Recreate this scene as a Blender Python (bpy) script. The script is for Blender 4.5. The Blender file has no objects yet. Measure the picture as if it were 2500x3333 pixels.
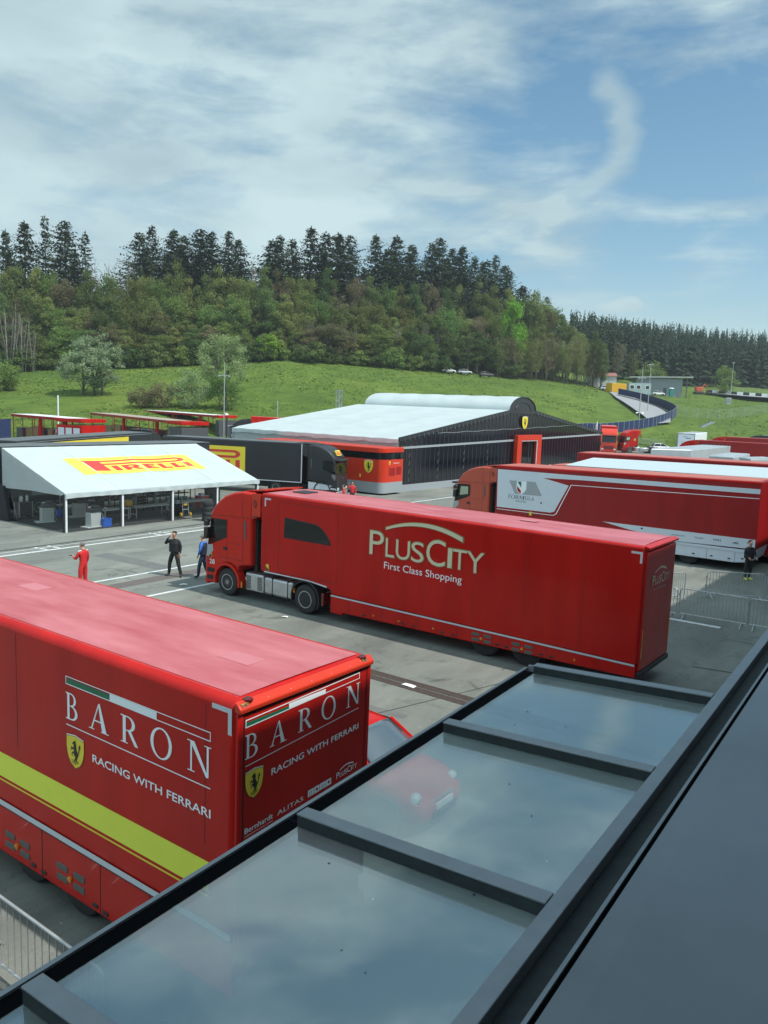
import bpy, bmesh, math, random, os
from mathutils import Vector, Matrix, noise as mnoise

# ------------------------------------------------------------------ camera, sky, sun, exposure
SC = bpy.context.scene
COL = SC.collection
FPX, PITCH, ROLL, YAW, CAMH = 2646.88, 0.1325, 0.0385, math.radians(36.1), 7.33
def cam_axes():
    cp, sp, cr, sr = math.cos(PITCH), math.sin(PITCH), math.cos(ROLL), math.sin(ROLL)
    f = Vector((0, cp, -sp)); r0 = Vector((1, 0, 0)); u0 = Vector((0, sp, cp))
    r = cr*r0 + sr*u0; u = -sr*r0 + cr*u0
    m = Matrix.Rotation(YAW, 3, 'Z')
    return m @ r, m @ u, m @ f
_r, _u, _f = cam_axes()
cam = bpy.data.objects.new('camera', bpy.data.cameras.new('camera'))
COL.objects.link(cam)
cam.matrix_world = Matrix(((_r.x, _u.x, -_f.x, 0), (_r.y, _u.y, -_f.y, 0), (_r.z, _u.z, -_f.z, CAMH), (0, 0, 0, 1)))
cam.data.sensor_fit = 'HORIZONTAL'; cam.data.sensor_width = 36.0
cam.data.lens = FPX*36.0/2500.0
cam.data.clip_start = 0.05; cam.data.clip_end = 6000
SC.camera = cam

SUN_EL = math.radians(57); SUN_H = Vector((.985, .17, 0)).normalized()
SUN_V = SUN_H*math.cos(SUN_EL) + Vector((0, 0, math.sin(SUN_EL)))
sl = bpy.data.lights.new('sun', 'SUN'); sl.energy = 3.2; sl.angle = math.radians(.6); sl.color = (1, .955, .89)
sun = bpy.data.objects.new('sun', sl); COL.objects.link(sun)
sun.rotation_euler = SUN_V.to_track_quat('Z', 'Y').to_euler()
SC.view_settings.view_transform = 'Standard'; SC.view_settings.look = 'None'
SC.view_settings.exposure = 0.5; SC.view_settings.gamma = 1.0; SC.view_settings.use_curve_mapping = False

W = bpy.data.worlds.new('World'); SC.world = W; W.use_nodes = True
def build_world():
    nt = W.node_tree; nt.nodes.clear(); N = nt.nodes; L = nt.links
    def nd(t, **k):
        n = N.new(t)
        for a, b in k.items(): setattr(n, a, b)
        return n
    def val(x): n = nd('ShaderNodeValue'); n.outputs[0].default_value = x; return n.outputs[0]
    def mth(op, a, b=None, c=None, clamp=False):
        n = nd('ShaderNodeMath', operation=op); n.use_clamp = clamp
        for i, x in enumerate((a, b, c)):
            if x is None: continue
            if isinstance(x, (int, float)): n.inputs[i].default_value = x
            else: L.new(x, n.inputs[i])
        return n.outputs[0]
    out = nd('ShaderNodeOutputWorld')
    sky = nd('ShaderNodeTexSky', sky_type='NISHITA'); sky.sun_disc = False
    sky.sun_elevation = SUN_EL; sky.sun_rotation = math.atan2(SUN_H.x, SUN_H.y)
    sky.air_density = 1.2; sky.dust_density = .6; sky.ozone_density = 2.0; sky.altitude = 700
    tc = nd('ShaderNodeTexCoord')
    rot = nd('ShaderNodeVectorRotate', rotation_type='Z_AXIS'); rot.inputs['Angle'].default_value = -YAW
    L.new(tc.outputs['Generated'], rot.inputs['Vector'])
    sep = nd('ShaderNodeSeparateXYZ'); L.new(rot.outputs[0], sep.inputs[0])
    X, Y, Z = sep.outputs
    az = mth('ARCTAN2', X, Y)                 # compass angle, 0 = over the wood, + to the east
    el = mth('ARCSINE', Z)
    # flat cloud layer coordinates
    cv = nd('ShaderNodeCombineXYZ'); L.new(X, cv.inputs[0]); L.new(Y, cv.inputs[1]); L.new(mth('MULTIPLY', Z, 1.7), cv.inputs[2])
    def nz(scale, det, rough, dist=0., off=(0, 0, 0), sc=(1, 1, 1), roty=0):
        mp = nd('ShaderNodeMapping'); mp.inputs['Location'].default_value = off; mp.inputs['Scale'].default_value = sc
        mp.inputs['Rotation'].default_value = (0, roty, 0)
        L.new(cv.outputs[0], mp.inputs['Vector'])
        n = nd('ShaderNodeTexNoise'); n.inputs['Scale'].default_value = scale; n.inputs['Detail'].default_value = det
        n.inputs['Roughness'].default_value = rough; n.inputs['Distortion'].default_value = dist
        L.new(mp.outputs[0], n.inputs['Vector']); return n.outputs[0]
    big = nz(3.2, 8, .52, .3, (3.1, 1.7, 0))
    wisp = nz(5.0, 10, .60, .5, (7.3, 2.2, 0), (.55, 1, 1.5), -.30)
    fine = nz(11., 8, .6, .3, (1.3, 8.2, 0), (.7, 1, 1.2), -.2)
    def gauss(a0, e0, sa, se, rotdeg=0):
        c, s = math.cos(math.radians(rotdeg)), math.sin(math.radians(rotdeg))
        da = mth('SUBTRACT', az, a0); de = mth('SUBTRACT', el, e0)
        u = mth('ADD', mth('MULTIPLY', da, c/sa), mth('MULTIPLY', de, s/sa))
        v = mth('ADD', mth('MULTIPLY', da, -s/se), mth('MULTIPLY', de, c/se))
        r2 = mth('ADD', mth('MULTIPLY', u, u), mth('MULTIPLY', v, v))
        return mth('EXPONENT', mth('MULTIPLY', r2, -1.0))
    R = math.radians
    cover = None
    mod = mth('ADD', mth('MULTIPLY', mth('ADD', fine, mth('MULTIPLY', wisp, .6)), 2.6), -1.05)
    def add(g, k, tex=False):
        nonlocal cover
        t = mth('MULTIPLY', g, k)
        if tex: t = mth('MULTIPLY', t, mod)
        cover = t if cover is None else mth('ADD', cover, t)
    add(gauss(R(-14), R(22), R(19), R(9)), .62)      # bright deck to the north-west
    add(gauss(R(2), R(23), R(9), R(4.5), -12), .40)
    add(gauss(R(-21), R(11), R(15), R(7)), .50)
    add(gauss(R(-6), R(12), R(6), R(4)), .16)
    add(gauss(R(16), R(24), R(9), R(2.0)), .14)
    add(gauss(R(8.3), R(10.9), R(5.5), R(1.2), -5), .34, True)   # low bank
    add(gauss(R(10.2), R(12.4), R(1.6), R(.7), 65), .30, True)
    add(gauss(R(20), R(12), R(6), R(1.0), -8), .26, True)
    add(gauss(R(2.9), R(14.3), R(3.2), R(.5), -4), .22, True)
    add(gauss(R(22), R(9.6), R(4), R(.9), -16), .26, True)
    add(gauss(R(12), R(7.5), R(12), R(2.0)), .10)
    add(gauss(R(5), R(2), R(40), R(5.5)), .34)
    add(gauss(R(17), R(12), R(12), R(6)), .13, True)
    add(gauss(R(20), R(22), R(8), R(5)), .17, True)
    add(gauss(R(9), R(15), R(5), R(3)), .10, True)
    # a small cumulus low in the east
    cum = mth('ADD', gauss(R(15.0), R(6.9), R(1.9), R(.42)), gauss(R(15.9), R(7.25), R(.9), R(.5)))
    dens = mth('ADD', mth('ADD', mth('MULTIPLY', mth('SUBTRACT', big, .5), 1.6), mth('MULTIPLY', mth('SUBTRACT', wisp, .5), 1.5)),
               mth('ADD', mth('MULTIPLY', mth('SUBTRACT', fine, .5), .75), cover))
    d1 = mth('MULTIPLY', mth('SUBTRACT', dens, -.01), 1.75, clamp=True)
    cu2 = mth('MULTIPLY', mth('SUBTRACT', mth('ADD', cum, mth('MULTIPLY', mth('SUBTRACT', fine, .5), 1.2)), .42), 2.4, clamp=True)
    # the hooked streak: distance to a bent line of sky directions, frayed by the noise
    wa = mth('ADD', az, mth('MULTIPLY', mth('SUBTRACT', fine, .5), R(2.6))); we = mth('ADD', el, mth('MULTIPLY', mth('SUBTRACT', wisp, .5), R(2.2)))
    pts = [(13.4, 19.9), (14.6, 18.6), (15.0, 17.2), (14.5, 15.8), (13.2, 14.5), (11.3, 13.4), (9.4, 12.4), (7.6, 11.3)]
    dist = None
    for (a0, e0), (a1, e1) in zip(pts[:-1], pts[1:]):
        ux, uy = R(a1-a0), R(e1-e0); l2 = ux*ux+uy*uy
        qx, qy = mth('SUBTRACT', wa, R(a0)), mth('SUBTRACT', we, R(e0))
        t = mth('DIVIDE', mth('ADD', mth('MULTIPLY', qx, ux), mth('MULTIPLY', qy, uy)), l2, clamp=True)
        dx, dy = mth('SUBTRACT', qx, mth('MULTIPLY', t, ux)), mth('SUBTRACT', qy, mth('MULTIPLY', t, uy))
        dd = mth('SQRT', mth('ADD', mth('MULTIPLY', dx, dx), mth('MULTIPLY', dy, dy)))
        dist = dd if dist is None else mth('MINIMUM', dist, dd)
    hk = mth('MULTIPLY', mth('SUBTRACT', 1.0, mth('DIVIDE', dist, R(1.35))), mth('SUBTRACT', mth('ADD', mth('MULTIPLY', fine, 2.2), mth('MULTIPLY', wisp, 1.6)), .85), clamp=True)
    hk = mth('MULTIPLY', hk, 1.2, clamp=True)
    d2 = mth('MAXIMUM', mth('MAXIMUM', mth('MULTIPLY', d1, .93), mth('MULTIPLY', hk, .68)), mth('MULTIPLY', cu2, .9))
    # sky from the model, tinted a little deeper
    hs = nd('ShaderNodeHueSaturation'); hs.inputs['Saturation'].default_value = SKY_SAT; hs.inputs['Value'].default_value = 1.0; hs.inputs['Hue'].default_value = .484
    L.new(sky.outputs[0], hs.inputs['Color'])
    b1 = nd('ShaderNodeBackground'); L.new(hs.outputs[0], b1.inputs['Color']); b1.inputs['Strength'].default_value = SKY_STR
    ramp = nd('ShaderNodeValToRGB')
    sh = mth('ADD', mth('MULTIPLY', mth('SUBTRACT', nz(5.5, 8, .55, .3, (5.5, 4.4, 0), (.8, 1, 1.2), -.3), .5), 1.9), mth('ADD', mth('MULTIPLY', d1, .35), .33))
    L.new(sh, ramp.inputs[0])
    ramp.color_ramp.elements[0].position = .15; ramp.color_ramp.elements[0].color = (.37, .50, .56, 1)
    ramp.color_ramp.elements[1].position = .95; ramp.color_ramp.elements[1].color = (.62, .79, .82, 1)
    b2 = nd('ShaderNodeBackground'); L.new(ramp.outputs[0], b2.inputs['Color']); 
    back = mth('MULTIPLY', mth('SUBTRACT', mth('ADD', mth('MULTIPLY', Y, -.6), mth('MULTIPLY', Z, .9)), -.05), 1.6, clamp=True)   # bright unseen cloud added behind and overhead as fill light
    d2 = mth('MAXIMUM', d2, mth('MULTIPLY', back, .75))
    L.new(mth('ADD', mth('MULTIPLY', back, CLOUD_FILL), CLOUD_STR), b2.inputs['Strength'])
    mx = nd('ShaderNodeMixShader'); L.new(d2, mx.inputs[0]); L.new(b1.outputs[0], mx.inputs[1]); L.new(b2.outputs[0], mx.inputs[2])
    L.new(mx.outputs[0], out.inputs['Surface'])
SKY_STR, SKY_SAT, CLOUD_STR, CLOUD_FILL = .088, 1.12, .74, .85
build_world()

# ------------------------------------------------------------------ helpers
rnd = random.Random(7)
class MB:
    def __init__(s): s.v = []; s.f = []; s.m = []; s.cur = 0
    def poly(s, pts):
        b = len(s.v); s.v += [tuple(p) for p in pts]; s.f.append(tuple(range(b, b+len(pts)))); s.m.append(s.cur); return s
    def box(s, x0, x1, y0, y1, z0, z1):
        return s.prism([(x0, y0), (x1, y0), (x1, y1), (x0, y1)], 'z', z0, z1)
    def prism(s, pts, ax, lo, hi):
        def q(p, h): return {'z': (p[0], p[1], h), 'y': (p[0], h, p[1]), 'x': (h, p[0], p[1])}[ax]
        b = len(s.v); n = len(pts)
        s.v += [q(p, lo) for p in pts] + [q(p, hi) for p in pts]
        s.f.append(tuple(range(b, b+n))[::-1]); s.f.append(tuple(range(b+n, b+2*n)))
        for i in range(n):
            j = (i+1) % n; s.f.append((b+i, b+j, b+n+j, b+n+i))
        s.m += [s.cur]*(n+2); return s
    def hexa(s, p):          # 8 corners: bottom 4, top 4
        b = len(s.v); s.v += [tuple(q) for q in p]
        for f in ((3, 2, 1, 0), (4, 5, 6, 7), (0, 1, 5, 4), (1, 2, 6, 5), (2, 3, 7, 6), (3, 0, 4, 7)):
            s.f.append(tuple(b+i for i in f)); s.m.append(s.cur)
        return s
    def tube(s, pts, r, n=8, cap=True):
        pts = [Vector(p) for p in pts]; b = len(s.v); rr = r if isinstance(r, (list, tuple)) else [r]*len(pts)
        a0 = None
        for i, p in enumerate(pts):
            t = (pts[min(i+1, len(pts)-1)] - pts[max(i-1, 0)])
            t = t.normalized() if t.length > 1e-9 else Vector((0, 0, 1))
            if a0 is None:
                a0 = t.orthogonal().normalized()
            a0 = (a0 - t*a0.dot(t))
            a0 = a0.normalized() if a0.length > 1e-6 else t.orthogonal().normalized()
            c = t.cross(a0)
            for k in range(n):
                w = 2*math.pi*k/n
                s.v.append(tuple(p + (a0*math.cos(w) + c*math.sin(w))*rr[i]))
        for i in range(len(pts)-1):
            for k in range(n):
                s.f.append((b+i*n+k, b+i*n+(k+1) % n, b+(i+1)*n+(k+1) % n, b+(i+1)*n+k)); s.m.append(s.cur)
        if cap:
            s.f.append(tuple(range(b, b+n))[::-1]); e = b+(len(pts)-1)*n; s.f.append(tuple(range(e, e+n))); s.m += [s.cur]*2
        return s
    def lathe(s, prof, c, ax='y', n=28):   # prof: (radius, height along axis)
        b = len(s.v); c = Vector(c)
        for r, h in prof:
            for k in range(n):
                w = 2*math.pi*k/n; x, y = r*math.cos(w), r*math.sin(w)
                d = {'z': (x, y, h), 'y': (x, h, y), 'x': (h, x, y)}[ax]
                s.v.append(tuple(c + Vector(d)))
        for i in range(len(prof)-1):
            for k in range(n):
                s.f.append((b+i*n+k, b+i*n+(k+1) % n, b+(i+1)*n+(k+1) % n, b+(i+1)*n+k)); s.m.append(s.cur)
        if prof[0][0] > 1e-4: s.f.append(tuple(range(b, b+n))); s.m.append(s.cur)
        e = b+(len(prof)-1)*n
        if prof[-1][0] > 1e-4: s.f.append(tuple(range(e, e+n))); s.m.append(s.cur)
        return s
    def grid(s, fn, nu, nv):
        b = len(s.v)
        for i in range(nu+1):
            for j in range(nv+1): s.v.append(tuple(fn(i/nu, j/nv)))
        for i in range(nu):
            for j in range(nv):
                q = b+i*(nv+1)+j; s.f.append((q, q+nv+1, q+nv+2, q+1)); s.m.append(s.cur)
        return s
    def mesh(s, name, mats, smooth=False, normals=True):
        me = bpy.data.meshes.new(name); me.from_pydata(s.v, [], s.f)
        for m in (mats if isinstance(mats, (list, tuple)) else [mats]): me.materials.append(m)
        me.polygons.foreach_set('material_index', s.m)
        if normals:
            bm = bmesh.new(); bm.from_mesh(me); bmesh.ops.recalc_face_normals(bm, faces=bm.faces); bm.to_mesh(me); bm.free()
        if smooth: me.polygons.foreach_set('use_smooth', [True]*len(me.polygons))
        me.update(); return me
    def build(s, name, mats, parent=None, bevel=0, seg=2, smooth=False, normals=True, angle=40):
        o = bpy.data.objects.new(name, s.mesh(name, mats, smooth or bevel > 0, normals)); COL.objects.link(o)
        if parent: o.parent = parent
        if bevel > 0:
            m = o.modifiers.new('edge', 'BEVEL'); m.width = bevel; m.segments = seg; m.limit_method = 'ANGLE'; m.angle_limit = math.radians(35)
        if smooth or bevel > 0:
            try: o.data.set_sharp_from_angle(angle=math.radians(angle))
            except Exception: pass
        return o
def thing(name, label, cat, loc=(0, 0, 0), rz=0, group=None):
    o = bpy.data.objects.new(name, None); COL.objects.link(o); o.location = loc; o.rotation_euler = (0, 0, rz)
    o.empty_display_size = .3
    return tag(o, label, cat, group)
def tag(o, label=None, cat=None, group=None, kind=None):
    if label: o['label'] = label
    if cat: o['category'] = cat
    if group: o['group'] = group
    if kind: o['kind'] = kind
    return o
def dup(root, loc, rz=0, label=None, scale=None, group=None):
    def cp(o, par):
        c = o.copy(); COL.objects.link(c)
        if par: c.parent = par
        for ch in o.children: cp(ch, c)
        return c
    r = cp(root, None); r.location = loc; r.rotation_euler = (0, 0, rz)
    if label: r['label'] = label
    if group: r['group'] = group
    if scale: r.scale = scale
    return r

# ------------------------------------------------------------------ materials
def srgb(r, g, b): return tuple(((c/255)/12.92 if c/255 <= .04045 else ((c/255+.055)/1.055)**2.4) for c in (r, g, b)) + (1,)
def mat(name, col, rough=.5, metal=0, coat=0, spec=.5, var=0., vscale=3., bump=0., bscale=30., emit=None, col2=None, stretch=(1, 1, 1), ctr=.5, wid=.25, coordobj=True):
    m = bpy.data.materials.new(name); m.use_nodes = True; nt = m.node_tree; N, L = nt.nodes, nt.links
    b = N['Principled BSDF']; col = tuple(col[:3]) + (1,)
    b.inputs['Base Color'].default_value = col; b.inputs['Roughness'].default_value = rough; b.inputs['Metallic'].default_value = metal
    b.inputs['Coat Weight'].default_value = coat; b.inputs['Coat Roughness'].default_value = .03; b.inputs['Specular IOR Level'].default_value = spec
    if var > 0 or col2 or bump > 0:
        tc = N.new('ShaderNodeTexCoord'); mp = N.new('ShaderNodeMapping'); mp.inputs['Scale'].default_value = stretch
        L.new(tc.outputs['Object'], mp.inputs['Vector'])
    if var > 0 or col2:
        n = N.new('ShaderNodeTexNoise'); n.inputs['Scale'].default_value = vscale; n.inputs['Detail'].default_value = 6; n.inputs['Roughness'].default_value = .6
        L.new(mp.outputs[0], n.inputs['Vector'])
        r = N.new('ShaderNodeValToRGB'); L.new(n.outputs[0], r.inputs[0])
        r.color_ramp.elements[0].position = ctr-wid; r.color_ramp.elements[1].position = ctr+wid
        c2 = tuple(col2[:3]) + (1,) if col2 else tuple(min(1, c*(1+var)) for c in col[:3]) + (1,)
        c1 = col if col2 else tuple(c*(1-var) for c in col[:3]) + (1,)
        r.color_ramp.elements[0].color = c1; r.color_ramp.elements[1].color = c2
        L.new(r.outputs[0], b.inputs['Base Color'])
    if bump > 0:
        n2 = N.new('ShaderNodeTexNoise'); n2.inputs['Scale'].default_value = bscale; n2.inputs['Detail'].default_value = 4
        L.new(mp.outputs[0], n2.inputs['Vector'])
        bp = N.new('ShaderNodeBump'); bp.inputs['Strength'].default_value = bump; bp.inputs['Distance'].default_value = .02
        L.new(n2.outputs[0], bp.inputs['Height']); L.new(bp.outputs[0], b.inputs['Normal'])
    if emit: b.inputs['Emission Color'].default_value = emit; b.inputs['Emission Strength'].default_value = 1
    return m
def glassy(name, tint, gloss=.5, gcol=(.9, .95, .97), rough=.0, haze=0., hazecol=(.5, .55, .55), fres=True):
    m = bpy.data.materials.new(name); m.use_nodes = True; nt = m.node_tree; N, L = nt.nodes, nt.links; N.clear()
    out = N.new('ShaderNodeOutputMaterial'); t = N.new('ShaderNodeBsdfTransparent'); t.inputs[0].default_value = tuple(tint) + (1,)
    g = N.new('ShaderNodeBsdfGlossy'); g.inputs['Color'].default_value = tuple(gcol) + (1,); g.inputs['Roughness'].default_value = rough
    mx = N.new('ShaderNodeMixShader')
    lw = N.new('ShaderNodeLayerWeight'); lw.inputs['Blend'].default_value = .35
    mr = N.new('ShaderNodeMapRange'); mr.inputs['To Min'].default_value = gloss*.6; mr.inputs['To Max'].default_value = min(1, gloss*1.5)
    L.new(lw.outputs['Fresnel'], mr.inputs['Value']); L.new(mr.outputs[0], mx.inputs[0])
    L.new(t.outputs[0], mx.inputs[1]); L.new(g.outputs[0], mx.inputs[2])
    last = mx
    if haze > 0:
        d = N.new('ShaderNodeBsdfDiffuse'); d.inputs[0].default_value = tuple(hazecol) + (1,)
        tc = N.new('ShaderNodeTexCoord'); nz = N.new('ShaderNodeTexNoise'); nz.inputs['Scale'].default_value = 1.4; nz.inputs['Detail'].default_value = 7
        L.new(tc.outputs['Object'], nz.inputs['Vector'])
        mr2 = N.new('ShaderNodeMapRange'); mr2.inputs['From Min'].default_value = .3; mr2.inputs['From Max'].default_value = .75
        mr2.inputs['To Min'].default_value = haze*.55; mr2.inputs['To Max'].default_value = haze*1.5
        L.new(nz.outputs[0], mr2.inputs['Value'])
        m2 = N.new('ShaderNodeMixShader'); L.new(mr2.outputs[0], m2.inputs[0]); L.new(mx.outputs[0], m2.inputs[1]); L.new(d.outputs[0], m2.inputs[2]); last = m2
    L.new(last.outputs[0], out.inputs['Surface']); return m

M = {}
RED = (.47, .010, .007)
M['red'] = mat('red_paint', (.40, .009, .007), .24, coat=.15, col2=(.53, .014, .009), vscale=1.1, stretch=(1.3, 1.3, .22), wid=.22, spec=.16)
M['red_orange'] = mat('orange_red_paint', (.58, .036, .012), .34, coat=.2, spec=.3, var=.08, vscale=1.)
M['red_dark'] = mat('deep_red_paint', (.25, .007, .008), .38, coat=.12, spec=.3, col2=(.35, .010, .010), vscale=1.2, stretch=(1.2, 1.2, .25))
M['roof_pink'] = mat('dust_glare_red_roof', (.40, .062, .075), .40, col2=(.56, .165, .185), vscale=1.6, stretch=(.35, 1.3, 1), wid=.2, spec=.7)  # pink base colour carries dust plus the sky's glare
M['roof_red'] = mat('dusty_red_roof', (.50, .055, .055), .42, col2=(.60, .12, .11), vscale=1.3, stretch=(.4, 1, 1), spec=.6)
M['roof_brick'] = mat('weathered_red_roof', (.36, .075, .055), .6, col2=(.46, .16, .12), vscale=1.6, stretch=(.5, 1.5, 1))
M['white'] = mat('white_paint', (.74, .77, .78), .4, var=.05, vscale=1.2)
M['white_side'] = mat('white_vinyl', (.62, .68, .74), .4, var=.04)
M['silver_strip'] = mat('silver_strip', (.58, .62, .68), .4, metal=.2)
M['silver'] = mat('silver_grey_paint', (.42, .46, .48), .42, metal=.3, var=.12, vscale=1.2)
M['alu'] = mat('bare_aluminium', (.52, .54, .55), .35, metal=.8, var=.12, vscale=4)
M['rim'] = mat('dusty_rim_steel', (.30, .305, .31), .45, metal=.5, var=.25, vscale=8)
M['steel'] = mat('galvanised_steel', (.48, .50, .51), .42, metal=.6, var=.15, vscale=6)
M['black'] = mat('black_paint', (.018, .020, .023), .42, coat=.15, var=.2, vscale=1)
M['black_side'] = mat('black_panel', (.020, .022, .026), .55, var=.2, vscale=.8)
M['black_roof'] = mat('dark_grey_roof', (.10, .115, .12), .5, var=.2, vscale=1.2)
M['rubber'] = mat('tyre_rubber', (.026, .026, .027), .8, bump=.3, bscale=18, var=.2, vscale=6)
M['plastic'] = mat('black_plastic', (.018, .018, .020), .5)
M['dark'] = mat('dark_underside', (.012, .012, .013), .8)
M['car_glass'] = mat('car_window', (.07, .10, .12), .05, spec=1., coat=.6)
M['glass_dark'] = mat('tinted_window', (.007, .009, .010), .05, spec=.45)
M['yellow'] = mat('yellow_vinyl', (.78, .62, .045), .45, var=.03)
M['yellow_tent'] = mat('yellow_print', (.80, .70, .08), .6, var=.03)
M['yellow_green'] = mat('lime_yellow_vinyl', (.74, .78, .07), .4, var=.03)
M['print_red'] = mat('red_print', (.60, .045, .035), .5)
M['print_white'] = mat('white_lettering', (.84, .89, .92), .45)
M['print_green'] = mat('green_print', (.008, .14, .07), .45)
M['print_black'] = mat('black_print', (.012, .012, .012), .5)
M['print_grey'] = mat('grey_print', (.34, .37, .39), .5)
M['cream'] = mat('cream_lettering', (.66, .62, .42), .4)
M['gold'] = mat('dark_gold_edge', (.22, .17, .05), .4)
M['brass'] = mat('brass_hinge', (.40, .25, .10), .4, metal=.6)
M['amber'] = mat('amber_lens', (.65, .20, .02), .25)
M['red_lens'] = mat('red_lens', (.12, .006, .006), .2, coat=.5)
M['chrome'] = mat('chrome', (.7, .72, .74), .15, metal=.95)
M['lamp_glass'] = mat('headlamp_glass', (.55, .60, .63), .08, spec=.8, coat=.6)
M['grille'] = mat('mesh_grille', (.10, .10, .09), .7, var=.3, vscale=60)
M['tent'] = mat('white_tarpaulin', (.42, .485, .49), .55, var=.03, vscale=.8, bump=.25, bscale=1.1)
M['tent_grey'] = mat('pale_grey_tarpaulin', (.52, .57, .57), .6, var=.06, vscale=2, bump=.5, bscale=4)
M['grey_plinth'] = mat('grey_plinth', (.30, .33, .35), .5)
M['floor_mat'] = mat('dark_floor_covering', (.030, .031, .033), .8, var=.2, vscale=2)
M['blue_plastic'] = mat('blue_plastic', (.02, .11, .50), .4)
M['yellow_plastic'] = mat('yellow_plastic', (.62, .36, .02), .45)
M['machine'] = mat('light_grey_enamel', (.46, .48, .47), .4)
M['machine_dark'] = mat('dark_grey_enamel', (.07, .07, .075), .45)
M['wood'] = mat('plywood', (.26, .16, .08), .6, var=.2, vscale=3)
M['navy'] = mat('navy_screen', (.010, .022, .085), .6, var=.12, vscale=.5)
M['clear_pvc'] = glassy('clear_pvc', (.84, .86, .87), .12, rough=.06)
M['tint_pvc'] = mat('black_tinted_window_film', (.006, .006, .012), .10, spec=.6, bump=.35, bscale=1.6, stretch=(1, 2.2, .35))
M['canopy_glass'] = glassy('canopy_glass', (.80, .88, .89), .40, gcol=(.96, 1, 1), rough=.03, haze=.24, hazecol=(.42, .47, .46))
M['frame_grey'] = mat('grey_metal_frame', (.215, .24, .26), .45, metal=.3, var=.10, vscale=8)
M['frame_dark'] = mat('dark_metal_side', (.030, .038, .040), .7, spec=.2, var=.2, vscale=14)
M['frame_black'] = mat('black_seal', (.003, .003, .004), .9, spec=.03)
M['cladding'] = mat('slate_blue_cladding', (.165, .188, .204), .40, metal=.25, var=.16, vscale=.9, bump=.03, bscale=160)
M['facade'] = mat('pale_grey_facade', (.30, .31, .31), .7, var=.08)
M['paint_line'] = mat('worn_road_paint', (.62, .64, .63), .7, col2=(.42, .44, .43), vscale=5, ctr=.55, wid=.15)
M['paper'] = mat('white_paper', (.75, .77, .77), .7)
M['skin'] = mat('skin', (.48, .27, .19), .55)
M['hair_grey'] = mat('grey_hair', (.16, .15, .14), .7, var=.3, vscale=40)
M['hair_dark'] = mat('dark_hair', (.030, .022, .018), .7)
M['cloth_black'] = mat('black_cloth', (.012, .013, .017), .75, var=.3, vscale=12)
M['cloth_trouser'] = mat('charcoal_trousers', (.016, .016, .018), .8)
M['cloth_navy'] = mat('navy_cloth', (.012, .018, .040), .8)
M['cloth_jeans'] = mat('dark_jeans', (.018, .034, .075), .8)
M['cloth_blue'] = mat('bright_blue_shirt', (.04, .17, .60), .7)
M['cloth_red'] = mat('red_overalls', (.58, .020, .022), .65, var=.12, vscale=9)
M['teal'] = mat('teal_plastic', (.02, .22, .20), .4)
M['container_yellow'] = mat('yellow_container', (.62, .34, .02), .5, var=.05)
M['bldg_grey'] = mat('grey_render', (.22, .25, .27), .7, var=.05)
M['road_grey'] = mat('light_asphalt', (.24, .25, .26), .8, var=.12, vscale=.6)
M['red_cab'] = mat('veiled_red_cab_paint', (.54, .020, .010), .26, coat=.14, spec=.2, var=.06)  # cab red lightened: the viewing window's reflected veil is put into the colour
M['orange'] = mat('orange_plastic', (.55, .09, .03), .5)
M['bark'] = mat('bark', (.075, .060, .048), .85, var=.35, vscale=3)
M['bark_grey'] = mat('grey_brown_bark', (.135, .115, .095), .85, var=.35, vscale=3)
M['bark_pale'] = mat('pale_bark', (.30, .28, .25), .8, var=.3, vscale=4)

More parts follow.
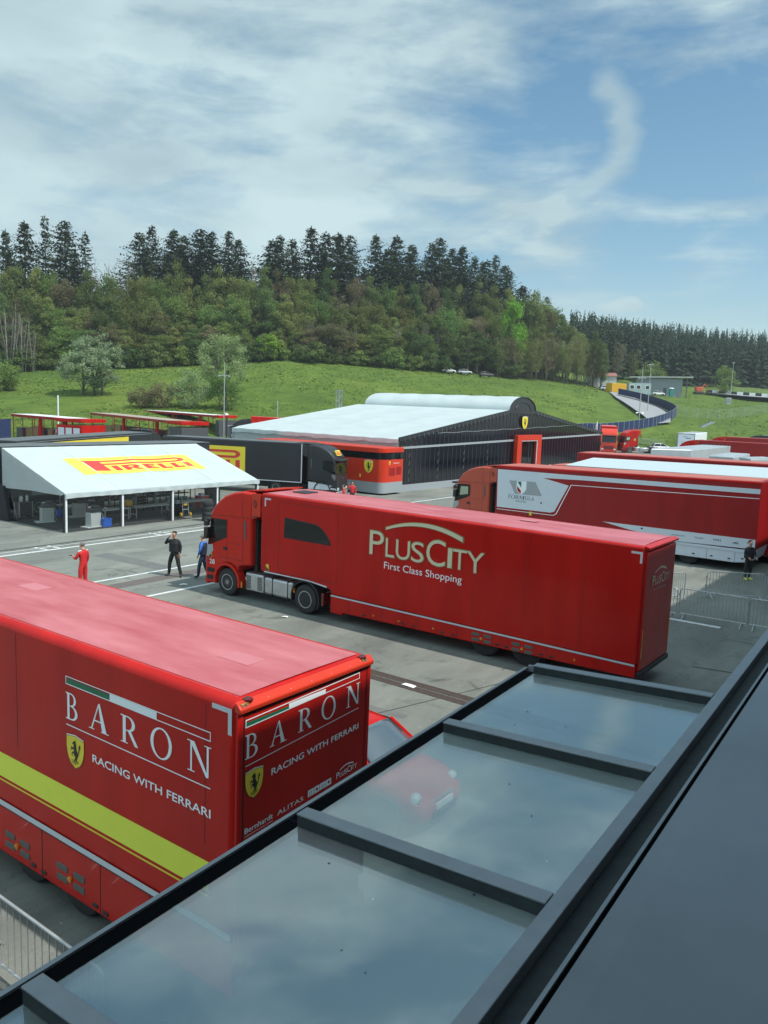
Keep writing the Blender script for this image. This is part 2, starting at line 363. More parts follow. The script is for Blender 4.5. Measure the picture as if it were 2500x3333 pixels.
def ground_mat():
    m = bpy.data.materials.new('worn_asphalt'); m.use_nodes = True; nt = m.node_tree; N, L = nt.nodes, nt.links
    b = N['Principled BSDF']; tc = N.new('ShaderNodeTexCoord')
    def nz(s, d, r=.6, sc=(1, 1, 1), dist=0):
        mp = N.new('ShaderNodeMapping'); mp.inputs['Scale'].default_value = sc; L.new(tc.outputs['Object'], mp.inputs['Vector'])
        n = N.new('ShaderNodeTexNoise'); n.inputs['Scale'].default_value = s; n.inputs['Detail'].default_value = d; n.inputs['Roughness'].default_value = r; n.inputs['Distortion'].default_value = dist
        L.new(mp.outputs[0], n.inputs['Vector']); return n.outputs[0]
    def ramp(x, p0, c0, p1, c1):
        r = N.new('ShaderNodeValToRGB'); r.color_ramp.elements[0].position = p0; r.color_ramp.elements[1].position = p1
        r.color_ramp.elements[0].color = c0 + (1,); r.color_ramp.elements[1].color = c1 + (1,); L.new(x, r.inputs[0]); return r.outputs[0]
    def mix(f, a, bb, mode='MIX'):
        x = N.new('ShaderNodeMix'); x.data_type = 'RGBA'; x.blend_type = mode
        if isinstance(f, float): x.inputs[0].default_value = f
        else: L.new(f, x.inputs[0])
        L.new(a, x.inputs[6]); L.new(bb, x.inputs[7]); return x.outputs[2]
    base = ramp(nz(.16, 8), .3, (.158, .170, .152), .7, (.215, .226, .200))
    patch = ramp(nz(.55, 6, .6, (1, .35, 1), .6), .35, (.70, .70, .70), .65, (1.08, 1.08, 1.06))
    c = mix(1., base, patch, 'MULTIPLY')
    grain = ramp(nz(38, 3, .8), .3, (.82, .82, .82), .7, (1.15, 1.15, 1.15)); c = mix(1., c, grain, 'MULTIPLY')
    stain = ramp(nz(.9, 7, .7, (1, 1, 1), 1.2), .30, (.50, .50, .50), .44, (1, 1, 1)); c = mix(1., c, stain, 'MULTIPLY')
    spk = ramp(nz(9, 2, .5), .70, (1, 1, 1), .73, (1.7, 1.7, 1.65)); c = mix(1., c, spk, 'MULTIPLY')
    # laying joints across the apron
    br = N.new('ShaderNodeTexBrick'); br.inputs['Scale'].default_value = .16; br.inputs['Mortar Size'].default_value = .004; br.inputs['Mortar Smooth'].default_value = .4
    mp = N.new('ShaderNodeMapping'); mp.inputs['Rotation'].default_value = (0, 0, 1.5708); L.new(tc.outputs['Object'], mp.inputs['Vector']); L.new(mp.outputs[0], br.inputs['Vector'])
    jr = ramp(br.outputs['Fac'], 0., (1, 1, 1), 1., (.90, .90, .90)); c = mix(1., c, jr, 'MULTIPLY')
    L.new(c, b.inputs['Base Color']); b.inputs['Roughness'].default_value = .82
    bp = N.new('ShaderNodeBump'); bp.inputs['Strength'].default_value = .25; bp.inputs['Distance'].default_value = .02
    L.new(nz(30, 4, .7), bp.inputs['Height']); L.new(bp.outputs[0], b.inputs['Normal'])
    return m
def meadow_mat():
    m = bpy.data.materials.new('spring_meadow'); m.use_nodes = True; nt = m.node_tree; N, L = nt.nodes, nt.links
    b = N['Principled BSDF']; tc = N.new('ShaderNodeTexCoord')
    def nz(s, d, r=.6, sc=(1, 1, 1)):
        mp = N.new('ShaderNodeMapping'); mp.inputs['Scale'].default_value = sc; L.new(tc.outputs['Object'], mp.inputs['Vector'])
        n = N.new('ShaderNodeTexNoise'); n.inputs['Scale'].default_value = s; n.inputs['Detail'].default_value = d; n.inputs['Roughness'].default_value = r
        L.new(mp.outputs[0], n.inputs['Vector']); return n.outputs[0]
    def ramp(x, *st):
        r = N.new('ShaderNodeValToRGB'); L.new(x, r.inputs[0]); e = r.color_ramp.elements
        while len(e) < len(st): e.new(.5)
        for q, (p, c) in zip(e, st): q.position = p; q.color = c + (1,)
        return r.outputs[0]
    def mix(f, a, bb, mode='MIX'):
        x = N.new('ShaderNodeMix'); x.data_type = 'RGBA'; x.blend_type = mode
        if isinstance(f, float): x.inputs[0].default_value = f
        else: L.new(f, x.inputs[0])
        L.new(a, x.inputs[6]); L.new(bb, x.inputs[7]); return x.outputs[2]
    c = ramp(nz(.035, 7, .65), (.34, (.066, .116, .024)), (.52, (.094, .150, .030)), (.72, (.130, .176, .038)))
    rot = ramp(nz(.35, 8, .7, (1, .5, 1)), (.3, (.66, .70, .66)), (.7, (1.28, 1.22, 1.10)))
    c = mix(1., c, rot, 'MULTIPLY')
    fin = ramp(nz(2.6, 6, .75), (.3, (.62, .66, .6)), (.7, (1.3, 1.28, 1.2))); c = mix(1., c, fin, 'MULTIPLY')
    fl = ramp(nz(1.9, 8, .8), (.60, (0, 0, 0)), (.68, (1, 1, 1))); area = ramp(nz(.06, 4, .6, (1, 1.6, 1)), (.47, (0, 0, 0)), (.62, (.55, .55, .55)))
    fy = N.new('ShaderNodeRGB'); fy.outputs[0].default_value = (.34, .33, .03, 1)
    f2 = mix(1., fl, area, 'MULTIPLY'); c = mix(f2, c, fy.outputs[0])
    L.new(c, b.inputs['Base Color']); b.inputs['Roughness'].default_value = .9; b.inputs['Specular IOR Level'].default_value = .15
    bp = N.new('ShaderNodeBump'); bp.inputs['Strength'].default_value = .8; bp.inputs['Distance'].default_value = .3
    L.new(nz(1.8, 6, .8), bp.inputs['Height']); L.new(bp.outputs[0], b.inputs['Normal'])
    return m
M['asphalt'] = ground_mat(); M['meadow'] = meadow_mat()
def leaf_mat(name, c1, c2, trans=.42, scale=.5):
    m = bpy.data.materials.new(name); m.use_nodes = True; nt = m.node_tree; N, L = nt.nodes, nt.links; N.clear()
    out = N.new('ShaderNodeOutputMaterial'); d = N.new('ShaderNodeBsdfDiffuse'); t = N.new('ShaderNodeBsdfTranslucent'); mx = N.new('ShaderNodeMixShader'); mx.inputs[0].default_value = trans
    tc = N.new('ShaderNodeTexCoord'); n = N.new('ShaderNodeTexNoise'); n.inputs['Scale'].default_value = scale; n.inputs['Detail'].default_value = 5; n.inputs['Roughness'].default_value = .7
    L.new(tc.outputs['Object'], n.inputs['Vector'])
    r = N.new('ShaderNodeValToRGB'); L.new(n.outputs[0], r.inputs[0]); r.color_ramp.elements[0].position = .32; r.color_ramp.elements[1].position = .68
    r.color_ramp.elements[0].color = c1 + (1,); r.color_ramp.elements[1].color = c2 + (1,)
    oi = N.new('ShaderNodeObjectInfo'); hs = N.new('ShaderNodeHueSaturation')
    m1 = N.new('ShaderNodeMapRange'); m1.inputs['To Min'].default_value = .478; m1.inputs['To Max'].default_value = .522; L.new(oi.outputs['Random'], m1.inputs['Value']); L.new(m1.outputs[0], hs.inputs['Hue'])
    mu = N.new('ShaderNodeMath'); mu.operation = 'MULTIPLY'; mu.inputs[1].default_value = 7.77; L.new(oi.outputs['Random'], mu.inputs[0])
    fr = N.new('ShaderNodeMath'); fr.operation = 'FRACT'; L.new(mu.outputs[0], fr.inputs[0])
    m2 = N.new('ShaderNodeMapRange'); m2.inputs['To Min'].default_value = .72; m2.inputs['To Max'].default_value = 1.28; L.new(fr.outputs[0], m2.inputs['Value']); L.new(m2.outputs[0], hs.inputs['Value'])
    L.new(r.outputs[0], hs.inputs['Color']); L.new(hs.outputs[0], d.inputs[0]); L.new(hs.outputs[0], t.inputs[0])
    L.new(d.outputs[0], mx.inputs[1]); L.new(t.outputs[0], mx.inputs[2]); L.new(mx.outputs[0], out.inputs['Surface']); return m
M['leaf_olive'] = leaf_mat('olive_leaves', (.140, .175, .056), (.240, .270, .090))
M['leaf_brown'] = leaf_mat('bronze_buds', (.155, .140, .075), (.225, .205, .108))
M['leaf_green'] = leaf_mat('fresh_leaves', (.115, .185, .052), (.205, .285, .085))
M['leaf_dark'] = leaf_mat('deep_green_leaves', (.080, .128, .044), (.150, .205, .072))
M['leaf_silver'] = leaf_mat('silvery_leaves', (.19, .265, .145), (.29, .37, .22))
M['leaf_lime'] = leaf_mat('lime_leaves', (.14, .28, .035), (.22, .40, .055))
M['needles'] = leaf_mat('spruce_needles', (.020, .036, .020), (.048, .072, .036), .1)
M['needles_pale'] = leaf_mat('grey_green_needles', (.032, .050, .030), (.070, .092, .054), .1)
M['twigs'] = leaf_mat('bare_twigs', (.13, .115, .090), (.21, .19, .155), .0)
M['needles_far'] = leaf_mat('far_spruce_needles', (.020, .034, .020), (.042, .060, .036), .1)

def tarp(name, col, trans=.3, bump=.25, bscale=1.1):
    m = bpy.data.materials.new(name); m.use_nodes = True; nt = m.node_tree; N, L = nt.nodes, nt.links; b = N['Principled BSDF']
    b.inputs['Roughness'].default_value = .55
    tc = N.new('ShaderNodeTexCoord'); n1 = N.new('ShaderNodeTexNoise'); n1.inputs['Scale'].default_value = .55; n1.inputs['Detail'].default_value = 7; n1.inputs['Roughness'].default_value = .65
    L.new(tc.outputs['Object'], n1.inputs['Vector']); r = N.new('ShaderNodeValToRGB'); L.new(n1.outputs[0], r.inputs[0])
    r.color_ramp.elements[0].position = .33; r.color_ramp.elements[0].color = tuple(c*.90 for c in col)+(1,); r.color_ramp.elements[1].position = .62; r.color_ramp.elements[1].color = tuple(col)+(1,)
    L.new(r.outputs[0], b.inputs['Base Color'])
    n2 = N.new('ShaderNodeTexNoise'); n2.inputs['Scale'].default_value = bscale; n2.inputs['Detail'].default_value = 5; L.new(tc.outputs['Object'], n2.inputs['Vector'])
    bp = N.new('ShaderNodeBump'); bp.inputs['Strength'].default_value = bump; bp.inputs['Distance'].default_value = .05; L.new(n2.outputs[0], bp.inputs['Height']); L.new(bp.outputs[0], b.inputs['Normal'])
    t = N.new('ShaderNodeBsdfTranslucent'); t.inputs[0].default_value = tuple(col)+(1,); mx = N.new('ShaderNodeMixShader'); mx.inputs[0].default_value = trans
    L.new(b.outputs[0], mx.inputs[1]); L.new(t.outputs[0], mx.inputs[2]); L.new(mx.outputs[0], N['Material Output'].inputs['Surface']); return m
M['tent'] = tarp('white_tarpaulin', (.58, .66, .665), .22); M['tent_grey'] = tarp('pale_grey_tarpaulin', (.52, .57, .57), .3, .5, 4)
M['clear_pvc'] = glassy('clear_pvc', (.90, .92, .92), .07, rough=.06)
# ------------------------------------------------------------------ ground, meadow, road
TT = [-1.2, -.47, -.32, -.13, 0, .073, .164, .23, .26, .35, .47, 1.2]
D0 = [110, 112, 116, 128, 138, 142, 150, 158, 162, 166, 166, 166]
DW = [180, 185, 190, 200, 215, 230, 245, 255, 262, 300, 330, 360]
ZW = [11, 11.5, 13.4, 17, 16.8, 16.6, 16.4, 15.4, 14.5, 15.7, 16.8, 17]
EX = [.85, .85, .8, .75, .75, .75, .75, .72, .68, .62, .6, .6]
def interp(x, a, b):
    if x <= a[0]: return b[0]
    for i in range(len(a)-1):
        if x <= a[i+1]: return b[i] + (b[i+1]-b[i])*(x-a[i])/(a[i+1]-a[i])
    return b[-1]
def zter(t, d):
    d0, dw, zw, e = interp(t, TT, D0), interp(t, TT, DW), interp(t, TT, ZW), interp(t, TT, EX)
    if d < d0: return -.05
    if d < dw: return -.05 + zw*((d-d0)/(dw-d0))**e
    return zw + .13*min(d-dw, 170)
CY, SY = math.cos(YAW), math.sin(YAW)
def pol(t, d, dz=0.): return Vector((t*d*CY - d*SY, t*d*SY + d*CY, zter(t, d) + dz))
def to_td(x, y):
    d = -x*SY + y*CY; return (x*CY + y*SY)/max(d, 1e-3), d

gm = MB(); gm.poly([(-3000, -3000, 0), (3000, -3000, 0), (3000, 3000, 0), (-3000, 3000, 0)])
tag(gm.build('ground', M['asphalt']), kind='structure')
b = MB()
ts = [-.9 + 1.9*i/120 for i in range(121)]
def meadow_pt(u, v):
    t = -.9 + 1.9*u
    d0, dw = interp(t, TT, D0), interp(t, TT, DW)
    d = d0 + (dw-d0)*(v/.6) if v < .6 else dw + 260*((v-.6)/.4)**1.5
    p = pol(t, d); w = min(1, max(0, (d-d0)/12))
    p.z += w*(mnoise.noise(p*.05)*.5 + mnoise.noise(p*.17)*.18)
    return p
b.grid(meadow_pt, 150, 80)
tag(b.build('meadow', M['meadow'], smooth=True, angle=180), kind='structure')
# far hills beyond the wood
b = MB()
def hill_pt(u, v):
    t = -.9 + 1.9*u; d = 700 + 900*v
    return Vector((t*d*CY-d*SY, t*d*SY+d*CY, 10 + 150*math.sin(min(1, v*1.2)*1.57)*(.55+.45*mnoise.noise(Vector((t*5, 3.3, 0))))*max(0, min(1, (.12-t)*6))))
b.grid(hill_pt, 60, 14)
M['hill'] = mat('haze_blue_hill', (.035, .060, .065), .9, var=.25, vscale=.02)  # distance haze is mixed into the hill's colour
tag(b.build('hills', M['hill'], smooth=True, angle=180), kind='structure')

# paint on the apron (each marking its own sheet a few mm up)
def strip(name, label, pts, w, m, z=.004, cat='road marking', grp='white lines painted on the apron'):
    mb = MB(); L_, R_ = [], []
    for i, p in enumerate(pts):
        p = Vector(p); q = Vector(pts[min(i+1, len(pts)-1)]) - Vector(pts[max(i-1, 0)]); n = Vector((-q.y, q.x, 0)).normalized()*w*.5
        L_.append(p+n+Vector((0, 0, z))); R_.append(p-n+Vector((0, 0, z)))
    for i in range(len(pts)-1): mb.poly([L_[i], R_[i], R_[i+1], L_[i+1]])
    return mb.build(name, m)
def marking(pts, w, m='paint_line', z=.004):
    return tag(strip('road_marking', '', pts, w, M[m], z), kind='structure')
marking([(-34.35, 8, 0), (-34.35, 60, 0)], .20)
marking([(-27.3, 8, 0), (-27.35, 50, 0)], .16)
marking([(-24.0, 8, 0), (-24.05, 23.5, 0)], .18)
for y in (20.8, 21.45, 27.3, 27.95, 33.6, 34.3):
    marking([(-35.35, y-.06, 0), (-34.47, y+.04, 0)], .14)
marking([(-34.95, 8, 0), (-35.2, 42, 0)], .07)
marking([(-28, 30, 0), (-30.5, 58, 0)], .14)
marking([(-25, 52, 0), (-33, 75, 0)], .12)
M['tar'] = mat('tar_seam', (.05, .05, .048), .8, var=.4, vscale=3)
M['red_patch'] = mat('reddish_asphalt', (.115, .098, .092), .85, var=.15, vscale=3)
M['old_patch'] = mat('old_patch_asphalt', (.125, .130, .122), .85, var=.2, vscale=2)
marking([(-35.55, 8, 0), (-35.55, 24, 0), (-36.0, 32, 0), (-36.4, 44, 0)], .22, 'tar')
marking([(-26.05, 8, 0), (-26.2, 24, 0)], .75, 'red_patch', .003)
marking([(-16.0, 13.0, 0), (-9.5, 13.4, 0)], .05, 'tar'); marking([(-9.5, 19.8, 0), (-12.3, 10.5, 0)], .04, 'tar')
marking([(-6.2, 24.2, 0), (-2.5, 24.9, 0), (1.5, 25.3, 0)], .09, 'tar')
M['skid'] = mat('tyre_mark', (.125, .127, .118), .8, var=.4, vscale=2)
for x, y, a, b_ in ((-15.2, 12.2, 1.6, .5), (-11, 15.2, .7, .25), (-29.6, 22, 2.4, .9), (-31.5, 13, 1.1, 1.8), (-20.5, 14.2, 1.2, .6)): marking([(x-a, y, 0), (x+a, y+.1, 0)], b_, 'old_patch', .0032)
# drain channel with twin gratings
dr = thing('drain_channel', 'long rusty twin grated drain channel set in the pale asphalt', 'drain', (-12, 17.2, 0))
M['rust'] = mat('rusty_iron', (.085, .062, .052), .8, var=.4, vscale=9)
for k, y0 in enumerate((-.31, .03)):
    g = MB(); g.box(-9, 13, y0, y0+.28, -.05, .003); g.build('channel_bed', M['dark'], dr)
    g = MB()
    for i in range(0, 440): g.box(-9+i*.05, -9+i*.05+.024, y0+.02, y0+.26, .002, .012)
    g.box(-9, 13, y0, y0+.02, .001, .013); g.box(-9, 13, y0+.26, y0+.28, .001, .013)
    g.build('grating', M['rust'], dr)
def litter(x, y, s, label, rot=0):
    mb = MB(); c, sn = math.cos(rot), math.sin(rot)
    pts = [(-.5, -.2, .02), (0, -.25, .035), (.5, -.15, .018), (.46, .2, .03), (.05, .12, .05), (-.48, .2, .02)]
    mb.poly([(x + s*(c*a-sn*q), y + s*(sn*a+c*q), z) for a, q, z in pts])
    o = mb.build('paper_scrap', M['paper']); sm = o.modifiers.new('thick', 'SOLIDIFY'); sm.thickness = .004
    tag(o, label, 'litter')
litter(-11.45, 17.12, .40, 'crumpled white paper scrap lying on the drain grating', -.1)
litter(-18.47, 19.85, .22, 'small white paper scrap on the asphalt beside the red truck rear axle', .4)
litter(-24.6, 20.6, .3, 'white paper scrap lying near the painted line by the cab', .9)
litter(-14.2, 13.9, .12, 'tiny pale scrap on the open asphalt between the two red trailers', .2)

# ------------------------------------------------------------------ the building the photograph is taken from
of = thing('office_building', 'grey facade of the building with a slate metal clad ledge below its windows', 'building', (.9, 2, 0))
SHEAR = lambda x, y, z: x + ((5.8-y)*(.045 + (.012*(-1.35-x)/1.5 if x < -1.36 else 0)) if x < .2 and z < 5.5 else 0)
def rel(mb, root):
    l = root.location; mb.v = [(SHEAR(x, y, z), y, z) for x, y, z in mb.v]; mb.v = [(x-l.x, y-l.y, z-l.z) for x, y, z in mb.v]; return mb
mb = MB(); mb.box(.55, 9, -40, 9.6, 9.4, 14.3); mb.box(.56, 9, 9.6, 14.5, 9.4, 11.3); mb.box(.55, 9, 14.5, 70, 9.4, 15.0)
rel(mb, of).build('upper_wall', M['facade'], of)
mb = MB(); mb.box(6, 9, -40, 70, 5.41, 9.39); mb.box(.57, 5.99, -40, -39.7, 5.41, 9.39); mb.box(.57, 5.99, 69.7, 70, 5.41, 9.39); rel(mb, of).build('room_wall', M['facade'], of)
mb = MB(); mb.box(.56, 9, -40, 70, 4.98, 5.40); rel(mb, of).build('room_floor', M['grey_plinth'], of)
mb = MB(); mb.box(-1.10, 9, -40, 70, 0, 4.97); rel(mb, of).build('lower_wall', M['facade'], of)
mb = MB(); mb.prism([(-1.15, 4.98), (.55, 4.98), (.55, 5.42), (-1.04, 5.31), (-1.15, 5.30)], 'y', -40, 70)
rel(mb, of).build('ledge_cladding', M['cladding'], of)
mb = MB(); mb.box(-1.172, -1.151, -40, 70, 4.98, 5.28); rel(mb, of).build('gutter', M['frame_black'], of)
mb = MB(); mb.box(-1.275, -1.173, -40, 70, 4.95, 5.285); rel(mb, of).build('gutter_flange', M['frame_dark'], of)
mb = MB(); mb.box(-1.190, -1.1735, -40, 70, 5.286, 5.298); rel(mb, of).build('flange_lip', M['frame_grey'], of)

# glazed canopy under the window
CZ = lambda x: 5.28 - .0615*(-1.35 - x)
ca = thing('glass_canopy', 'sloping glass canopy with grey metal bars below the window', 'canopy', (-1.9, 2.9, 5.2))
XR, YE = -1.352, 6.02
bars = [5.955-1.51*k for k in range(0, 30)]
def slab(mb, x0, x1, y0, y1, lo, hi):
    mb.hexa([(x0, y0, CZ(x0)+lo), (x1, y0, CZ(x1)+lo), (x1, y1, CZ(x1)+lo), (x0, y1, CZ(x0)+lo),
             (x0, y0, CZ(x0)+hi), (x1, y0, CZ(x1)+hi), (x1, y1, CZ(x1)+hi), (x0, y1, CZ(x0)+hi)]); return mb
for i, y in enumerate(bars[:6]):
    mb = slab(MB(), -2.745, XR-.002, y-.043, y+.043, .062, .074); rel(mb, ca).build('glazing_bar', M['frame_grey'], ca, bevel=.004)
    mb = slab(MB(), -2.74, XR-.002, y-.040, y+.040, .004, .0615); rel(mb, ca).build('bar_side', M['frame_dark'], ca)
    y1 = bars[i+1]
    mb = slab(MB(), -2.835, XR, y1+.002, y-.002, -.014, 0); rel(mb, ca).build('glass_pane', M['canopy_glass'], ca)
    mb = slab(MB(), -2.832, -2.745, y1+.003, y-.003, .001, .0035); rel(mb, ca).build('edge_seal', M['frame_black'], ca)
mb = slab(MB(), -2.862, -2.836, bars[6], YE, -.06, .012); rel(mb, ca).build('front_trim', M['frame_grey'], ca)
mb = slab(MB(), -2.835, XR, YE-.002, YE+.03, -.06, .03); rel(mb, ca).build('end_trim', M['frame_grey'], ca)
mb = MB(); mb.box(XR+.001, -1.276, -40, 70, 4.95, 5.352); rel(mb, ca).build('rear_frame', M['frame_grey'], ca, bevel=.004)

gr = random.Random(3)
for k in range(16):
    x, y = gr.uniform(-2.6, -1.5), gr.uniform(.6, 5.8); sz = gr.uniform(.003, .008)
    mb = MB(); z = CZ(x)+.0006; pts = []
    for i in range(7): a = i*.9; r_ = sz*gr.uniform(.4, 1.3); pts.append((x+r_*math.cos(a), y+r_*math.sin(a)*1.4, z))
    mb.poly(pts); rel(mb, ca).build('speck', M['frame_black'] if gr.random() < .6 else M['paper'], ca, normals=False)

# tufts and taller weeds standing in the meadow
def grass_tufts(n=30000):
    g = random.Random(44); v, f = [], []; mi = []
    for _ in range(n):
        t = g.uniform(-.62, .62); d0, dw = interp(t, TT, D0), interp(t, TT, DW); u = g.random()**1.2; d = d0+1+(dw-d0+4)*u
        if t > .26 and d > 172 and g.random() < .6: continue
        if t > .24 and .255 < t < .36 and 178 < d < 252: continue
        p = Vector(meadow_pt((t+.9)/1.9, .6*min(1., (d-d0)/(dw-d0)))) if d < dw else pol(t, d)
        if mnoise.noise(p*.06+Vector((3, 1, 0)))+.6*mnoise.noise(p*.2) < g.uniform(-.5, .5): continue
        a = g.random()*6.28; w = g.uniform(.25, .7); hh = g.uniform(.05, .16); dx, dy = math.cos(a)*w*.5, math.sin(a)*w*.5; k = len(v); lx, ly = -SUN_H.x*g.uniform(.1, .35)-.2*SY*w, -SUN_H.y*.2+.35*CY*w
        v += [(p.x-dx, p.y-dy, p.z-.05), (p.x+dx, p.y+dy, p.z-.05), (p.x+dx*.7+lx, p.y+dy*.7+ly, p.z+hh+.06), (p.x-dx*.7+lx, p.y-dy*.7+ly, p.z+hh*.8+.06)]; f.append((k, k+1, k+2, k+3)); mi.append(g.choices((0, 1, 2), (5, 4, 1.2))[0])
    me = bpy.data.meshes.new('grass'); me.from_pydata(v, [], f)
    for m in (leaf_mat('grass_blade', (.075, .135, .028), (.120, .185, .040), .4, .1), leaf_mat('grass_blade_pale', (.120, .175, .040), (.180, .225, .060), .4, .1), leaf_mat('dandelion_patch', (.26, .27, .05), (.36, .35, .07), .3, .1)): me.materials.append(m)
    me.polygons.foreach_set('material_index', mi); me.update()
    o = bpy.data.objects.new('grass', me); COL.objects.link(o); tag(o, 'tufts of grass and dandelions standing in the meadow', 'grass', None, 'stuff')
grass_tufts()
# ------------------------------------------------------------------ lettering and emblems
def load_font():
    try:
        p = os.path.join(bpy.utils.system_resource('DATAFILES'), 'fonts', 'Inter.woff2')
        if os.path.exists(p): return bpy.data.fonts.load(p)
    except Exception: pass
    return None
INTER = load_font()
def text_polys(s, bold=0., spacing=1., inter=False):
    c = bpy.data.curves.new('t', 'FONT'); c.body = s; c.size = 1; c.space_character = spacing; c.offset = bold; c.resolution_u = 4
    if inter and INTER: c.font = INTER
    o = bpy.data.objects.new('t', c); COL.objects.link(o)
    dg = bpy.context.evaluated_depsgraph_get(); dg.update()
    me = bpy.data.meshes.new_from_object(o.evaluated_get(dg)); bpy.data.objects.remove(o); bpy.data.curves.remove(c)
    vs = [(v.co.x, v.co.y) for v in me.vertices]; fs = [tuple(p.vertices) for p in me.polygons]; bpy.data.meshes.remove(me)
    x0 = min(v[0] for v in vs); x1 = max(v[0] for v in vs); y0 = min(v[1] for v in vs); y1 = max(v[1] for v in vs)
    return [((x-x0)/(x1-x0), (y-y0)/(y1-y0)) for x, y in vs], fs
def side_map(y, sgn=1):         # (u, v) metres on a side wall at local y
    return lambda u, v, h=0.: (u, y - sgn*h, v)
def end_map(x, sgn=1):          # (u, v) on an end wall at local x
    return lambda u, v, h=0.: (x + sgn*h, u, v)
def quad_in(q):                 # q = (bl, br, tr, tl) corners in (u, v)
    bl, br, tr, tl = q
    return lambda a, c: ((1-a)*(1-c)*bl[0]+a*(1-c)*br[0]+a*c*tr[0]+(1-a)*c*tl[0], (1-a)*(1-c)*bl[1]+a*(1-c)*br[1]+a*c*tr[1]+(1-a)*c*tl[1])
def rq(u0, u1, v0, v1): return ((u0, v0), (u1, v0), (u1, v1), (u0, v1))
def text(name, s, q, fmap, m, parent, h=.006, bold=0., spacing=1., inter=False, mb=None, thick=0):
    vs, fs = text_polys(s, bold, spacing, inter); w = quad_in(q); own = mb is None
    mb = mb or MB(); o = len(mb.v)
    mb.v += [fmap(*w(*p), h) for p in vs]; mb.f += [tuple(o+i for i in f) for f in fs]; mb.m += [mb.cur]*len(fs)
    if not own: return mb
    ob = mb.build(name, m, parent, normals=False)
    if thick:
        k = ob.modifiers.new('t', 'SOLIDIFY'); k.thickness = thick; k.offset = 0
    return ob
def decal(name, polys, fmap, m, parent, h=.005, q=None, mb=None, step=.00006):
    own = mb is None; mb = mb or MB(); w = quad_in(q) if q else (lambda a, c: (a, c))
    for i, p in enumerate(polys): mb.poly([fmap(*w(*t), h+i*step) for t in p])
    return mb.build(name, m, parent, normals=False) if own else mb
def arc(cx, cy, rx, ry, a0, a1, n=14): return [(cx+rx*math.cos(math.radians(a0+(a1-a0)*i/n)), cy+ry*math.sin(math.radians(a0+(a1-a0)*i/n))) for i in range(n+1)]
def band(outer, inner):         # quads between two point rows
    return [[outer[i], outer[i+1], inner[i+1], inner[i]] for i in range(len(outer)-1)]
def rc(x0, x1, y0, y1): return [(x0, y0), (x1, y0), (x1, y1), (x0, y1)]
def serif(ch):                  # a roman capital in a unit box
    S, T, k = .035, .17, .06
    def foot(x, w=.30): return rc(x-w/2, x+w/2, 0, S)
    def head(x, w=.30): return rc(x-w/2, x+w/2, 1-S, 1)
    if ch == 'B':
        return [rc(.12, .12+T+.02, S, 1-S), rc(0, .5, 0, S+.01), rc(0, .5, 1-S-.01, 1), rc(.3, .5, .5, .5+S)] + \
            band(arc(.45, .755, .42, .245, -90, 90), arc(.45, .755, .24, .20, -90, 90)) + band(arc(.47, .27, .53, .27, -90, 90), arc(.47, .27, .32, .22, -90, 90))
    if ch == 'R':
        return [rc(.12, .12+T, S, 1-S), foot(.20, .40), rc(0, .45, 1-S-.01, 1), rc(.28, .45, .46, .50)] + \
            band(arc(.42, .73, .40, .27, -90, 90), arc(.42, .73, .22, .22, -90, 90)) + [[(.40, .48), (.58, .50), (1.0, 0), (.80, 0)]]
    if ch == 'A':
        return [[(.10, S), (.17, S), (.53, 1), (.47, .96)], [(.66, S), (.88, S), (.55, 1), (.47, .93)], rc(.25, .70, .32, .37), foot(.13, .27), foot(.80, .38)]
    if ch == 'O':
        return band(arc(.5, .5, .5, .515, 0, 360, 36), arc(.5, .5, .36, .465, 0, 360, 36))
    if ch == 'N':
        return [rc(.13, .20, S, 1), [(.10, 1), (.30, 1), (.90, .0), (.80, -.02)], rc(.82, .90, .02, 1-S), foot(.165, .30), rc(0, .28, 1-S, 1), head(.86, .28)]
    if ch == 'F':
        return [rc(.16, .36, S, 1-S), foot(.26, .5), rc(.02, .92, 1-S-.015, 1), rc(.86, .92, .78, 1-S), rc(.36, .72, .48, .53), rc(.67, .72, .40, .6)]
    if ch == 'M':
        return [rc(.10, .15, S, 1), [(.08, 1), (.24, 1), (.54, .06), (.47, 0)], [(.47, 0), (.52, .02), (.82, 1), (.76, 1)], rc(.76, .92, S, 1), foot(.125, .2), foot(.84, .3)]
    if ch == 'U':
        o = arc(.5, .36, .38, .37, 180, 360, 18); i = arc(.5, .36, .24 if 0 else .26, .31, 180, 360, 18)
        return band(o, i) + [rc(.12, .26, .36, 1-S), rc(.80, .88, .36, 1-S), head(.19, .38), head(.84, .28)]
    if ch == 'L':
        return [rc(.16, .36, S, 1-S), rc(0, .9, 0, S+.015), head(.26, .5), [(.84, S), (.90, S), (.96, .26), (.92, .26)]]
    return []
def serif_word(name, letters, fmap, m, parent, h=.006):   # letters: (char, quad)
    mb = MB()
    for ch, q in letters: decal('', serif(ch), fmap, m, parent, h, q, mb)
    return mb.build(name, m, parent, normals=False)
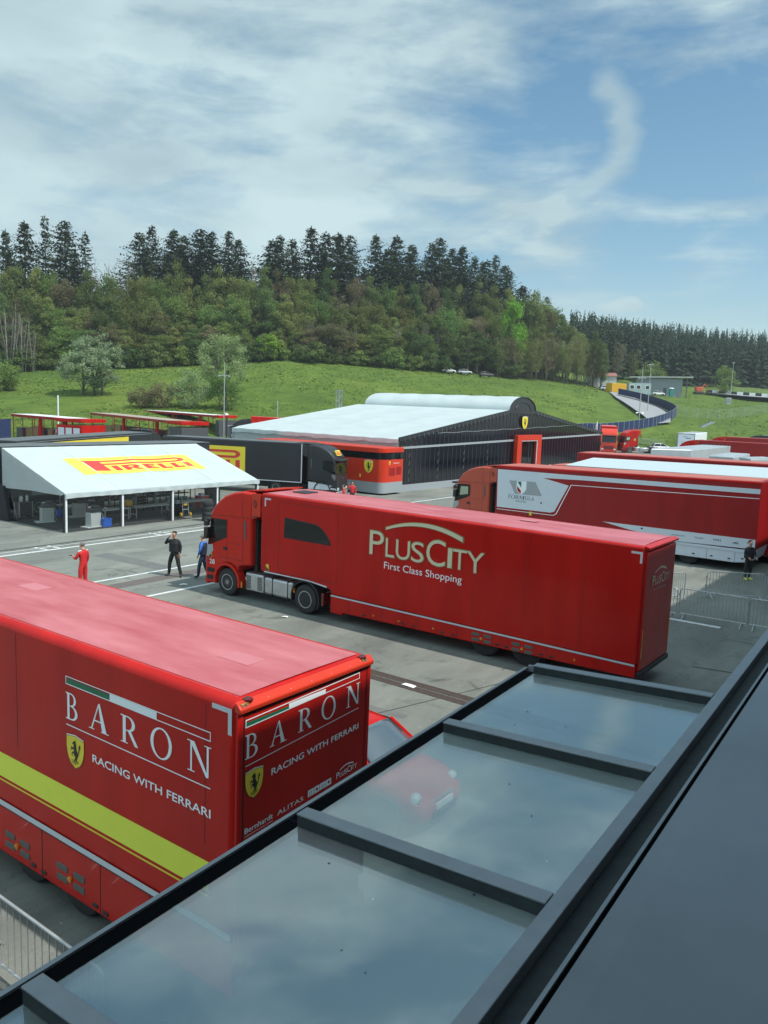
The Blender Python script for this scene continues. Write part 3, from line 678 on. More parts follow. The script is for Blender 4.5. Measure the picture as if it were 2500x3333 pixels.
def tyre_logo():                # long-P wordmark in a unit box
    P = [[(0, 1), (.145, 1), (.20, .0), (.055, .0)] if 0 else rc(.03, .17, 0, 1), [(0, 1), (.03, 1), (.03, .9)]]
    o = [(.17, 1)] + [(.90, 1)] + arc(.90, .79, .10, .21, 90, -90, 10) + [(.90, .58), (.17, .58)]
    i = [(.17, .875)] + [(.895, .875)] + arc(.895, .79, .045, .085, 90, -90, 10) + [(.895, .705), (.17, .705)]
    P += band(o, i)
    def I(x0, x1): return [rc(x0, x1, 0, .48)]
    def L_(x0, x1): return [rc(x0, x0+.055, 0, .48), rc(x0+.055, x1, 0, .13)]
    def E_(x0, x1): return [rc(x0, x0+.055, 0, .48), rc(x0+.055, x1, 0, .11), rc(x0+.055, x1-.02, .19, .29), rc(x0+.055, x1, .37, .48)]
    R_ = [rc(.315, .370, 0, .48)] + band([(.37, .48), (.42, .48)] + arc(.42, .33, .05, .15, 90, -90, 8) + [(.37, .18)], [(.37, .38), (.40, .38)] + arc(.40, .33, .02, .05, 90, -90, 8) + [(.37, .28)]) + [[(.385, .18), (.43, .18), (.49, 0), (.425, 0)]]
    return P + I(.22, .28) + R_ + E_(.515, .635) + L_(.665, .775) + L_(.80, .905) + I(.935, .995)
def shield_shape(k=1.0):
    pts = [(.5+.5*k*x, .5+.5*k*y) for x, y in [(-1, .86), (-.5, .95), (0, 1.0), (.5, .95), (1, .86), (1, .25), (.93, -.1), (.78, -.45), (.52, -.75), (0, -1), (-.52, -.75), (-.78, -.45), (-.93, -.1), (-1, .25)]]
    return pts
HORSE = [
    [(.40, .40), (.50, .36), (.62, .44), (.66, .55), (.60, .66), (.50, .68), (.42, .60), (.38, .50)],          # barrel
    [(.42, .60), (.52, .66), (.56, .80), (.55, .90), (.47, .92), (.40, .84), (.38, .70)],                      # neck
    [(.47, .93), (.55, .90), (.50, .82), (.36, .78), (.29, .80), (.30, .85), (.40, .90)],                      # head
    [(.50, .92), (.55, .97), (.56, .91)],                                                                      # ear
    [(.40, .60), (.30, .60), (.20, .66), (.22, .70), (.32, .66), (.42, .67)], [(.20, .66), (.16, .54), (.20, .53), (.245, .65)],   # raised leg
    [(.40, .54), (.28, .50), (.22, .42), (.26, .40), (.33, .46), (.42, .48)], [(.22, .42), (.28, .33), (.31, .35), (.26, .42)],
    [(.48, .38), (.62, .46), (.60, .32), (.50, .22), (.44, .24), (.52, .33)], [(.44, .25), (.52, .23), (.42, .12), (.34, .08), (.33, .12), (.40, .15)],
    [(.60, .46), (.67, .52), (.70, .36), (.62, .26), (.57, .28), (.62, .37)], [(.57, .29), (.63, .27), (.58, .14), (.52, .06), (.48, .08), (.54, .16)],
    [(.64, .52), (.68, .58), (.76, .46), (.74, .40)], [(.74, .40), (.77, .47), (.84, .62), (.86, .78), (.80, .80), (.78, .64)], [(.80, .72), (.90, .70), (.92, .82), (.84, .86)],
    [(.54, .90), (.60, .78), (.60, .68), (.55, .66), (.55, .80)]]                                               # mane
def emblem(parent, q, fmap, h=.006, initials=True, bar=True):
    sh = decal('shield_emblem', [shield_shape()], fmap, M['yellow_green'] if 0 else M['yellow'], parent, h, q)
    mb = MB(); mb.cur = 0; w = quad_in(q)
    decal('', [[(.13+.74*x, .06+.86*y) for x, y in p] for p in HORSE], fmap, None, None, h+.003, q, mb, .0002)
    o = mb.build('horse_mark', M['print_black'], sh, normals=False)
    mb = MB(); sp, ip = shield_shape(1.0), shield_shape(1.035)
    decal('', [[ip[i], ip[(i+1) % 14], sp[(i+1) % 14], sp[i]] for i in range(14)], fmap, None, None, h+.001, q, mb, 0)
    mb.build('shield_rim', M['print_black'], sh, normals=False)
    if bar:
        mb = MB(); decal('', [[(0, .955), (.5, 1.02), (1, .955), (1, .985), (.5, 1.05), (0, .985)]], fmap, None, None, h+.002, q, mb)
        mb.build('white_bar', M['print_white'], sh, normals=False)
    if initials:
        mb = MB(); text('', 'S', [w(*p) for p in rq(.29, .37, .16, .25)], fmap, None, None, h+.004, mb=mb); text('', 'F', [w(*p) for p in rq(.62, .70, .16, .25)], fmap, None, None, h+.004, mb=mb)
        mb.build('initials', M['print_black'], sh, normals=False)
    return sh

# ------------------------------------------------------------------ lorries
def wheel(parent, x, y, side=-1, r=.5, w=.30, hub=True, rimm='steel'):
    """tyre with a dished steel rim; side -1 shows its face towards local -y"""
    mb = MB(); s = side
    prof = [(r*.56, 0), (r*.80, 0), (r*.93, s*-.02*-1 if 0 else -s*.015), (r*.99, -s*.05), (r, -s*.09), (r, -s*(w-.09)), (r*.98, -s*(w-.04)), (r*.80, -s*w), (r*.56, -s*w)]
    mb.lathe(prof, (x, y, r), 'y', 36)
    t = mb.build('wheel', M['rubber'], parent, smooth=True, angle=35)
    mb = MB(); mb.lathe([(r*.50, -s*.03), (r*.53, s*.008), (r*.575, s*.008), (r*.585, -s*.02), (r*.53, -s*.06), (r*.485, -s*.13), (r*.47, -s*.13)], (x, y, r), 'y', 30)
    mb.build('rim', M[rimm], t, smooth=True, angle=35)
    mb = MB(); mb.lathe([(r*.48, -s*.131), (r*.34, -s*.12 if hub else -s*.18), (r*.32, -s*.05 if hub else -s*.18), (r*.17, -s*.04 if hub else -s*.12), (r*.16, s*.005 if hub else -s*.05), (.0, s*.01 if hub else -s*.045)], (x, y, r), 'y', 30)
    for k in range(10):
        a = k*.6283; mb.lathe([(.016, -s*.06), (.016, s*.002 if hub else -s*.09), (0, s*.004 if hub else -s*.088)], (x + r*.25*math.cos(a), y, r + r*.25*math.sin(a)), 'y', 6)
    mb.build('hub', M['rim'], t, smooth=True, angle=35)
    mb = MB()
    for k in range(8):
        a = k*.785; mb.lathe([(.03, -s*.135), (.03, -s*.1165), (0, -s*.1160)], (x + r*.42*math.cos(a), y, r + r*.42*math.sin(a)), 'y', 8)
    mb.build('rim_hole', M['dark'], t)
    return t
def cab(parent, x0, paint, y0=0., W=2.5, sgn=1, windows='dark', side_fin=True, number=None, front=True, sticker=True):
    """sleeper cab whose back wall is at local x0; it faces local -x"""
    def X(dx): return x0 - dx
    out = [(0, 1.30), (.62, 1.22), (.68, .98), (.83, 1.16), (1.10, 1.26), (1.38, 1.22), (1.66, 1.05), (1.80, .80), (1.84, .36), (2.36, .36), (2.43, .55), (2.43, 1.25), (2.37, 1.72), (2.17, 2.88), (2.14, 3.02), (1.98, 3.28), (1.76, 3.50), (1.40, 3.74), (.95, 3.90), (.55, 3.97), (0, 3.97)]
    mb = MB(); mb.prism([(X(a), z) for a, z in out], 'y', y0, y0+W)
    body = mb.build('cab', paint, parent, bevel=.085, seg=4)
    e = .004
    ym, yf = y0-e, y0+W+e
    def panel(name, pts, m, parent=body, t=.010):
        for ya, yb in ((ym-t, y0-.002), (y0+W+.002, yf+t)):
            mb = MB(); mb.prism([(X(a), z) for a, z in pts], 'y', ya, yb); mb.build(name, m, parent)
    panel('side_window', [(1.28, 2.20), (2.22, 1.80), (2.28, 1.86), (2.10, 2.84), (1.28, 2.86)], M['glass_dark'])
    panel('window_trim', [(2.24, 1.36), (2.33, 1.40), (2.30, 1.80), (2.02, 1.86), (1.98, 1.62)], M['print_grey'] if paint is not M['black'] else M['chrome'], t=.012)
    if windows == 'clear': panel('pale_pane', [(1.40, 2.30), (1.95, 2.20), (1.90, 2.72), (1.40, 2.74)], mat('pale_green_window', (.36, .42, .28), .3), t=.014)  # pale green panel set over the dark side glass
    panel('air_slot', [(.27, 2.24), (.34, 2.24), (.36, 2.90), (.27, 2.92)], M['grille'], t=.014)
    panel('door_handle', [(1.26, 1.72), (1.44, 1.72), (1.44, 1.84), (1.26, 1.84)], M['plastic'], t=.018)
    mb = MB()
    def seam(pts, w=.010):
        for (a, z), (c, q) in zip(pts[:-1], pts[1:]):
            d = math.hypot(c-a, q-z); nx, nz = -(q-z)/d*w/2, (c-a)/d*w/2
            for yy0, yy1 in ((ym-.001, y0-.001), (y0+W+.001, yf+.001)):
                mb.prism([(X(a+nx), z+nz), (X(c+nx), q+nz), (X(c-nx), q-nz), (X(a-nx), z-nz)], 'y', yy0, yy1)
    seam([(1.24, 1.30), (1.24, 2.92)]); seam([(.42, 1.30), (.42, 3.05)]); seam([(.05, 3.04), (2.10, 2.97)], .014); seam([(.46, 3.05), (.46, 3.92)])
    seam([(.42, 1.42), (1.24, 1.46), (1.70, 1.40)], .012); seam([(.55, 2.02), (1.10, 2.02)]); seam([(2.36, 1.20), (1.9, 1.22)], .01)
    mb.build('door_seam', M['dark'], body)
    # stepped entry
    mb = MB()
    for z in (.50, .78): mb.box(X(2.30), X(1.92), ym-.012, y0+.02, z, z+.16); mb.box(X(2.30), X(1.92), y0+W-.02, yf+.012, z, z+.16)
    mb.build('step', M['dark'], body)
    def arch_pts(r, a0, a1): return [(X(1.24) + r*math.cos(math.radians(a)), .55 + r*math.sin(math.radians(a))) for a in range(a0, a1+1, 12)]
    o_, i_ = arch_pts(.70, -12, 192), arch_pts(.60, -12, 192)
    for ya, yb in ((y0-.035, y0+.30), (y0+W-.30, y0+W+.035)):
        mb = MB(); P_ = o_+i_[::-1]; mb.prism(P_, 'y', ya, yb); mb.build('wheel_arch', paint, body)
    # mirrors
    for yy, d in ((y0, -1), (y0+W, 1)):
        mb = MB(); ya = yy + d*.02
        mb.box(X(2.30), X(2.15), min(ya, ya+d*.20), max(ya, ya+d*.20), 2.06, 2.50); mb.box(X(2.30), X(2.16), min(ya, ya+d*.20), max(ya, ya+d*.20), 2.54, 2.76)
        mb.box(X(2.26), X(2.08), min(yy, ya+d*.1), max(yy, ya+d*.1), 2.77, 2.82)
        mb.build('mirror', M['plastic'], body, bevel=.04, seg=3)
    if front:
        def fp(z): return 2.37 - (z-1.72)*(.20/1.16)
        mb = MB(); n = .012
        mb.hexa([(X(fp(1.78)+.001), y0+.13, 1.78), (X(fp(1.78)+.001), y0+W-.13, 1.78), (X(fp(1.78)+n), y0+W-.13, 1.78), (X(fp(1.78)+n), y0+.13, 1.78),
                 (X(fp(2.80)+.001), y0+.20, 2.80), (X(fp(2.80)+.001), y0+W-.20, 2.80), (X(fp(2.80)+n), y0+W-.20, 2.80), (X(fp(2.80)+n), y0+.20, 2.80)])
        mb.build('windscreen', M['glass_dark'], body)
        mb = MB(); mb.box(X(2.62), X(2.18), y0+.14, y0+W-.14, 2.83, 2.93); mb.build('sun_visor', M['plastic'], body, bevel=.02)
        mb = MB()
        for z in (.72, .86, 1.00, 1.14): mb.box(X(2.445), X(2.425), y0+.45, y0+W-.45, z, z+.09)
        mb.build('grille', M['plastic'], body)
        for yy in (y0+.12, y0+W-.50):
            mb = MB(); mb.box(X(2.455), X(2.40), yy, yy+.38, .58, .80); mb.build('headlight', M['lamp_glass'], body, bevel=.03)
        mb = MB(); mb.box(X(2.47), X(2.30), y0+.04, y0+W-.04, .30, .50); mb.build('bumper', paint if paint is not M['black'] else M['steel'], body, bevel=.03)
        mb = MB()
        for s_ in (.95, 1.55): mb.tube([(X(fp(1.82)+.03), y0+s_-.45, 1.84), (X(fp(2.1)+.03), y0+s_+.05, 1.98)], .012, 6)
        mb.build('wiper', M['plastic'], body)
    if side_fin:
        for ya, yb in ((y0+.01, y0+.06), (y0+W-.06, y0+W-.01)):
            mb = MB(); mb.prism([(X(.0), 3.03), (X(0), 3.96), (X(-.42), 3.96), (X(-.42), 3.16)], 'y', ya, yb); mb.build('air_fin', paint if paint is M['black'] else M['red_orange'] if paint in (M['red'], M['red_cab'], M['red_orange']) else paint, body)
        mb = MB(); mb.hexa([(X(.6), y0+.25, 3.96), (X(-.40), y0+.25, 4.06), (X(-.40), y0+W-.25, 4.06), (X(.6), y0+W-.25, 3.96), (X(.6), y0+.25, 3.99), (X(-.40), y0+.25, 4.10), (X(-.40), y0+W-.25, 4.10), (X(.6), y0+W-.25, 3.99)])
        mb.build('roof_spoiler', paint, body)
        mb = MB(); mb.tube([(X(-.18), y0-.012, 3.72), (X(-.26), y0-.02, 3.60), (X(-.2), y0-.02, 3.45), (X(-.12), y0-.02, 3.62), (X(-.16), y0-.012, 3.74)], .012, 6); mb.tube([(X(-.05), y0-.01, 3.12), (X(-.3), y0-.02, 3.15)], .018, 6)
        mb.build('fin_bracket', M['plastic'], body)
    mb = MB(); mb.box(X(.02), X(-.12), y0+.22, y0+W-.22, 1.1, 3.0); mb.build('cab_back', M['dark'], body)
    mb = MB()
    for k in range(9): mb.box(X(-.13), X(-.20), y0+.35, y0+.8, 1.35+k*.17, 1.44+k*.17)
    mb.build('bellows', M['plastic'], body)
    if number:
        text('race_number', number, rq(X(2.18) if sgn > 0 else X(1.9), X(1.90) if sgn > 0 else X(2.18), 1.10, 1.28), side_map(ym-.004), M['print_white'], body)
    if sticker:
        mb = MB(); mb.box(X(2.26), X(2.08), ym-.006, y0, 1.33, 1.66); st = mb.build('warning_sticker', M['yellow'], body)
        mb = MB(); mb.prism([(X(2.25), 1.34), (X(2.09), 1.34), (X(2.09), 1.44), (X(2.25), 1.58)], 'y', ym-.0085, ym-.0065); mb.prism([(X(2.25), 1.60), (X(2.09), 1.50), (X(2.09), 1.65)], 'y', ym-.0085, ym-.0065); mb.build('sticker_print', M['print_black'], st)
    return body
def chassis(parent, x0, y0=0, W=2.5, tanks=True):
    """tractor frame behind the cab, x0 = cab back"""
    mb = MB(); mb.box(x0-2.2, x0+3.6, y0+.75, y0+1.05, .62, .92); mb.box(x0-2.2, x0+3.6, y0+W-1.05, y0+W-.75, .62, .92); mb.box(x0+.3, x0+2.2, y0+.5, y0+W-.5, .5, .9); mb.build('chassis', M['dark'], parent)
    wheel(parent, x0-1.24, y0+.02, -1, .52); wheel(parent, x0-1.24, y0+W-.02, 1, .52)
    wheel(parent, x0+2.62, y0+.04, -1, .52, .56, hub=False); wheel(parent, x0+2.62, y0+W-.04, 1, .52, .56, hub=False)
    if tanks:
        mb = MB(); mb.box(x0-.36, x0+.55, y0+.10, y0+.70, .36, 1.02); ex = mb.build('exhaust_box', M['alu'], parent, bevel=.05, seg=3)
        mb = MB()
        for i in range(7):
            for j in range(9): mb.box(x0-.30+i*.034, x0-.28+i*.034, y0+.094, y0+.101, .44+j*.055, .475+j*.055); mb.box(x0+.26+i*.034, x0+.28+i*.034, y0+.094, y0+.101, .44+j*.055, .475+j*.055)
        mb.build('perforation', M['dark'], ex)
        mb = MB(); mb.box(x0+.58, x0+1.98, y0+.10, y0+.70, .36, 1.0); tk = mb.build('fuel_tank', M['alu'], parent, bevel=.09, seg=4)
        for q in (.98, 1.72):
            mb = MB(); mb.box(x0+q, x0+q+.05, y0+.085, y0+.715, .30, 1.02); mb.build('tank_strap', M['plastic'], tk, bevel=.03)
        for yy in (y0+.02, y0+W-.58):
            mb = MB()
            o_ = [(x0+2.62+.66*math.cos(math.radians(a)), .55+.64*math.sin(math.radians(a))) for a in range(-25, 206, 11)]
            i_ = [(x0+2.62+.61*math.cos(math.radians(a)), .55+.59*math.sin(math.radians(a))) for a in range(-25, 206, 11)]
            for i in range(len(o_)-1): mb.prism([o_[i], o_[i+1], i_[i+1], i_[i]], 'y', yy, yy+.56)
            mb.build('mudguard', M['plastic'], parent)
        mb = MB(); mb.box(x0+3.32, x0+3.42, y0+.08, y0+.50, .42, .86); tl = mb.build('tail_lamp', M['red_lens'], parent)
        mb = MB(); mb.box(x0+2.05, x0+2.10, y0+.06, y0+.10, .66, .82); mb.box(x0-.45, x0-.40, y0-.05, y0+.0, .44, .66); mb.build('side_reflector', M['amber'], parent)
def trailer_box(parent, poly, W, paint, y0=0., bevel=.07, name='trailer_body'):
    mb = MB(); mb.prism(poly, 'y', y0, y0+W); return mb.build(name, paint, parent, bevel=bevel, seg=4)
def roof_sheet(parent, x0, x1, z0, z1, W, m, inset=.13, y0=0., h=.004):
    mb = MB()
    def f(u, v):
        x = x0+.1 + (x1-x0-.2)*u; z = z0+(z1-z0)*u
        return (x, y0+inset+(W-2*inset)*v, z+h+.012*math.sin(v*math.pi))
    mb.grid(f, 12, 6); return mb.build('roof', m, parent, smooth=True, angle=180)
def axle_wheels(parent, xs, y0=0., W=2.5, r=.5):
    for x in xs: wheel(parent, x, y0+.10, -1, r, .34, rimm='plastic'); wheel(parent, x, y0+W-.10, 1, r, .34, rimm='plastic')  # black rim colour stands in for the shade under the trailer
    mb = MB(); mb.box(min(xs)-.6, max(xs)+1.2, y0+.5, y0+W-.5, .5, 1.0); mb.build('axle_frame', M['dark'], parent)
def skirt_vents(parent, spots, y, m=None):
    for x, z in spots:
        mb = MB()
        for dx, dz in ((-.33, .06), (-.33, -.10), (.07, .06), (.07, -.10)):
            mb.box(x+dx, x+dx+.26, y-.012, y+.01, z+dz, z+dz+.10)
        v = mb.build('skirt_vent', M['grille'], parent, bevel=.03)
        mb = MB(); mb.lathe([(.045, .01), (.045, -.03), (0, -.045)], (x, y, z+.01), 'y', 12); mb.build('side_marker', M['amber'], v)
def panel_lines(parent, xs, y, z0, z1, name='panel_gap', m=None):
    mb = MB()
    for x in xs: mb.box(x-.007, x+.007, y-.003, y+.003, z0, z1)
    mb.build(name, m or M['dark'], parent)
def latches(parent, spots, y):
    mb = MB()
    for x, z in spots: mb.box(x-.06, x+.06, y-.012, y+.004, z-.03, z+.03)
    mb.build('latch', M['plastic'], parent, bevel=.01)
def corner_mark(parent, q, y, d, m='silver_strip', vert=.30, hor=.30, t=.06, rear=False):
    u, z = q; mb = MB()
    decal('', [rc(min(u, u+d*hor), max(u, u+d*hor), z-t, z), rc(min(u, u+d*t), max(u, u+d*t), z-vert, z-t)], side_map(y), None, None, .004, None, mb)
    mb.build('corner_marking', M[m], parent, normals=False)
# ------------------------------------------------------------------ red lorry with the cream shopping lettering
pc = thing('race_truck', 'glossy red articulated truck with cream shopping centre lettering along its side', 'truck', (-6.67, 20.58, 0))
LP = 13.75
trailer_box(pc, [(0, .78), (-10.45, .90), (-10.46, 1.04), (-10.60, 1.09), (-11.42, 1.20), (-LP, 1.21), (-LP, 4.02), (0, 3.95)], 2.5, M['red'], bevel=.10)
mb = MB(); mb.prism([(-.02, .44), (-9.9, .36), (-9.92, .28), (-10.44, .28), (-10.44, .895), (-.02, .775)], 'y', .012, 2.488); mb.build('side_skirt', M['red'], pc, bevel=.02)
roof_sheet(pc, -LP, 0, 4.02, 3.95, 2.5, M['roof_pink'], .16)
ST = side_map(0)
decal('silver_stripe', [[(-.05, .755), (-10.42, .855), (-10.42, .905), (-.05, .81)], [(-10.60, 1.10), (-11.42, 1.195), (-11.42, 1.235), (-10.60, 1.16)], [(-11.42, 1.195), (-LP+.2, 1.195), (-LP+.2, 1.24), (-11.42, 1.235)]], ST, M['silver_strip'], pc, .006)
mb = MB(); mb.prism([(-12.62, 2.56), (-10.47, 2.55), (-10.52, 2.72), (-10.70, 2.93), (-10.90, 3.10), (-11.14, 3.20), (-12.60, 3.28)], 'y', -.012, .02); mb.build('lounge_window', M['glass_dark'], pc, bevel=.05, seg=3)
mb = MB()
for a, b_ in (((-12.86, 1.31), (-12.86, 3.78)), ((-12.86, 3.78), (-10.19, 3.78)), ((-10.19, 3.78), (-10.19, 1.31)), ((-10.19, 1.31), (-12.86, 1.31))):
    mb.box(min(a[0], b_[0])-.006, max(a[0], b_[0])+.006, -.003, .003, min(a[1], b_[1])-.006, max(a[1], b_[1])+.006)
mb.build('slide_out_gap', M['dark'], pc)
corner_mark(pc, (-LP+.18, 3.87), 0, 1); corner_mark(pc, (-.06, 3.80), 0, -1)
def wx(*a): return [x+6.67 for x in a]
def city(parent, y, parts, m1, m2, fmap, h=.01, t=.03):
    for nm, m, off, hh in (('letter_edge', m2, .022, h), ('lettering', m1, 0., h+.016)):
        if m is None: continue
        mb = MB()
        for s, q in parts:
            e = off*1.1; q2 = [(p[0]+(e if i in (1, 2) else -e), p[1]+(e if i > 1 else -e)) for i, p in enumerate(q)]
            text('', s, q2, fmap, None, None, hh, mb=mb)
        mb.build(nm, m, parent, normals=False)
cw = [('P', ((-8.84, 2.53), (-8.28, 2.53), (-8.28, 3.30), (-8.84, 3.30))), ('L', ((-8.20, 2.53), (-7.86, 2.53), (-7.86, 3.13), (-8.20, 3.13))), ('U', ((-7.80, 2.52), (-7.27, 2.52), (-7.27, 3.13), (-7.80, 3.13))),
      ('S', ((-7.22, 2.52), (-6.75, 2.52), (-6.75, 3.15), (-7.22, 3.15))), ('C', ((-6.66, 2.50), (-5.98, 2.50), (-5.98, 3.31), (-6.66, 3.31))), ('I', ((-5.89, 2.52), (-5.74, 2.52), (-5.74, 3.12), (-5.89, 3.12))),
      ('T', ((-5.72, 2.52), (-5.23, 2.52), (-5.23, 3.12), (-5.72, 3.12))), ('Y', ((-5.22, 2.50), (-4.65, 2.50), (-4.65, 3.12), (-5.24, 3.12)))]
city(pc, 0, cw, M['cream'], M['gold'], ST)
def bow(x0, x1, z0, zm, z1, w):     # curved swoosh above the name
    n = 20; o, i = [], []
    for k in range(n+1):
        u = k/n; z = (1-u)**2*z0 + 2*u*(1-u)*zm + u*u*z1; t = w*(.65+.5*u); o.append((x0+(x1-x0)*u, z+t/2)); i.append((x0+(x1-x0)*u, z-t/2))
    return band(o, i)
decal('swoosh_edge', bow(-8.25, -5.36, 3.42, 3.97, 3.41, .17), ST, M['gold'], pc, .01, step=0)
decal('swoosh', bow(-8.22, -5.40, 3.42, 3.97, 3.42, .125), ST, M['cream'], pc, .026, step=0)
text('tagline', 'First Class Shopping', ((-8.25, 2.06), (-5.38, 2.04), (-5.38, 2.33), (-8.25, 2.36)), ST, M['print_white'], pc, .006)
skirt_vents(pc, [(-4.62, .56), (-3.29, .53)], .012)
panel_lines(pc, [-9.65, -8.28, -6.88, -5.47, -3.95, -2.55, -1.03], .012, .42, .80)
latches(pc, [(-9.0, .46), (-7.45, .48), (-7.05, .48), (-6.0, .49), (-5.6, .49), (-4.1, .50), (-3.8, .50), (-2.7, .51), (-2.4, .51)], .012)
mb = MB()
for x, z in ((-8.6, .52), (-7.6, .53), (-6.3, .55), (-1.7, .57)): mb.lathe([(.035, .01), (.035, -.02), (0, -.03)], (x, .012, z), 'y', 10)
mb.build('side_marker', M['amber'], pc)
axle_wheels(pc, [-4.62, -3.25], .1, 2.3)
# rear end
mb = MB(); mb.box(.0, .05, .06, 2.44, .62, 3.80); mb.build('rear_door', M['red'], pc, bevel=.015)
mb = MB(); mb.prism([(-.02, 3.88), (.10, 3.86), (.11, 3.92), (-.02, 3.97)], 'y', .02, 2.48); mb.build('rear_lip', M['red'], pc, bevel=.012)
EP = end_map(.051)
e_ = [(s, [((u+8.84)/4.19*1.42+.56, (v-2.5)*.36+2.83) for u, v in q]) for s, q in cw]
city(pc, 0, e_, M['cream'], None, EP, .004); decal('swoosh', [[((u+8.84)/4.19*1.42+.56, (v-2.5)*.36+2.83) for u, v in p] for p in bow(-8.22, -5.40, 3.42, 3.97, 3.42, .16)], EP, M['cream'], pc, .004, step=0)
text('tagline', 'First Class Shopping', rq(.80, 1.75, 2.66, 2.74), EP, M['print_grey'], pc, .003)
mb = MB(); mb.box(.052, .06, .10, .17, .95, 1.75); mb.box(.052, .06, 2.33, 2.40, .95, 1.75); mb.build('reflector_tape', M['amber'], pc)
mb = MB(); mb.box(-.02, .09, .05, 2.45, .46, .60); mb.build('rear_bumper', M['plastic'], pc, bevel=.02)
hb = MB(); hb.box(-13.2, -12.55, 1.0, 1.7, 4.03, 4.07); hb.build('roof_hatch', M['black'], pc, bevel=.02)
cb = cab(pc, -LP-.47, M['red_cab'], number='28')
chassis(pc, -LP-.47)
mb = MB(); mb.box(-13.45, -13.32, -.006, 0, 1.26, 1.50); ws = mb.build('warning_sticker', M['yellow'], pc)
mb = MB(); mb.prism([(-13.44, 1.27), (-13.33, 1.27), (-13.33, 1.33), (-13.44, 1.42)], 'y', -.009, -.0065); mb.build('sticker_print', M['print_black'], ws)

# ------------------------------------------------------------------ red lorry with the roman name lettering (nearest)
KS = .948
def bx(x): return x*KS + 6.27
def bz(z): return 7.33 - (7.33-z)*KS
def bq(x0, x1, z0, z1): return rq(bx(x0), bx(x1), bz(z0), bz(z1))
ba = thing('race_truck', 'nearest red articulated truck with a wide lime yellow band and white serif name lettering', 'truck', (-6.27, 6.0, 0))
LB, WB = 13.6, 2.40
trailer_box(ba, [(0, 1.16), (-10.4, 1.16), (-10.6, 1.26), (-LB, 1.28), (-LB, 4.03), (0, 4.03)], WB, M['red'], bevel=.11)
mb = MB(); mb.prism([(-.03, .42), (-10.3, .36), (-10.38, 1.155), (-.03, 1.155)], 'y', .012, WB-.012); mb.build('side_skirt', M['red'], ba, bevel=.02)
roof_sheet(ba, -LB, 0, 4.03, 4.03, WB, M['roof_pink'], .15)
S2 = side_map(0)
decal('yellow_band', [rc(-10.3, -.42, bz(1.305), bz(1.70)-.0)], S2, M['yellow_green'], ba, .004)
decal('yellow_line', [rc(-10.3, -.42, bz(1.235), bz(1.262))], S2, M['yellow'], ba, .004)
decal('silver_stripe', [rc(-10.35, -.04, 1.162, 1.245)], S2, M['silver_strip'], ba, .014)
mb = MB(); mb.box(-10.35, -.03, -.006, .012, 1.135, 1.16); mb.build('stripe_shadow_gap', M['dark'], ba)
decal('flag_green', [rc(bx(-10.03), bx(-9.03), bz(3.255), bz(3.335))], S2, M['print_green'], ba, .006)
decal('flag_white', [rc(bx(-9.03), bx(-8.05), bz(3.255), bz(3.35))], S2, M['print_white'], ba, .006)
X0, X1, Z0, Z1 = bx(-10.05), bx(-7.04), bz(3.245), bz(3.365)
decal('flag_outline', [rc(X0, X1, Z1-.012, Z1), rc(X0, X1, Z0, Z0+.012), rc(X0, X0+.012, Z0+.012, Z1-.012), rc(X1-.012, X1, Z0+.012, Z1-.012)], S2, M['print_white'], ba, .007, step=0)
serif_word('name_lettering', [('B', bq(-10.05, -9.77, 2.74, 3.13)), ('A', bq(-9.50, -9.05, 2.75, 3.15)), ('R', bq(-8.79, -8.42, 2.76, 3.14)), ('O', bq(-8.17, -7.75, 2.755, 3.16)), ('N', bq(-7.46, -7.03, 2.775, 3.17))], S2, M['print_white'], ba)
decal('rule', [rc(bx(-10.05), bx(-7.04), bz(2.645), bz(2.660))], S2, M['print_white'], ba, .006)
emblem(ba, bq(-10.045, -9.63, 2.05, 2.52), S2)
text('slogan', 'RACING WITH FERRARI', bq(-9.43, -7.03, 2.27, 2.385), S2, M['print_white'], ba, .006, bold=.012)
corner_mark(ba, (-.07, 3.93), 0, -1, vert=.31, hor=.32)
skirt_vents(ba, [(bx(-11.45), .62), (bx(-10.02), .64)], .012)
panel_lines(ba, [bx(-10.76), bx(-9.30), bx(-8.21), -6.6, -8.0, -9.4], .012, .40, 1.14)
latches(ba, [(bx(-11.0), .50), (bx(-10.72), .49), (bx(-9.42), .50), (bx(-9.18), .48)], .012)
axle_wheels(ba, [bx(-11.42), bx(-10.08), bx(-8.75)], .08, 2.25)
# rear
E2 = end_map(.02)
def by(y): return y*KS - 6.0
def yq(y0, y1, z0, z1): return rq(by(y0), by(y1), bz(z0), bz(z1))
def yqt(y0, y1, za0, za1, zb0, zb1): return ((by(y0), bz(za0)), (by(y1), bz(zb0)), (by(y1), bz(zb1)), (by(y0), bz(za1)))
mb = MB(); mb.box(.0, .02, .10, WB-.08, .95, 3.86); mb.build('rear_door', M['red'], ba, bevel=.006)
for q_ in ((.0, .085), (WB-.07, WB)): mb = MB(); mb.box(-.02, .035, q_[0], q_[1], .9, 3.90); mb.build('rear_frame', M['red'], ba, bevel=.02)
mb = MB(); mb.box(.021, .024, .10, WB-.08, 3.845, 3.86); mb.box(.021, .0235, .09, .105, .95, 3.845); mb.box(.021, .0235, WB-.085, WB-.07, .95, 3.845); mb.build('door_gap', M['dark'], ba)
mb = MB(); mb.prism([(-.03, 3.905), (.065, 3.89), (.075, 3.945), (.01, 4.01), (-.03, 4.02)], 'y', -.006, WB+.006); mb.build('rear_lip', M['red_orange'], ba, bevel=.014, seg=3)  # sunlit orange of the lip is put into its paint colour
decal('flag_green', [rc(by(6.46), by(7.19), bz(3.51), bz(3.565))], E2, M['print_green'], ba, .006)
decal('flag_white', [rc(by(7.19), by(7.89), bz(3.53), bz(3.595))], E2, M['print_white'], ba, .006)
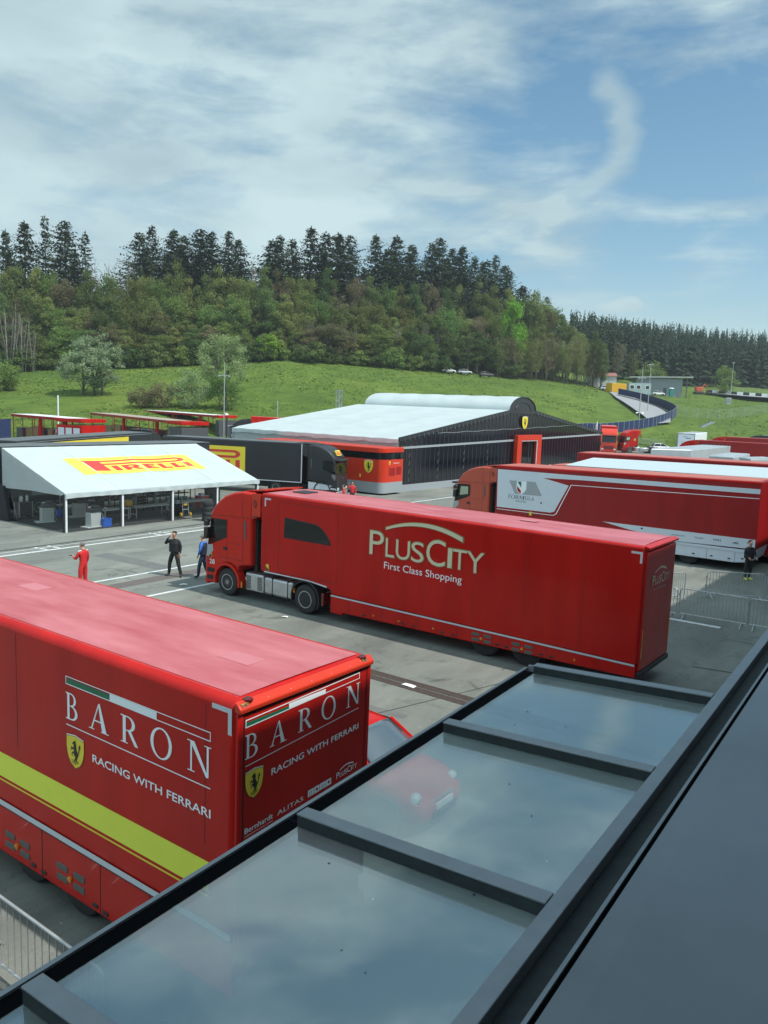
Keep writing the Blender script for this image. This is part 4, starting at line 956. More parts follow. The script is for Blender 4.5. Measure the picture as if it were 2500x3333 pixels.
q0, q1, p0, p1 = by(6.45), by(8.61), bz(3.50), bz(3.60)
decal('flag_outline', [[(q0, p1-.012), (q1, p1+.03), (q1, p1+.042), (q0, p1)], [(q0, p0), (q1, p0+.05), (q1, p0+.06), (q0, p0+.012)], rc(q0, q0+.010, p0+.012, p1-.012), rc(q1-.010, q1, p0+.06, p1+.03)], E2, M['print_white'], ba, .007, step=0)
serif_word('name_lettering', [('B', yq(6.45, 6.655, 3.11, 3.41)), ('A', yq(6.86, 7.16, 3.13, 3.43)), ('R', yq(7.37, 7.63, 3.155, 3.45)), ('O', yq(7.815, 8.105, 3.165, 3.475)), ('N', yq(8.33, 8.625, 3.20, 3.50))], E2, M['print_white'], ba)
decal('rule', [[(by(6.46), bz(3.02)), (by(8.61), bz(3.125)), (by(8.61), bz(3.135)), (by(6.46), bz(3.03))]], E2, M['print_white'], ba, .006)
emblem(ba, yq(6.46, 6.755, 2.585, 2.945), E2)
text('slogan', 'RACING WITH FERRARI', yqt(6.90, 8.62, 2.755, 2.845, 2.83, 2.91), E2, M['print_white'], ba, .006, bold=.012)
text('sponsor_text', 'Bernhardt', yqt(6.46, 6.94, 2.17, 2.24, 2.185, 2.255), E2, M['print_white'], ba, .006, bold=.012)
text('sponsor_text', 'GEBÄUDETECHNIK GMBH', yqt(6.46, 6.94, 2.125, 2.145, 2.145, 2.165), E2, M['print_white'], ba, .006)
text('sponsor_text', 'ALITAS', yqt(7.02, 7.50, 2.18, 2.245, 2.20, 2.26), E2, M['print_white'], ba, .006)
def blocky(parent, q, fmap, m):     # heavy rectangular monogram: m o m o
    P = []
    def mm(x): return [rc(x, x+.075, 0, 1), rc(x+.095, x+.155, 0, .72), rc(x+.175, x+.25, 0, 1), rc(x+.075, x+.175, .74, 1)]
    def oo(x): return [rc(x, x+.07, 0, 1), rc(x+.15, x+.22, 0, 1), rc(x+.07, x+.15, 0, .28), rc(x+.07, x+.15, .72, 1)]
    decal('sponsor_block', mm(0) + oo(.27) + mm(.51) + oo(.78), fmap, m, parent, .006, q, step=0)
blocky(ba, yqt(7.59, 8.06, 2.20, 2.295, 2.22, 2.31), E2, M['print_white'])
def f3(u, v): return (by(8.17) + (u+8.84)/4.19*(by(8.62)-by(8.17)), bz(2.24) + (v-2.5)*.105 + (u+8.84)/4.19*.02)
city(ba, 0, [(s, [f3(*p) for p in q]) for s, q in cw], M['print_white'], None, E2, -.01)
decal('swoosh', [[f3(*p) for p in pp] for pp in bow(-8.22, -5.40, 3.42, 3.97, 3.42, .16)], E2, M['print_white'], ba, .006, step=0)
for y in (by(6.42), by(8.69)):
    mb = MB(); mb.box(.02, .05, y-.055, y+.055, bz(3.70), bz(3.82)); h_ = mb.build('hinge', M['brass'], ba, bevel=.008)
    mb = MB()
    for dy in (-.03, .03): mb.lathe([(.010, .03), (.010, .056), (0, .058)], (0, y+dy, bz(3.74)), 'x', 8); mb.lathe([(.010, .03), (.010, .056), (0, .058)], (0, y+dy, bz(3.79)), 'x', 8)
    mb.build('bolt', M['steel'], h_)
for y in (.17, WB-.17):
    mb = MB(); mb.lathe([(.06, 0), (.056, .02), (.03, .034), (0, .038)], (.0, y, 4.01), 'z', 16)
    o = mb.build('marker_lamp', M['red_lens'], ba, smooth=True); o.scale = (1, 1, 1)
mb = MB()
for k in range(5): mb.lathe([(.008, 0), (.007, .006), (0, .008)], (.04, .45+k*.37, 3.972), 'z', 8)
mb.build('rivet', M['silver_strip'], ba)
mb = MB(); mb.box(-.02, .10, .05, WB-.05, .50, .70); mb.build('rear_bumper', M['plastic'], ba, bevel=.02)
mb = MB(); mb.box(.101, .112, .12, .5, .52, .68); mb.box(.101, .112, WB-.5, WB-.12, .52, .68); mb.build('tail_lamp', M['red_lens'], ba)
cab(ba, -LB-.47, M['red'], number=None); chassis(ba, -LB-.47)

# ------------------------------------------------------------------ red and white racing lorry in the row behind
fo = thing('race_truck', 'red articulated truck with white wedge livery, shield logo and grey sponsor skirt', 'truck', (-8.1, 40.94, 0))
LF = 13.95; fx = lambda x: x + 8.1
trailer_box(fo, [(0, 1.15), (-9.9, 1.05), (-10.0, 1.20), (-LF, 1.25), (-LF, 4.12), (0, 4.38)], 2.9, M['red_dark'], bevel=.05)
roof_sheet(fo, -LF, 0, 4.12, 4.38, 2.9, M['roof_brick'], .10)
mb = MB(); mb.box(-LF, 0, -.02, .02, 3.99, 4.09); mb.v = [(x, y, z+(x+LF)/LF*.26) for x, y, z in mb.v]; mb.build('roof_rail', M['red'], fo, bevel=.01)
S3 = side_map(0)
W_ = [(fx(-21.98), 3.90), (fx(-21.92), 1.76), (fx(-18.62), 1.78), (fx(-18.40), 1.86), (fx(-17.66), 3.34), (fx(-19.18), 3.63), (fx(-16.84), 3.70), (-.05, 3.80), (-.05, 4.03), (fx(-16.84), 3.93)]
decal('white_wedge', [[W_[0], W_[1], W_[2], W_[3], W_[4], W_[5]], [W_[0], W_[5], W_[6], (fx(-16.84), 3.93)], [W_[6], W_[7], W_[8], W_[9]]], S3, M['white_side'], fo, .004, step=0)
ln = [(fx(-21.92), 1.66), (fx(-18.45), 1.66), (fx(-18.30), 1.76), (fx(-17.54), 3.40), (-.05, 3.60)]; lo = [(fx(-21.92), 1.63), (fx(-18.43), 1.63), (fx(-18.26), 1.74), (fx(-17.51), 3.37), (-.05, 3.57)]
decal('pinstripe', band(ln, lo), S3, M['print_white'], fo, .004, step=0)
decal('silver_wedge', [[(fx(-15.66), 1.64), (fx(-14.19), 1.38), (fx(-11.86), 1.10), (-.05, 1.18), (-.05, 1.63)]], S3, M['white_side'], fo, .004)
decal('logo_panel', [[(fx(-21.23), 3.33), (fx(-20.83), 2.60), (fx(-19.22), 2.62), (fx(-19.20), 2.66), (fx(-19.61), 3.37)]], S3, M['print_grey'], fo, .008)
a0, a1 = fx(-20.75), fx(-20.15)
decal('logo_shield', [[(a0, 3.33), (a1, 3.35), (a1+.01, 2.92), (a1-.08, 2.76), ((a0+a1)/2, 2.58), (a0+.08, 2.74), (a0, 2.90)]], S3, M['print_white'], fo, .012)
decal('logo_green', [[(a0+.05, 3.30), (a0+.29, 3.31), (a0+.29, 2.98)]], S3, M['print_green'], fo, .015)
decal('logo_red', [[(a0+.04, 3.06), (a0+.29, 2.80), (a0+.29, 2.63), (a0+.10, 2.76), (a0+.04, 2.90)]], S3, M['red'], fo, .015)
z0, z1 = 2.315, 2.535; g = [-21.24, -21.06, -20.80, -20.55, -20.22, -19.98, -19.83, -19.62]
serif_word('logo_lettering', [(c, rq(fx(g[i])+.008, fx(g[i+1])-.012, z0 if i else z0, z1 if i else z1+.02)) for i, c in enumerate('FORMULA')], S3, M['print_black'], fo, .008)
text('logo_lettering', 'RACING', rq(fx(-20.74), fx(-20.12), 2.165, 2.255), S3, M['print_black'], fo, .008)
mb = MB(); mb.box(fx(-19.88), fx(-19.74), -.006, 0, 1.49, 1.70); mb.build('warning_sticker', M['yellow'], fo)
mb = MB(); mb.lathe([(.05, .0), (.05, -.012), (0, -.012)], (fx(-19.2), 0, 2.25), 'y', 12); mb.lathe([(.05, .0), (.05, -.014), (0, -.014)], (fx(-13.55), 0, 1.52), 'y', 12); mb.build('side_plug', M['print_black'], fo)
for s, x0, x1, zz, hgt in (('JARIDS', -12.05, -11.40, 1.36, .075), ('TIGER', -10.95, -10.50, 1.36, .075), ('MIN', -10.03, -9.69, 1.35, .115), ('ST', -8.52, -8.35, 1.41, .08)):
    text('sponsor_text', s, rq(fx(x0), fx(x1), zz, zz+hgt), S3, M['print_black'], fo, .008)
decal('sponsor_mark', [[(fx(-9.20), 1.33), (fx(-9.05), 1.36), (fx(-8.90), 1.43), (fx(-8.86), 1.46), (fx(-9.1), 1.39)], [(fx(-9.1), 1.33), (fx(-8.85), 1.33), (fx(-8.88), 1.37), (fx(-9.0), 1.36)]], S3, M['print_black'], fo, .008)
mb = MB(); mb.prism([(-.18, .52), (-.9, .42), (-9.6, .42), (-9.75, 1.08), (-.04, 1.10)], 'y', .02, 2.88); sk = mb.build('side_skirt', M['white_side'], fo, bevel=.03)
mb = MB(); mb.box(-9.5, -.1, -.012, .03, .95, .99); mb.build('skirt_rail', M['silver_strip'], fo)
panel_lines(fo, [fx(-10.30), fx(-9.0), -5.2, -7.4], .02, .44, .94)
latches(fo, [(fx(-10.92), .60), (fx(-10.07), .60), (fx(-9.25), .59), (fx(-8.65), .66)], .012)
axle_wheels(fo, [-3.1, -4.5], .12, 2.26)
M['orange_red'] = mat('sun_bleached_orange_red', (.46, .060, .026), .38, coat=.4, var=.08)
cab(fo, -LF-.40, M['orange_red'], windows='clear', number='5', sticker=False); chassis(fo, -LF-.40)

# ------------------------------------------------------------------ more lorries of that row (mostly their roofs show)
def row_truck(label, x, y, L, H0, H1, body, roof, cabpaint, stripe=None, inset=.1, grp=None, W=2.5, rz=0, withcab=True, name='race_truck', skirt=True):
    r = thing(name, label, 'truck', (x, y, 0), rz, grp)
    trailer_box(r, [(0, 1.0), (-L*.72, 1.0), (-L*.73, 1.2), (-L, 1.22), (-L, H0), (0, H1)], W, body, bevel=.06)
    roof_sheet(r, -L, 0, H0, H1, W, roof, inset)
    if skirt:
        mb = MB(); mb.box(-L*.71, -.05, .02, W-.02, .42, .99); mb.build('side_skirt', body, r, bevel=.02)
    if stripe:
        mb = MB(); q = stripe[1]
        def f(u, v):
            xx = -L+.9 + (L-1)*u + .9*v*(1-u)*.8; return (xx, q[0]+(q[1]-q[0])*v, H0+(H1-H0)*((xx+L)/L)+.022+(q[2] if len(q) > 2 else 0)*v)
        mb.grid(f, 10, 3); o_ = mb.build('roof_stripe', stripe[0], r, normals=False); k_ = o_.modifiers.new('t', 'SOLIDIFY'); k_.thickness = .04; k_.offset = -1
    axle_wheels(r, [-2.8, -4.2], .12, W-.24)
    if withcab: cab(r, -L-.4, cabpaint); chassis(r, -L-.4)
    return r
M['white_roof'] = mat('clean_white_roof', (.44, .52, .54), .45, var=.03)
row_truck('red truck with a broad white roof panel and white cab behind the wedge livery truck', -6.6, 44.2, 13.7, 4.16, 4.36, M['red_dark'], M['roof_brick'], M['white'], (M['white_roof'], (.02, 2.46, .40)), grp=None)
row_truck('red truck with a dull red ribbed roof behind the white roofed truck', -6.0, 47.3, 14.0, 4.82, 4.92, M['red_dark'], M['roof_brick'], M['white'])
row_truck('dark red truck standing behind the silver box trailers at the right', -17.3, 114.3, 13.8, 4.05, 4.1, M['red_dark'], M['red_dark'], M['red'])
row_truck('dark red truck farthest back in the row below the race track bank', -20.5, 142.0, 13.8, 4.05, 4.1, M['red_dark'], M['roof_brick'], M['red'])
row_truck('deep red trailer in front of the silver flat boxes at the right edge', -6.0, 66.0, 10.5, 3.3, 3.4, M['red_dark'], M['roof_brick'], M['red'], withcab=False)
row_truck('black trailer with a pale roof at the far right below the bank', -20.5, 167.0, 13.6, 4.1, 4.2, M['black'], M['silver'], M['black'])
# silver boxes between the rows
def silver_box(label, pts, z0, z1, detail=True):
    p = [Vector((a, b, 0)) for a, b in pts]; r = thing('box_trailer', label, 'trailer', (p[0].x, p[0].y, 0))
    mb = MB(); mb.prism([(q.x-p[0].x, q.y-p[0].y) for q in p], 'z', z0, z1); mb.build('trailer_body', M['silver'], r, bevel=.10, seg=3)
    mb = MB(); c = sum(p, Vector())/4
    mb.poly([((q.x-p[0].x)*.94+(c.x-p[0].x)*.06, (q.y-p[0].y)*.94+(c.y-p[0].y)*.06, z1+.008) for q in p]); mb.build('roof', M['silver'], r)
    if detail:
        mb = MB()
        for k in range(7):
            q = p[3] + (p[2]-p[3])*(.05+.15*k) + (c-p[3])*.12 - p[0]; mb.box(q.x-.16, q.x+.16, q.y-.12, q.y+.12, z1+.01, z1+.09)
        mb.build('roof_fitting', M['plastic'], r)
    mb = MB(); q = [(a-p[0]) for a in p]
    mb.prism([(v.x*.9+(c-p[0]).x*.1, v.y*.9+(c-p[0]).y*.1) for v in q], 'z', .1, z0+.01); mb.build('underframe', M['dark'], r)
    return r

silver_box('long silver box trailer with dark roof fittings in the row at the right', [(-25.9, 79.0), (-22.9, 82.2), (-23.6, 100.2), (-26.4, 99.6)], .8, 4.0)
silver_box('small flat silver box trailer right beside the long silver one', [(-19.1, 73.8), (-17.1, 74.3), (-17.7, 82.8), (-19.5, 82.6)], .8, 3.95, False)
silver_box('narrow silver box trailer with a dark front end at the right edge', [(-16.5, 73.2), (-15.2, 71.6), (-14.0, 75.5), (-15.4, 77.0)], .8, 4.0, False)
wt = silver_box('white box trailer with small dark script on its rear doors below the grass bank', [(-46.3, 155.7), (-43.3, 156.8), (-46.3, 176.0), (-49.0, 175.0)], .8, 4.0, False)
for c_ in wt.children:
    if c_.name.startswith('trailer_body'): c_.data.materials[0] = M['white']
u_ = Vector((3.0, 1.1, 0)).normalized(); n_ = Vector((u_.y, -u_.x, 0))
def wmap(u, v, h=0.): q = u_*u + n_*h; return (q.x, q.y, v)
decal('rear_frame', [rc(.05, 3.15, .9, 1.0), rc(.05, 3.15, 3.8, 3.95), rc(.05, .17, 1.0, 3.8), rc(3.03, 3.15, 1.0, 3.8)], wmap, M['machine_dark'], wt, .02)
decal('door_panel', [rc(.17, 3.03, 1.0, 3.8)], wmap, M['white_side'], wt, .012)
decal('small_print', [rc(1.0, 1.8, 3.30, 3.36), [(1.55, 3.0), (1.75, 3.0), (1.8, 3.22), (1.7, 3.22)], [(1.8, 2.98), (2.4, 3.02), (2.4, 3.14), (1.85, 3.10)], rc(1.3, 2.4, 2.30, 2.34), [(.85, 2.4), (1.02, 2.4), (.94, 2.12)]], wmap, M['print_black'], wt, .02)

M['seam_red'] = mat('dark_red_joint', (.20, .008, .008), .5)
panel_lines(pc, [-1.6, -3.3, -5.0, -6.7, -8.4], 0, .92, 3.82, 'panel_joint', M['seam_red']); panel_lines(ba, [-.5, -4.5, -6.3, -8.1, -9.9], 0, 2.2, 3.88, 'panel_joint', M['seam_red'])
panel_lines(fo, [-1.2, -2.4, -3.6, -4.8, -6.0, -7.2, -8.4], 0, 1.7, 3.55, 'panel_joint', M['seam_red'])
for r_, L_, z_, w_ in ((pc, LP, 3.99, 2.5), (ba, LB, 4.035, WB)):
    mb = MB()
    for k in range(int(L_/.42)): mb.lathe([(.009, 0), (.007, .006), (0, .007)], (-.2-k*.42, .135, z_+.004), 'z', 6); mb.lathe([(.009, 0), (.007, .006), (0, .007)], (-.2-k*.42, w_-.135, z_+.004), 'z', 6)
    mb.build('roof_rivet', M['roof_red'], r_)
g_ = random.Random(12)
M['patch_pink'] = mat('pale_roof_patch', (.52, .17, .19), .45)
for r_, L_, z_, w_ in ((ba, LB, 4.036, WB), (pc, LP, 3.995, 2.5)):
    for k in range(3):
        x, y = -g_.uniform(1.2, L_-1), g_.uniform(.5, w_-.8); mb = MB(); mb.box(x, x+.55, y, y+.32, z_+.0105, z_+.0125); mb.build('roof_patch', M['patch_pink'], r_)
# ------------------------------------------------------------------ white service awning with the long-P wordmark
T0 = (-38.09, 24.12)
tn = thing('service_tent', 'white lean-to service tent with a yellow banner and red wordmark on its roof', 'tent', (T0[0], T0[1], 0))
TL, TD, ZE, ZR = 13.9, 6.1, 2.06, 4.06       # along y, depth towards -x, eave, ridge
def tz(x): return ZE + (ZR-ZE)*(-x/TD)
bays = [0, 3.47, 6.94, 10.41, 13.9]
mb = MB()
def roof_pt(u, v):
    y = -.05 + (TL+.1)*u; x = .12 - (TD+.12)*v; k = (u*4) % 1
    return (x, y, tz(x) - .05*math.sin(k*math.pi)*math.sin(v*math.pi) + .012*mnoise.noise(Vector((x*2, y*1.5, 2))))
mb.grid(roof_pt, 56, 24); mb.build('roof_sheet', M['tent'], tn, smooth=True, angle=180, normals=False)
def on_roof(u, v, h=0.): return (v, u, tz(v) + .012 + h - .05*math.sin(((u/TL)*4 % 1)*math.pi)*math.sin(min(1, max(0, -v/TD))*math.pi))
def fine_quads(polys, n=1): return polys
bn = MB(); bn.grid(lambda u, v: on_roof(2.58+8.85*u, -2.12-2.25*v, .006), 40, 8); bn.build('yellow_banner', M['yellow_tent'], tn, smooth=True, angle=180, normals=False)
def subdiv(polys, mx=.4):
    out = []
    for p in polys:
        if len(p) == 4:
            n = max(1, int(max(math.dist(p[0], p[1]), math.dist(p[3], p[2]))/mx)); m_ = max(1, int(max(math.dist(p[1], p[2]), math.dist(p[0], p[3]))/mx))
            L_ = lambda a, b, t: (a[0]+(b[0]-a[0])*t, a[1]+(b[1]-a[1])*t)
            for i in range(n):
                for j in range(m_):
                    g_ = lambda s, t: L_(L_(p[0], p[1], s), L_(p[3], p[2], s), t)
                    out.append([g_(i/n, j/m_), g_((i+1)/n, j/m_), g_((i+1)/n, (j+1)/m_), g_(i/n, (j+1)/m_)])
        else: out.append(p)
    return out
lg = [[(3.3+7.45*a, -3.92+1.35*c + .0*a) for a, c in p] for p in tyre_logo()]
# letters sit lower on the slope: v runs up the roof
lg = [[(3.3+7.45*a, -2.50-1.42*(c)) for a, c in [(a, c) for a, c in p]] for p in tyre_logo()]
decal('red_wordmark', subdiv(lg), on_roof, M['print_red'], tn, .02, step=0)
mb = MB()
for y in bays[1:-1]: mb.grid(lambda u, v, y=y: on_roof(y-.028+.056*v, .1-(TD+.05)*u, .012), 16, 1)
mb.build('roof_seam', M['white'], tn, normals=False)
mb = MB()           # valance with scallops
def val_pt(u, v):
    y = -.06+(TL+.12)*u; k = (u*4) % 1
    return (.13 + .025*math.sin(y*7)*v + .02*mnoise.noise(Vector((y*3, v*3, 0))), y, ZE+.03 - (.22 + .07*(1-math.sin(k*math.pi)))*v - .04*math.sin(k*math.pi))
mb.grid(val_pt, 90, 4); mb.build('valance', M['tent'], tn, smooth=True, angle=180)
mb = MB()
def gable_pt(u, v):
    x = .1 - (TD+.1)*u; zt = tz(x)-.01; zb = ZE-.10-.02*math.sin(u*9) - .1*u
    return (x, -.06 - .03*math.sin(u*22)*v*(1-u*.3), zt + (zb-zt)*v)
mb.grid(gable_pt, 40, 6); mb.build('gable_sheet', M['tent_grey'], tn, smooth=True, angle=180)
mb = MB(); mb.grid(lambda u, v: (gable_pt(u, v)[0], TL+.06, gable_pt(u, v)[2]), 20, 3); mb.build('gable_sheet', M['tent_grey'], tn, smooth=True, angle=180)
for y in bays:
    mb = MB(); mb.box(-.03, .05, y-.05, y+.05, 0, ZE); p_ = mb.build('tent_pole', M['white'], tn, bevel=.01)
    mb = MB(); mb.box(-.12, -.031, y-.12, y+.04 if y else y+.12, 0, ZE-.05); mb.build('dark_curtain', M['cloth_black'], p_)
    mb = MB(); mb.box(-TD-.02, -TD+.06, y-.04, y+.04, 0, 3.95); mb.build('tent_pole', M['steel'], tn)
mb = MB()
for i in range(4): mb.poly([(-.02, bays[i]+.06, .04), (-.02, bays[i+1]-.06, .04), (-.02, bays[i+1]-.06, ZE-.16), (-.02, bays[i]+.06, ZE-.16)])
mb.build('clear_wall', M['clear_pvc'], tn)
mb = MB(); mb.poly([(-.1, -.02, .04), (-TD+.1, -.02, .04), (-TD+.1, -.02, 2.0), (-.1, -.02, 2.0)]); mb.build('clear_wall', M['clear_pvc'], tn)
mb = MB(); mb.box(-TD-.05, -TD+.35, -.22, .0, 0, 1.95); mb.v = [(x + (.5 if z < 1 else 0)*(1 if x > -TD+.1 else 0), y, z) for x, y, z in mb.v]; mb.build('dark_curtain', M['cloth_black'], tn)
mb = MB(); mb.box(-TD, .0, 0, TL, .0, .006); mb.build('floor_sheet', M['floor_mat'], tn)
mb = MB()
for y in bays[1:-1]: mb.tube([(0, y, ZE-.02), (-TD, y, ZR-.1)], .03, 6)
mb.tube([(-TD, 0, ZR-.06), (-TD, TL, ZR-.06)], .04, 6); mb.tube([(0, 0, ZE-.03), (0, TL, ZE-.03)], .035, 6); mb.build('roof_beam', M['steel'], tn)
# the support lorry the awning leans on
sp = thing('race_truck', 'black support truck behind the white service tent with only its grey roof edge showing', 'truck', (-44.35, 39.5, 0), math.radians(-90))
trailer_box(sp, [(15.6, .9), (0, .9), (0, 4.12), (15.6, 4.08)], 2.5, M['black_side'], y0=-2.55)
for c_ in list(sp.children): pass
mb = MB(); mb.box(0, 15.6, -2.5, -.02, 4.085, 4.13); mb.build('roof', M['black_roof'], sp, bevel=.02)
mb = MB(); mb.box(0.1, 15.5, .001, .016, 1.2, 2.05); mb.build('side_locker', M['machine_dark'], sp)
mb = MB()
for k in range(5): mb.box(1.2+k*2.6, 3.2+k*2.6, .017, .03, 1.25, 2.0)
mb.build('locker_panel', M['bldg_grey'], sp)
for x in (13.2, 11.9): wheel(sp, x, -.02+.05, 1, .52, .34); wheel(sp, x, -2.5, -1, .52, .34)
mb = MB(); mb.box(3, 15, -2.2, -.4, .45, .9); mb.build('underframe', M['dark'], sp)

# ---------------- things inside the awning
def part(root, name, m, fn, bevel=0, smooth=False): mb = MB(); fn(mb); return mb.build(name, m, root, bevel=bevel, smooth=smooth)
def balancer(x, y, rz, label, red=False):
    r = thing('tyre_machine', label, 'machine', (x, y, .006), rz)
    part(r, 'body', M['machine'], lambda q: q.box(-.34, .34, -.24, .24, .06, .82), .03); part(r, 'base', M['machine'], lambda q: q.box(-.62, .40, -.34, .30, 0, .07), .02)
    part(r, 'head', M['machine_dark'] if not red else M['plastic'], lambda q: (q.box(-.30, .46, -.22, .20, .83, 1.06), q.box(-.1, .3, -.2, .1, 1.06, 1.22)), .05)
    part(r, 'shaft', M['alu'], lambda q: (q.lathe([(.03, 0), (.03, .34), (.09, .35), (.09, .40), (.02, .41), (.02, .55), (0, .56)], (.46, 0, .94), 'x', 14)))
    part(r, 'tool_tray', M['print_red'] if red else M['white'], lambda q: q.box(-.2, .25, .02, .19, 1.065 if not red else 1.23, 1.13 if not red else 1.29), .01)
    part(r, 'hose', M['print_grey'], lambda q: q.tube([(.33, -.25, .8), (.42, -.33, .55), (.36, -.30, .3), (.46, -.36, .12), (.55, -.3, .03)], .014, 6))
    if red: part(r, 'side_cover', M['print_red'], lambda q: q.box(.345, .44, -.22, .22, .12, .8), .03)
    return r
balancer(-38.86, 26.25, math.radians(96), 'light grey tyre machine beside the blue crate at the front of the tent')
balancer(-42.55, 27.8, math.radians(80), 'red and grey tyre machine with a black top at the back of the tent', True)
balancer(-41.9, 25.35, math.radians(75), 'grey tyre machine with a yellow side near the tool trolley')
tc_ = thing('tool_trolley', 'black drawer tool trolley with white canisters on top in the tent', 'trolley', (-43.95, 25.15, .006), math.radians(90))
part(tc_, 'drawer_unit', M['machine_dark'], lambda q: q.box(-.38, .38, -.24, .24, .14, .96), .02)
part(tc_, 'drawer_front', M['plastic'], lambda q: [q.box(-.34, .34, -.256, -.241, .18+k*.125, .28+k*.125) for k in range(6)])
part(tc_, 'frame_post', M['alu'], lambda q: [q.box(sx*.40-.025, sx*.40+.025, sy*.25-.025, sy*.25+.025, .08, .98) for sx in (-1, 1) for sy in (-1, 1)])
part(tc_, 'castor', M['rubber'], lambda q: [q.lathe([(.05, -.02), (.05, .02)], (sx*.36, sy*.2, .05), 'y', 12) for sx in (-1, 1) for sy in (-1, 1)])
def canister(x, y, r, hgt, label):
    o = thing('canister', label, 'canister', (x, y, .99)); part(o, 'tub', M['white'], lambda q: q.lathe([(r*.9, 0), (r, .02), (r, hgt), (r*.5, hgt+.01), (r*.3, hgt+.06), (0, hgt+.07)], (0, 0, 0), 'z', 16), smooth=True)
canister(-43.95, 25.0, .11, .26, 'white plastic tub standing left on the black tool trolley'); canister(-43.9, 25.33, .08, .30, 'tall white bottle standing right on the black tool trolley')
bm_ = thing('broom', 'grey long handled broom leaning beside the tool trolley', 'broom', (-43.6, 24.55, .006))
part(bm_, 'handle', M['steel'], lambda q: q.tube([(0, 0, .05), (-.35, -.1, 1.3)], .014, 6)); part(bm_, 'brush', M['plastic'], lambda q: q.box(-.06, .06, -.2, .2, 0, .07), .02)
cr = thing('crate', 'bright blue plastic crate on the floor beside the light grey tyre machine', 'crate', (-38.62, 26.86, .006))
def crate_fn(q):
    for a in ((-.2, -.18, -.26, .26), (.18, .2, -.26, .26), (-.18, .18, -.26, -.24), (-.18, .18, .24, .26)): q.box(a[0], a[1], a[2], a[3], .0, .44)
    q.box(-.18, .18, -.24, .24, 0, .02)
part(cr, 'crate_shell', M['blue_plastic'], crate_fn, .008); part(cr, 'crate_rim', M['blue_plastic'], lambda q: (q.box(.2, .225, -.28, .28, .40, .45), q.box(-.225, -.2, -.28, .28, .40, .45), q.box(-.2, .2, .26, .285, .40, .45), q.box(-.2, .2, -.285, -.26, .40, .45)))
def tub(): pass
bt = thing('bucket', 'dark blue tub standing at the back left of the tent beside a machine', 'bucket', (-43.3, 27.0, .006)); part(bt, 'bucket_wall', M['blue_plastic'], lambda q: q.lathe([(.17, 0), (.21, .42), (.23, .43), (.20, .42), (.16, .03), (0, .03)], (0, 0, 0), 'z', 18), smooth=True)
bi = thing('waste_bin', 'black waste bin beside the fourth white tent pole', 'bin', (-38.55, 31.25, .006)); part(bi, 'bin_wall', M['plastic'], lambda q: q.hexa([(-.13, -.15, 0), (.13, -.15, 0), (.13, .15, 0), (-.13, .15, 0), (-.17, -.19, .55), (.17, -.19, .55), (.17, .19, .55), (-.17, .19, .55)]), .015); part(bi, 'bin_rim', M['plastic'], lambda q: [q.box(-.19, .19, s_*.19-.02, s_*.19+.02, .54, .57) for s_ in (-1, 1)])
def bench(x, y, L, label, rz=math.pi/2):
    r = thing('roller_bench', label, 'bench', (x, y, .006), rz, 'roller benches in the service tent')
    part(r, 'bench_frame', M['steel'], lambda q: (q.box(-L/2, L/2, -.32, -.27, .62, .70), q.box(-L/2, L/2, .27, .32, .62, .70)))
    part(r, 'roller', M['alu'], lambda q: [q.lathe([(.025, -.27), (.025, .27)], (-L/2+.06+k*.10, 0, .68), 'y', 8) for k in range(int(L/.10))])
    for sx in (-1, 1):
        part(r, 'leg', M['steel'], lambda q: (q.box(sx*(L/2-.15)-.03, sx*(L/2-.15)+.03, -.31, -.26, 0, .62), q.box(sx*(L/2-.15)-.03, sx*(L/2-.15)+.03, .26, .31, 0, .62), q.box(sx*(L/2-.15)-.02, sx*(L/2-.15)+.02, -.26, .26, .2, .25)))
    return r
bench(-40.3, 28.6, 1.9, 'short roller bench behind the second white tent pole'); bench(-40.3, 31.1, 2.6, 'long roller bench in the middle of the tent')
bench(-40.6, 34.4, 3.4, 'longest roller bench towards the right end of the tent')
def rack(x, y, L, label, fill):
    r = thing('work_rack', label, 'rack', (x, y, .006), math.pi/2)
    part(r, 'upright', M['plastic'], lambda q: [q.box(-L/2+k*L/3-.025, -L/2+k*L/3+.025, sy*.3-.025, sy*.3+.025, 0, 1.75) for k in range(4) for sy in (-1, 1)])
    part(r, 'shelf', M['machine_dark'], lambda q: [q.box(-L/2, L/2, -.3, .3, z, z+.03) for z in (.4, .95, 1.45)])
    def clutter(q):
        g_ = random.Random(fill)
        for k in range(int(L*4)):
            xx = -L/2+.15+g_.random()*(L-.3); z = g_.choice((.43, .98, 1.48)); w = .06+g_.random()*.12; q.box(xx-w, xx+w, -.15, .1, z, z+.08+g_.random()*.22)
    part(r, 'stored_goods', M['print_grey'], clutter); 
    part(r, 'hanging_hose', M['print_red'], lambda q: [q.tube([(-L/2+.3+k*.8, -.32, 1.5), (-L/2+.45+k*.8, -.36, 1.05), (-L/2+.62+k*.8, -.34, 1.5)], .02, 6) for k in range(int(L/.8))])
    return r
rack(-42.6, 30.6, 3.2, 'black work rack with hanging red hoses at the back of the tent', 3); rack(-42.4, 34.3, 3.0, 'black work rack with hoses behind the longest roller bench', 5)
ms_ = thing('gas_canister', 'yellow portable machine standing on the long roller bench', 'machine', (-40.5, 29.75, .72)); part(ms_, 'yellow_body', M['yellow_plastic'], lambda q: q.box(-.16, .16, -.2, .2, 0, .32), .05); part(ms_, 'carry_handle', M['plastic'], lambda q: q.tube([(0, -.15, .3), (0, -.12, .42), (0, .12, .42), (0, .15, .3)], .018, 6))
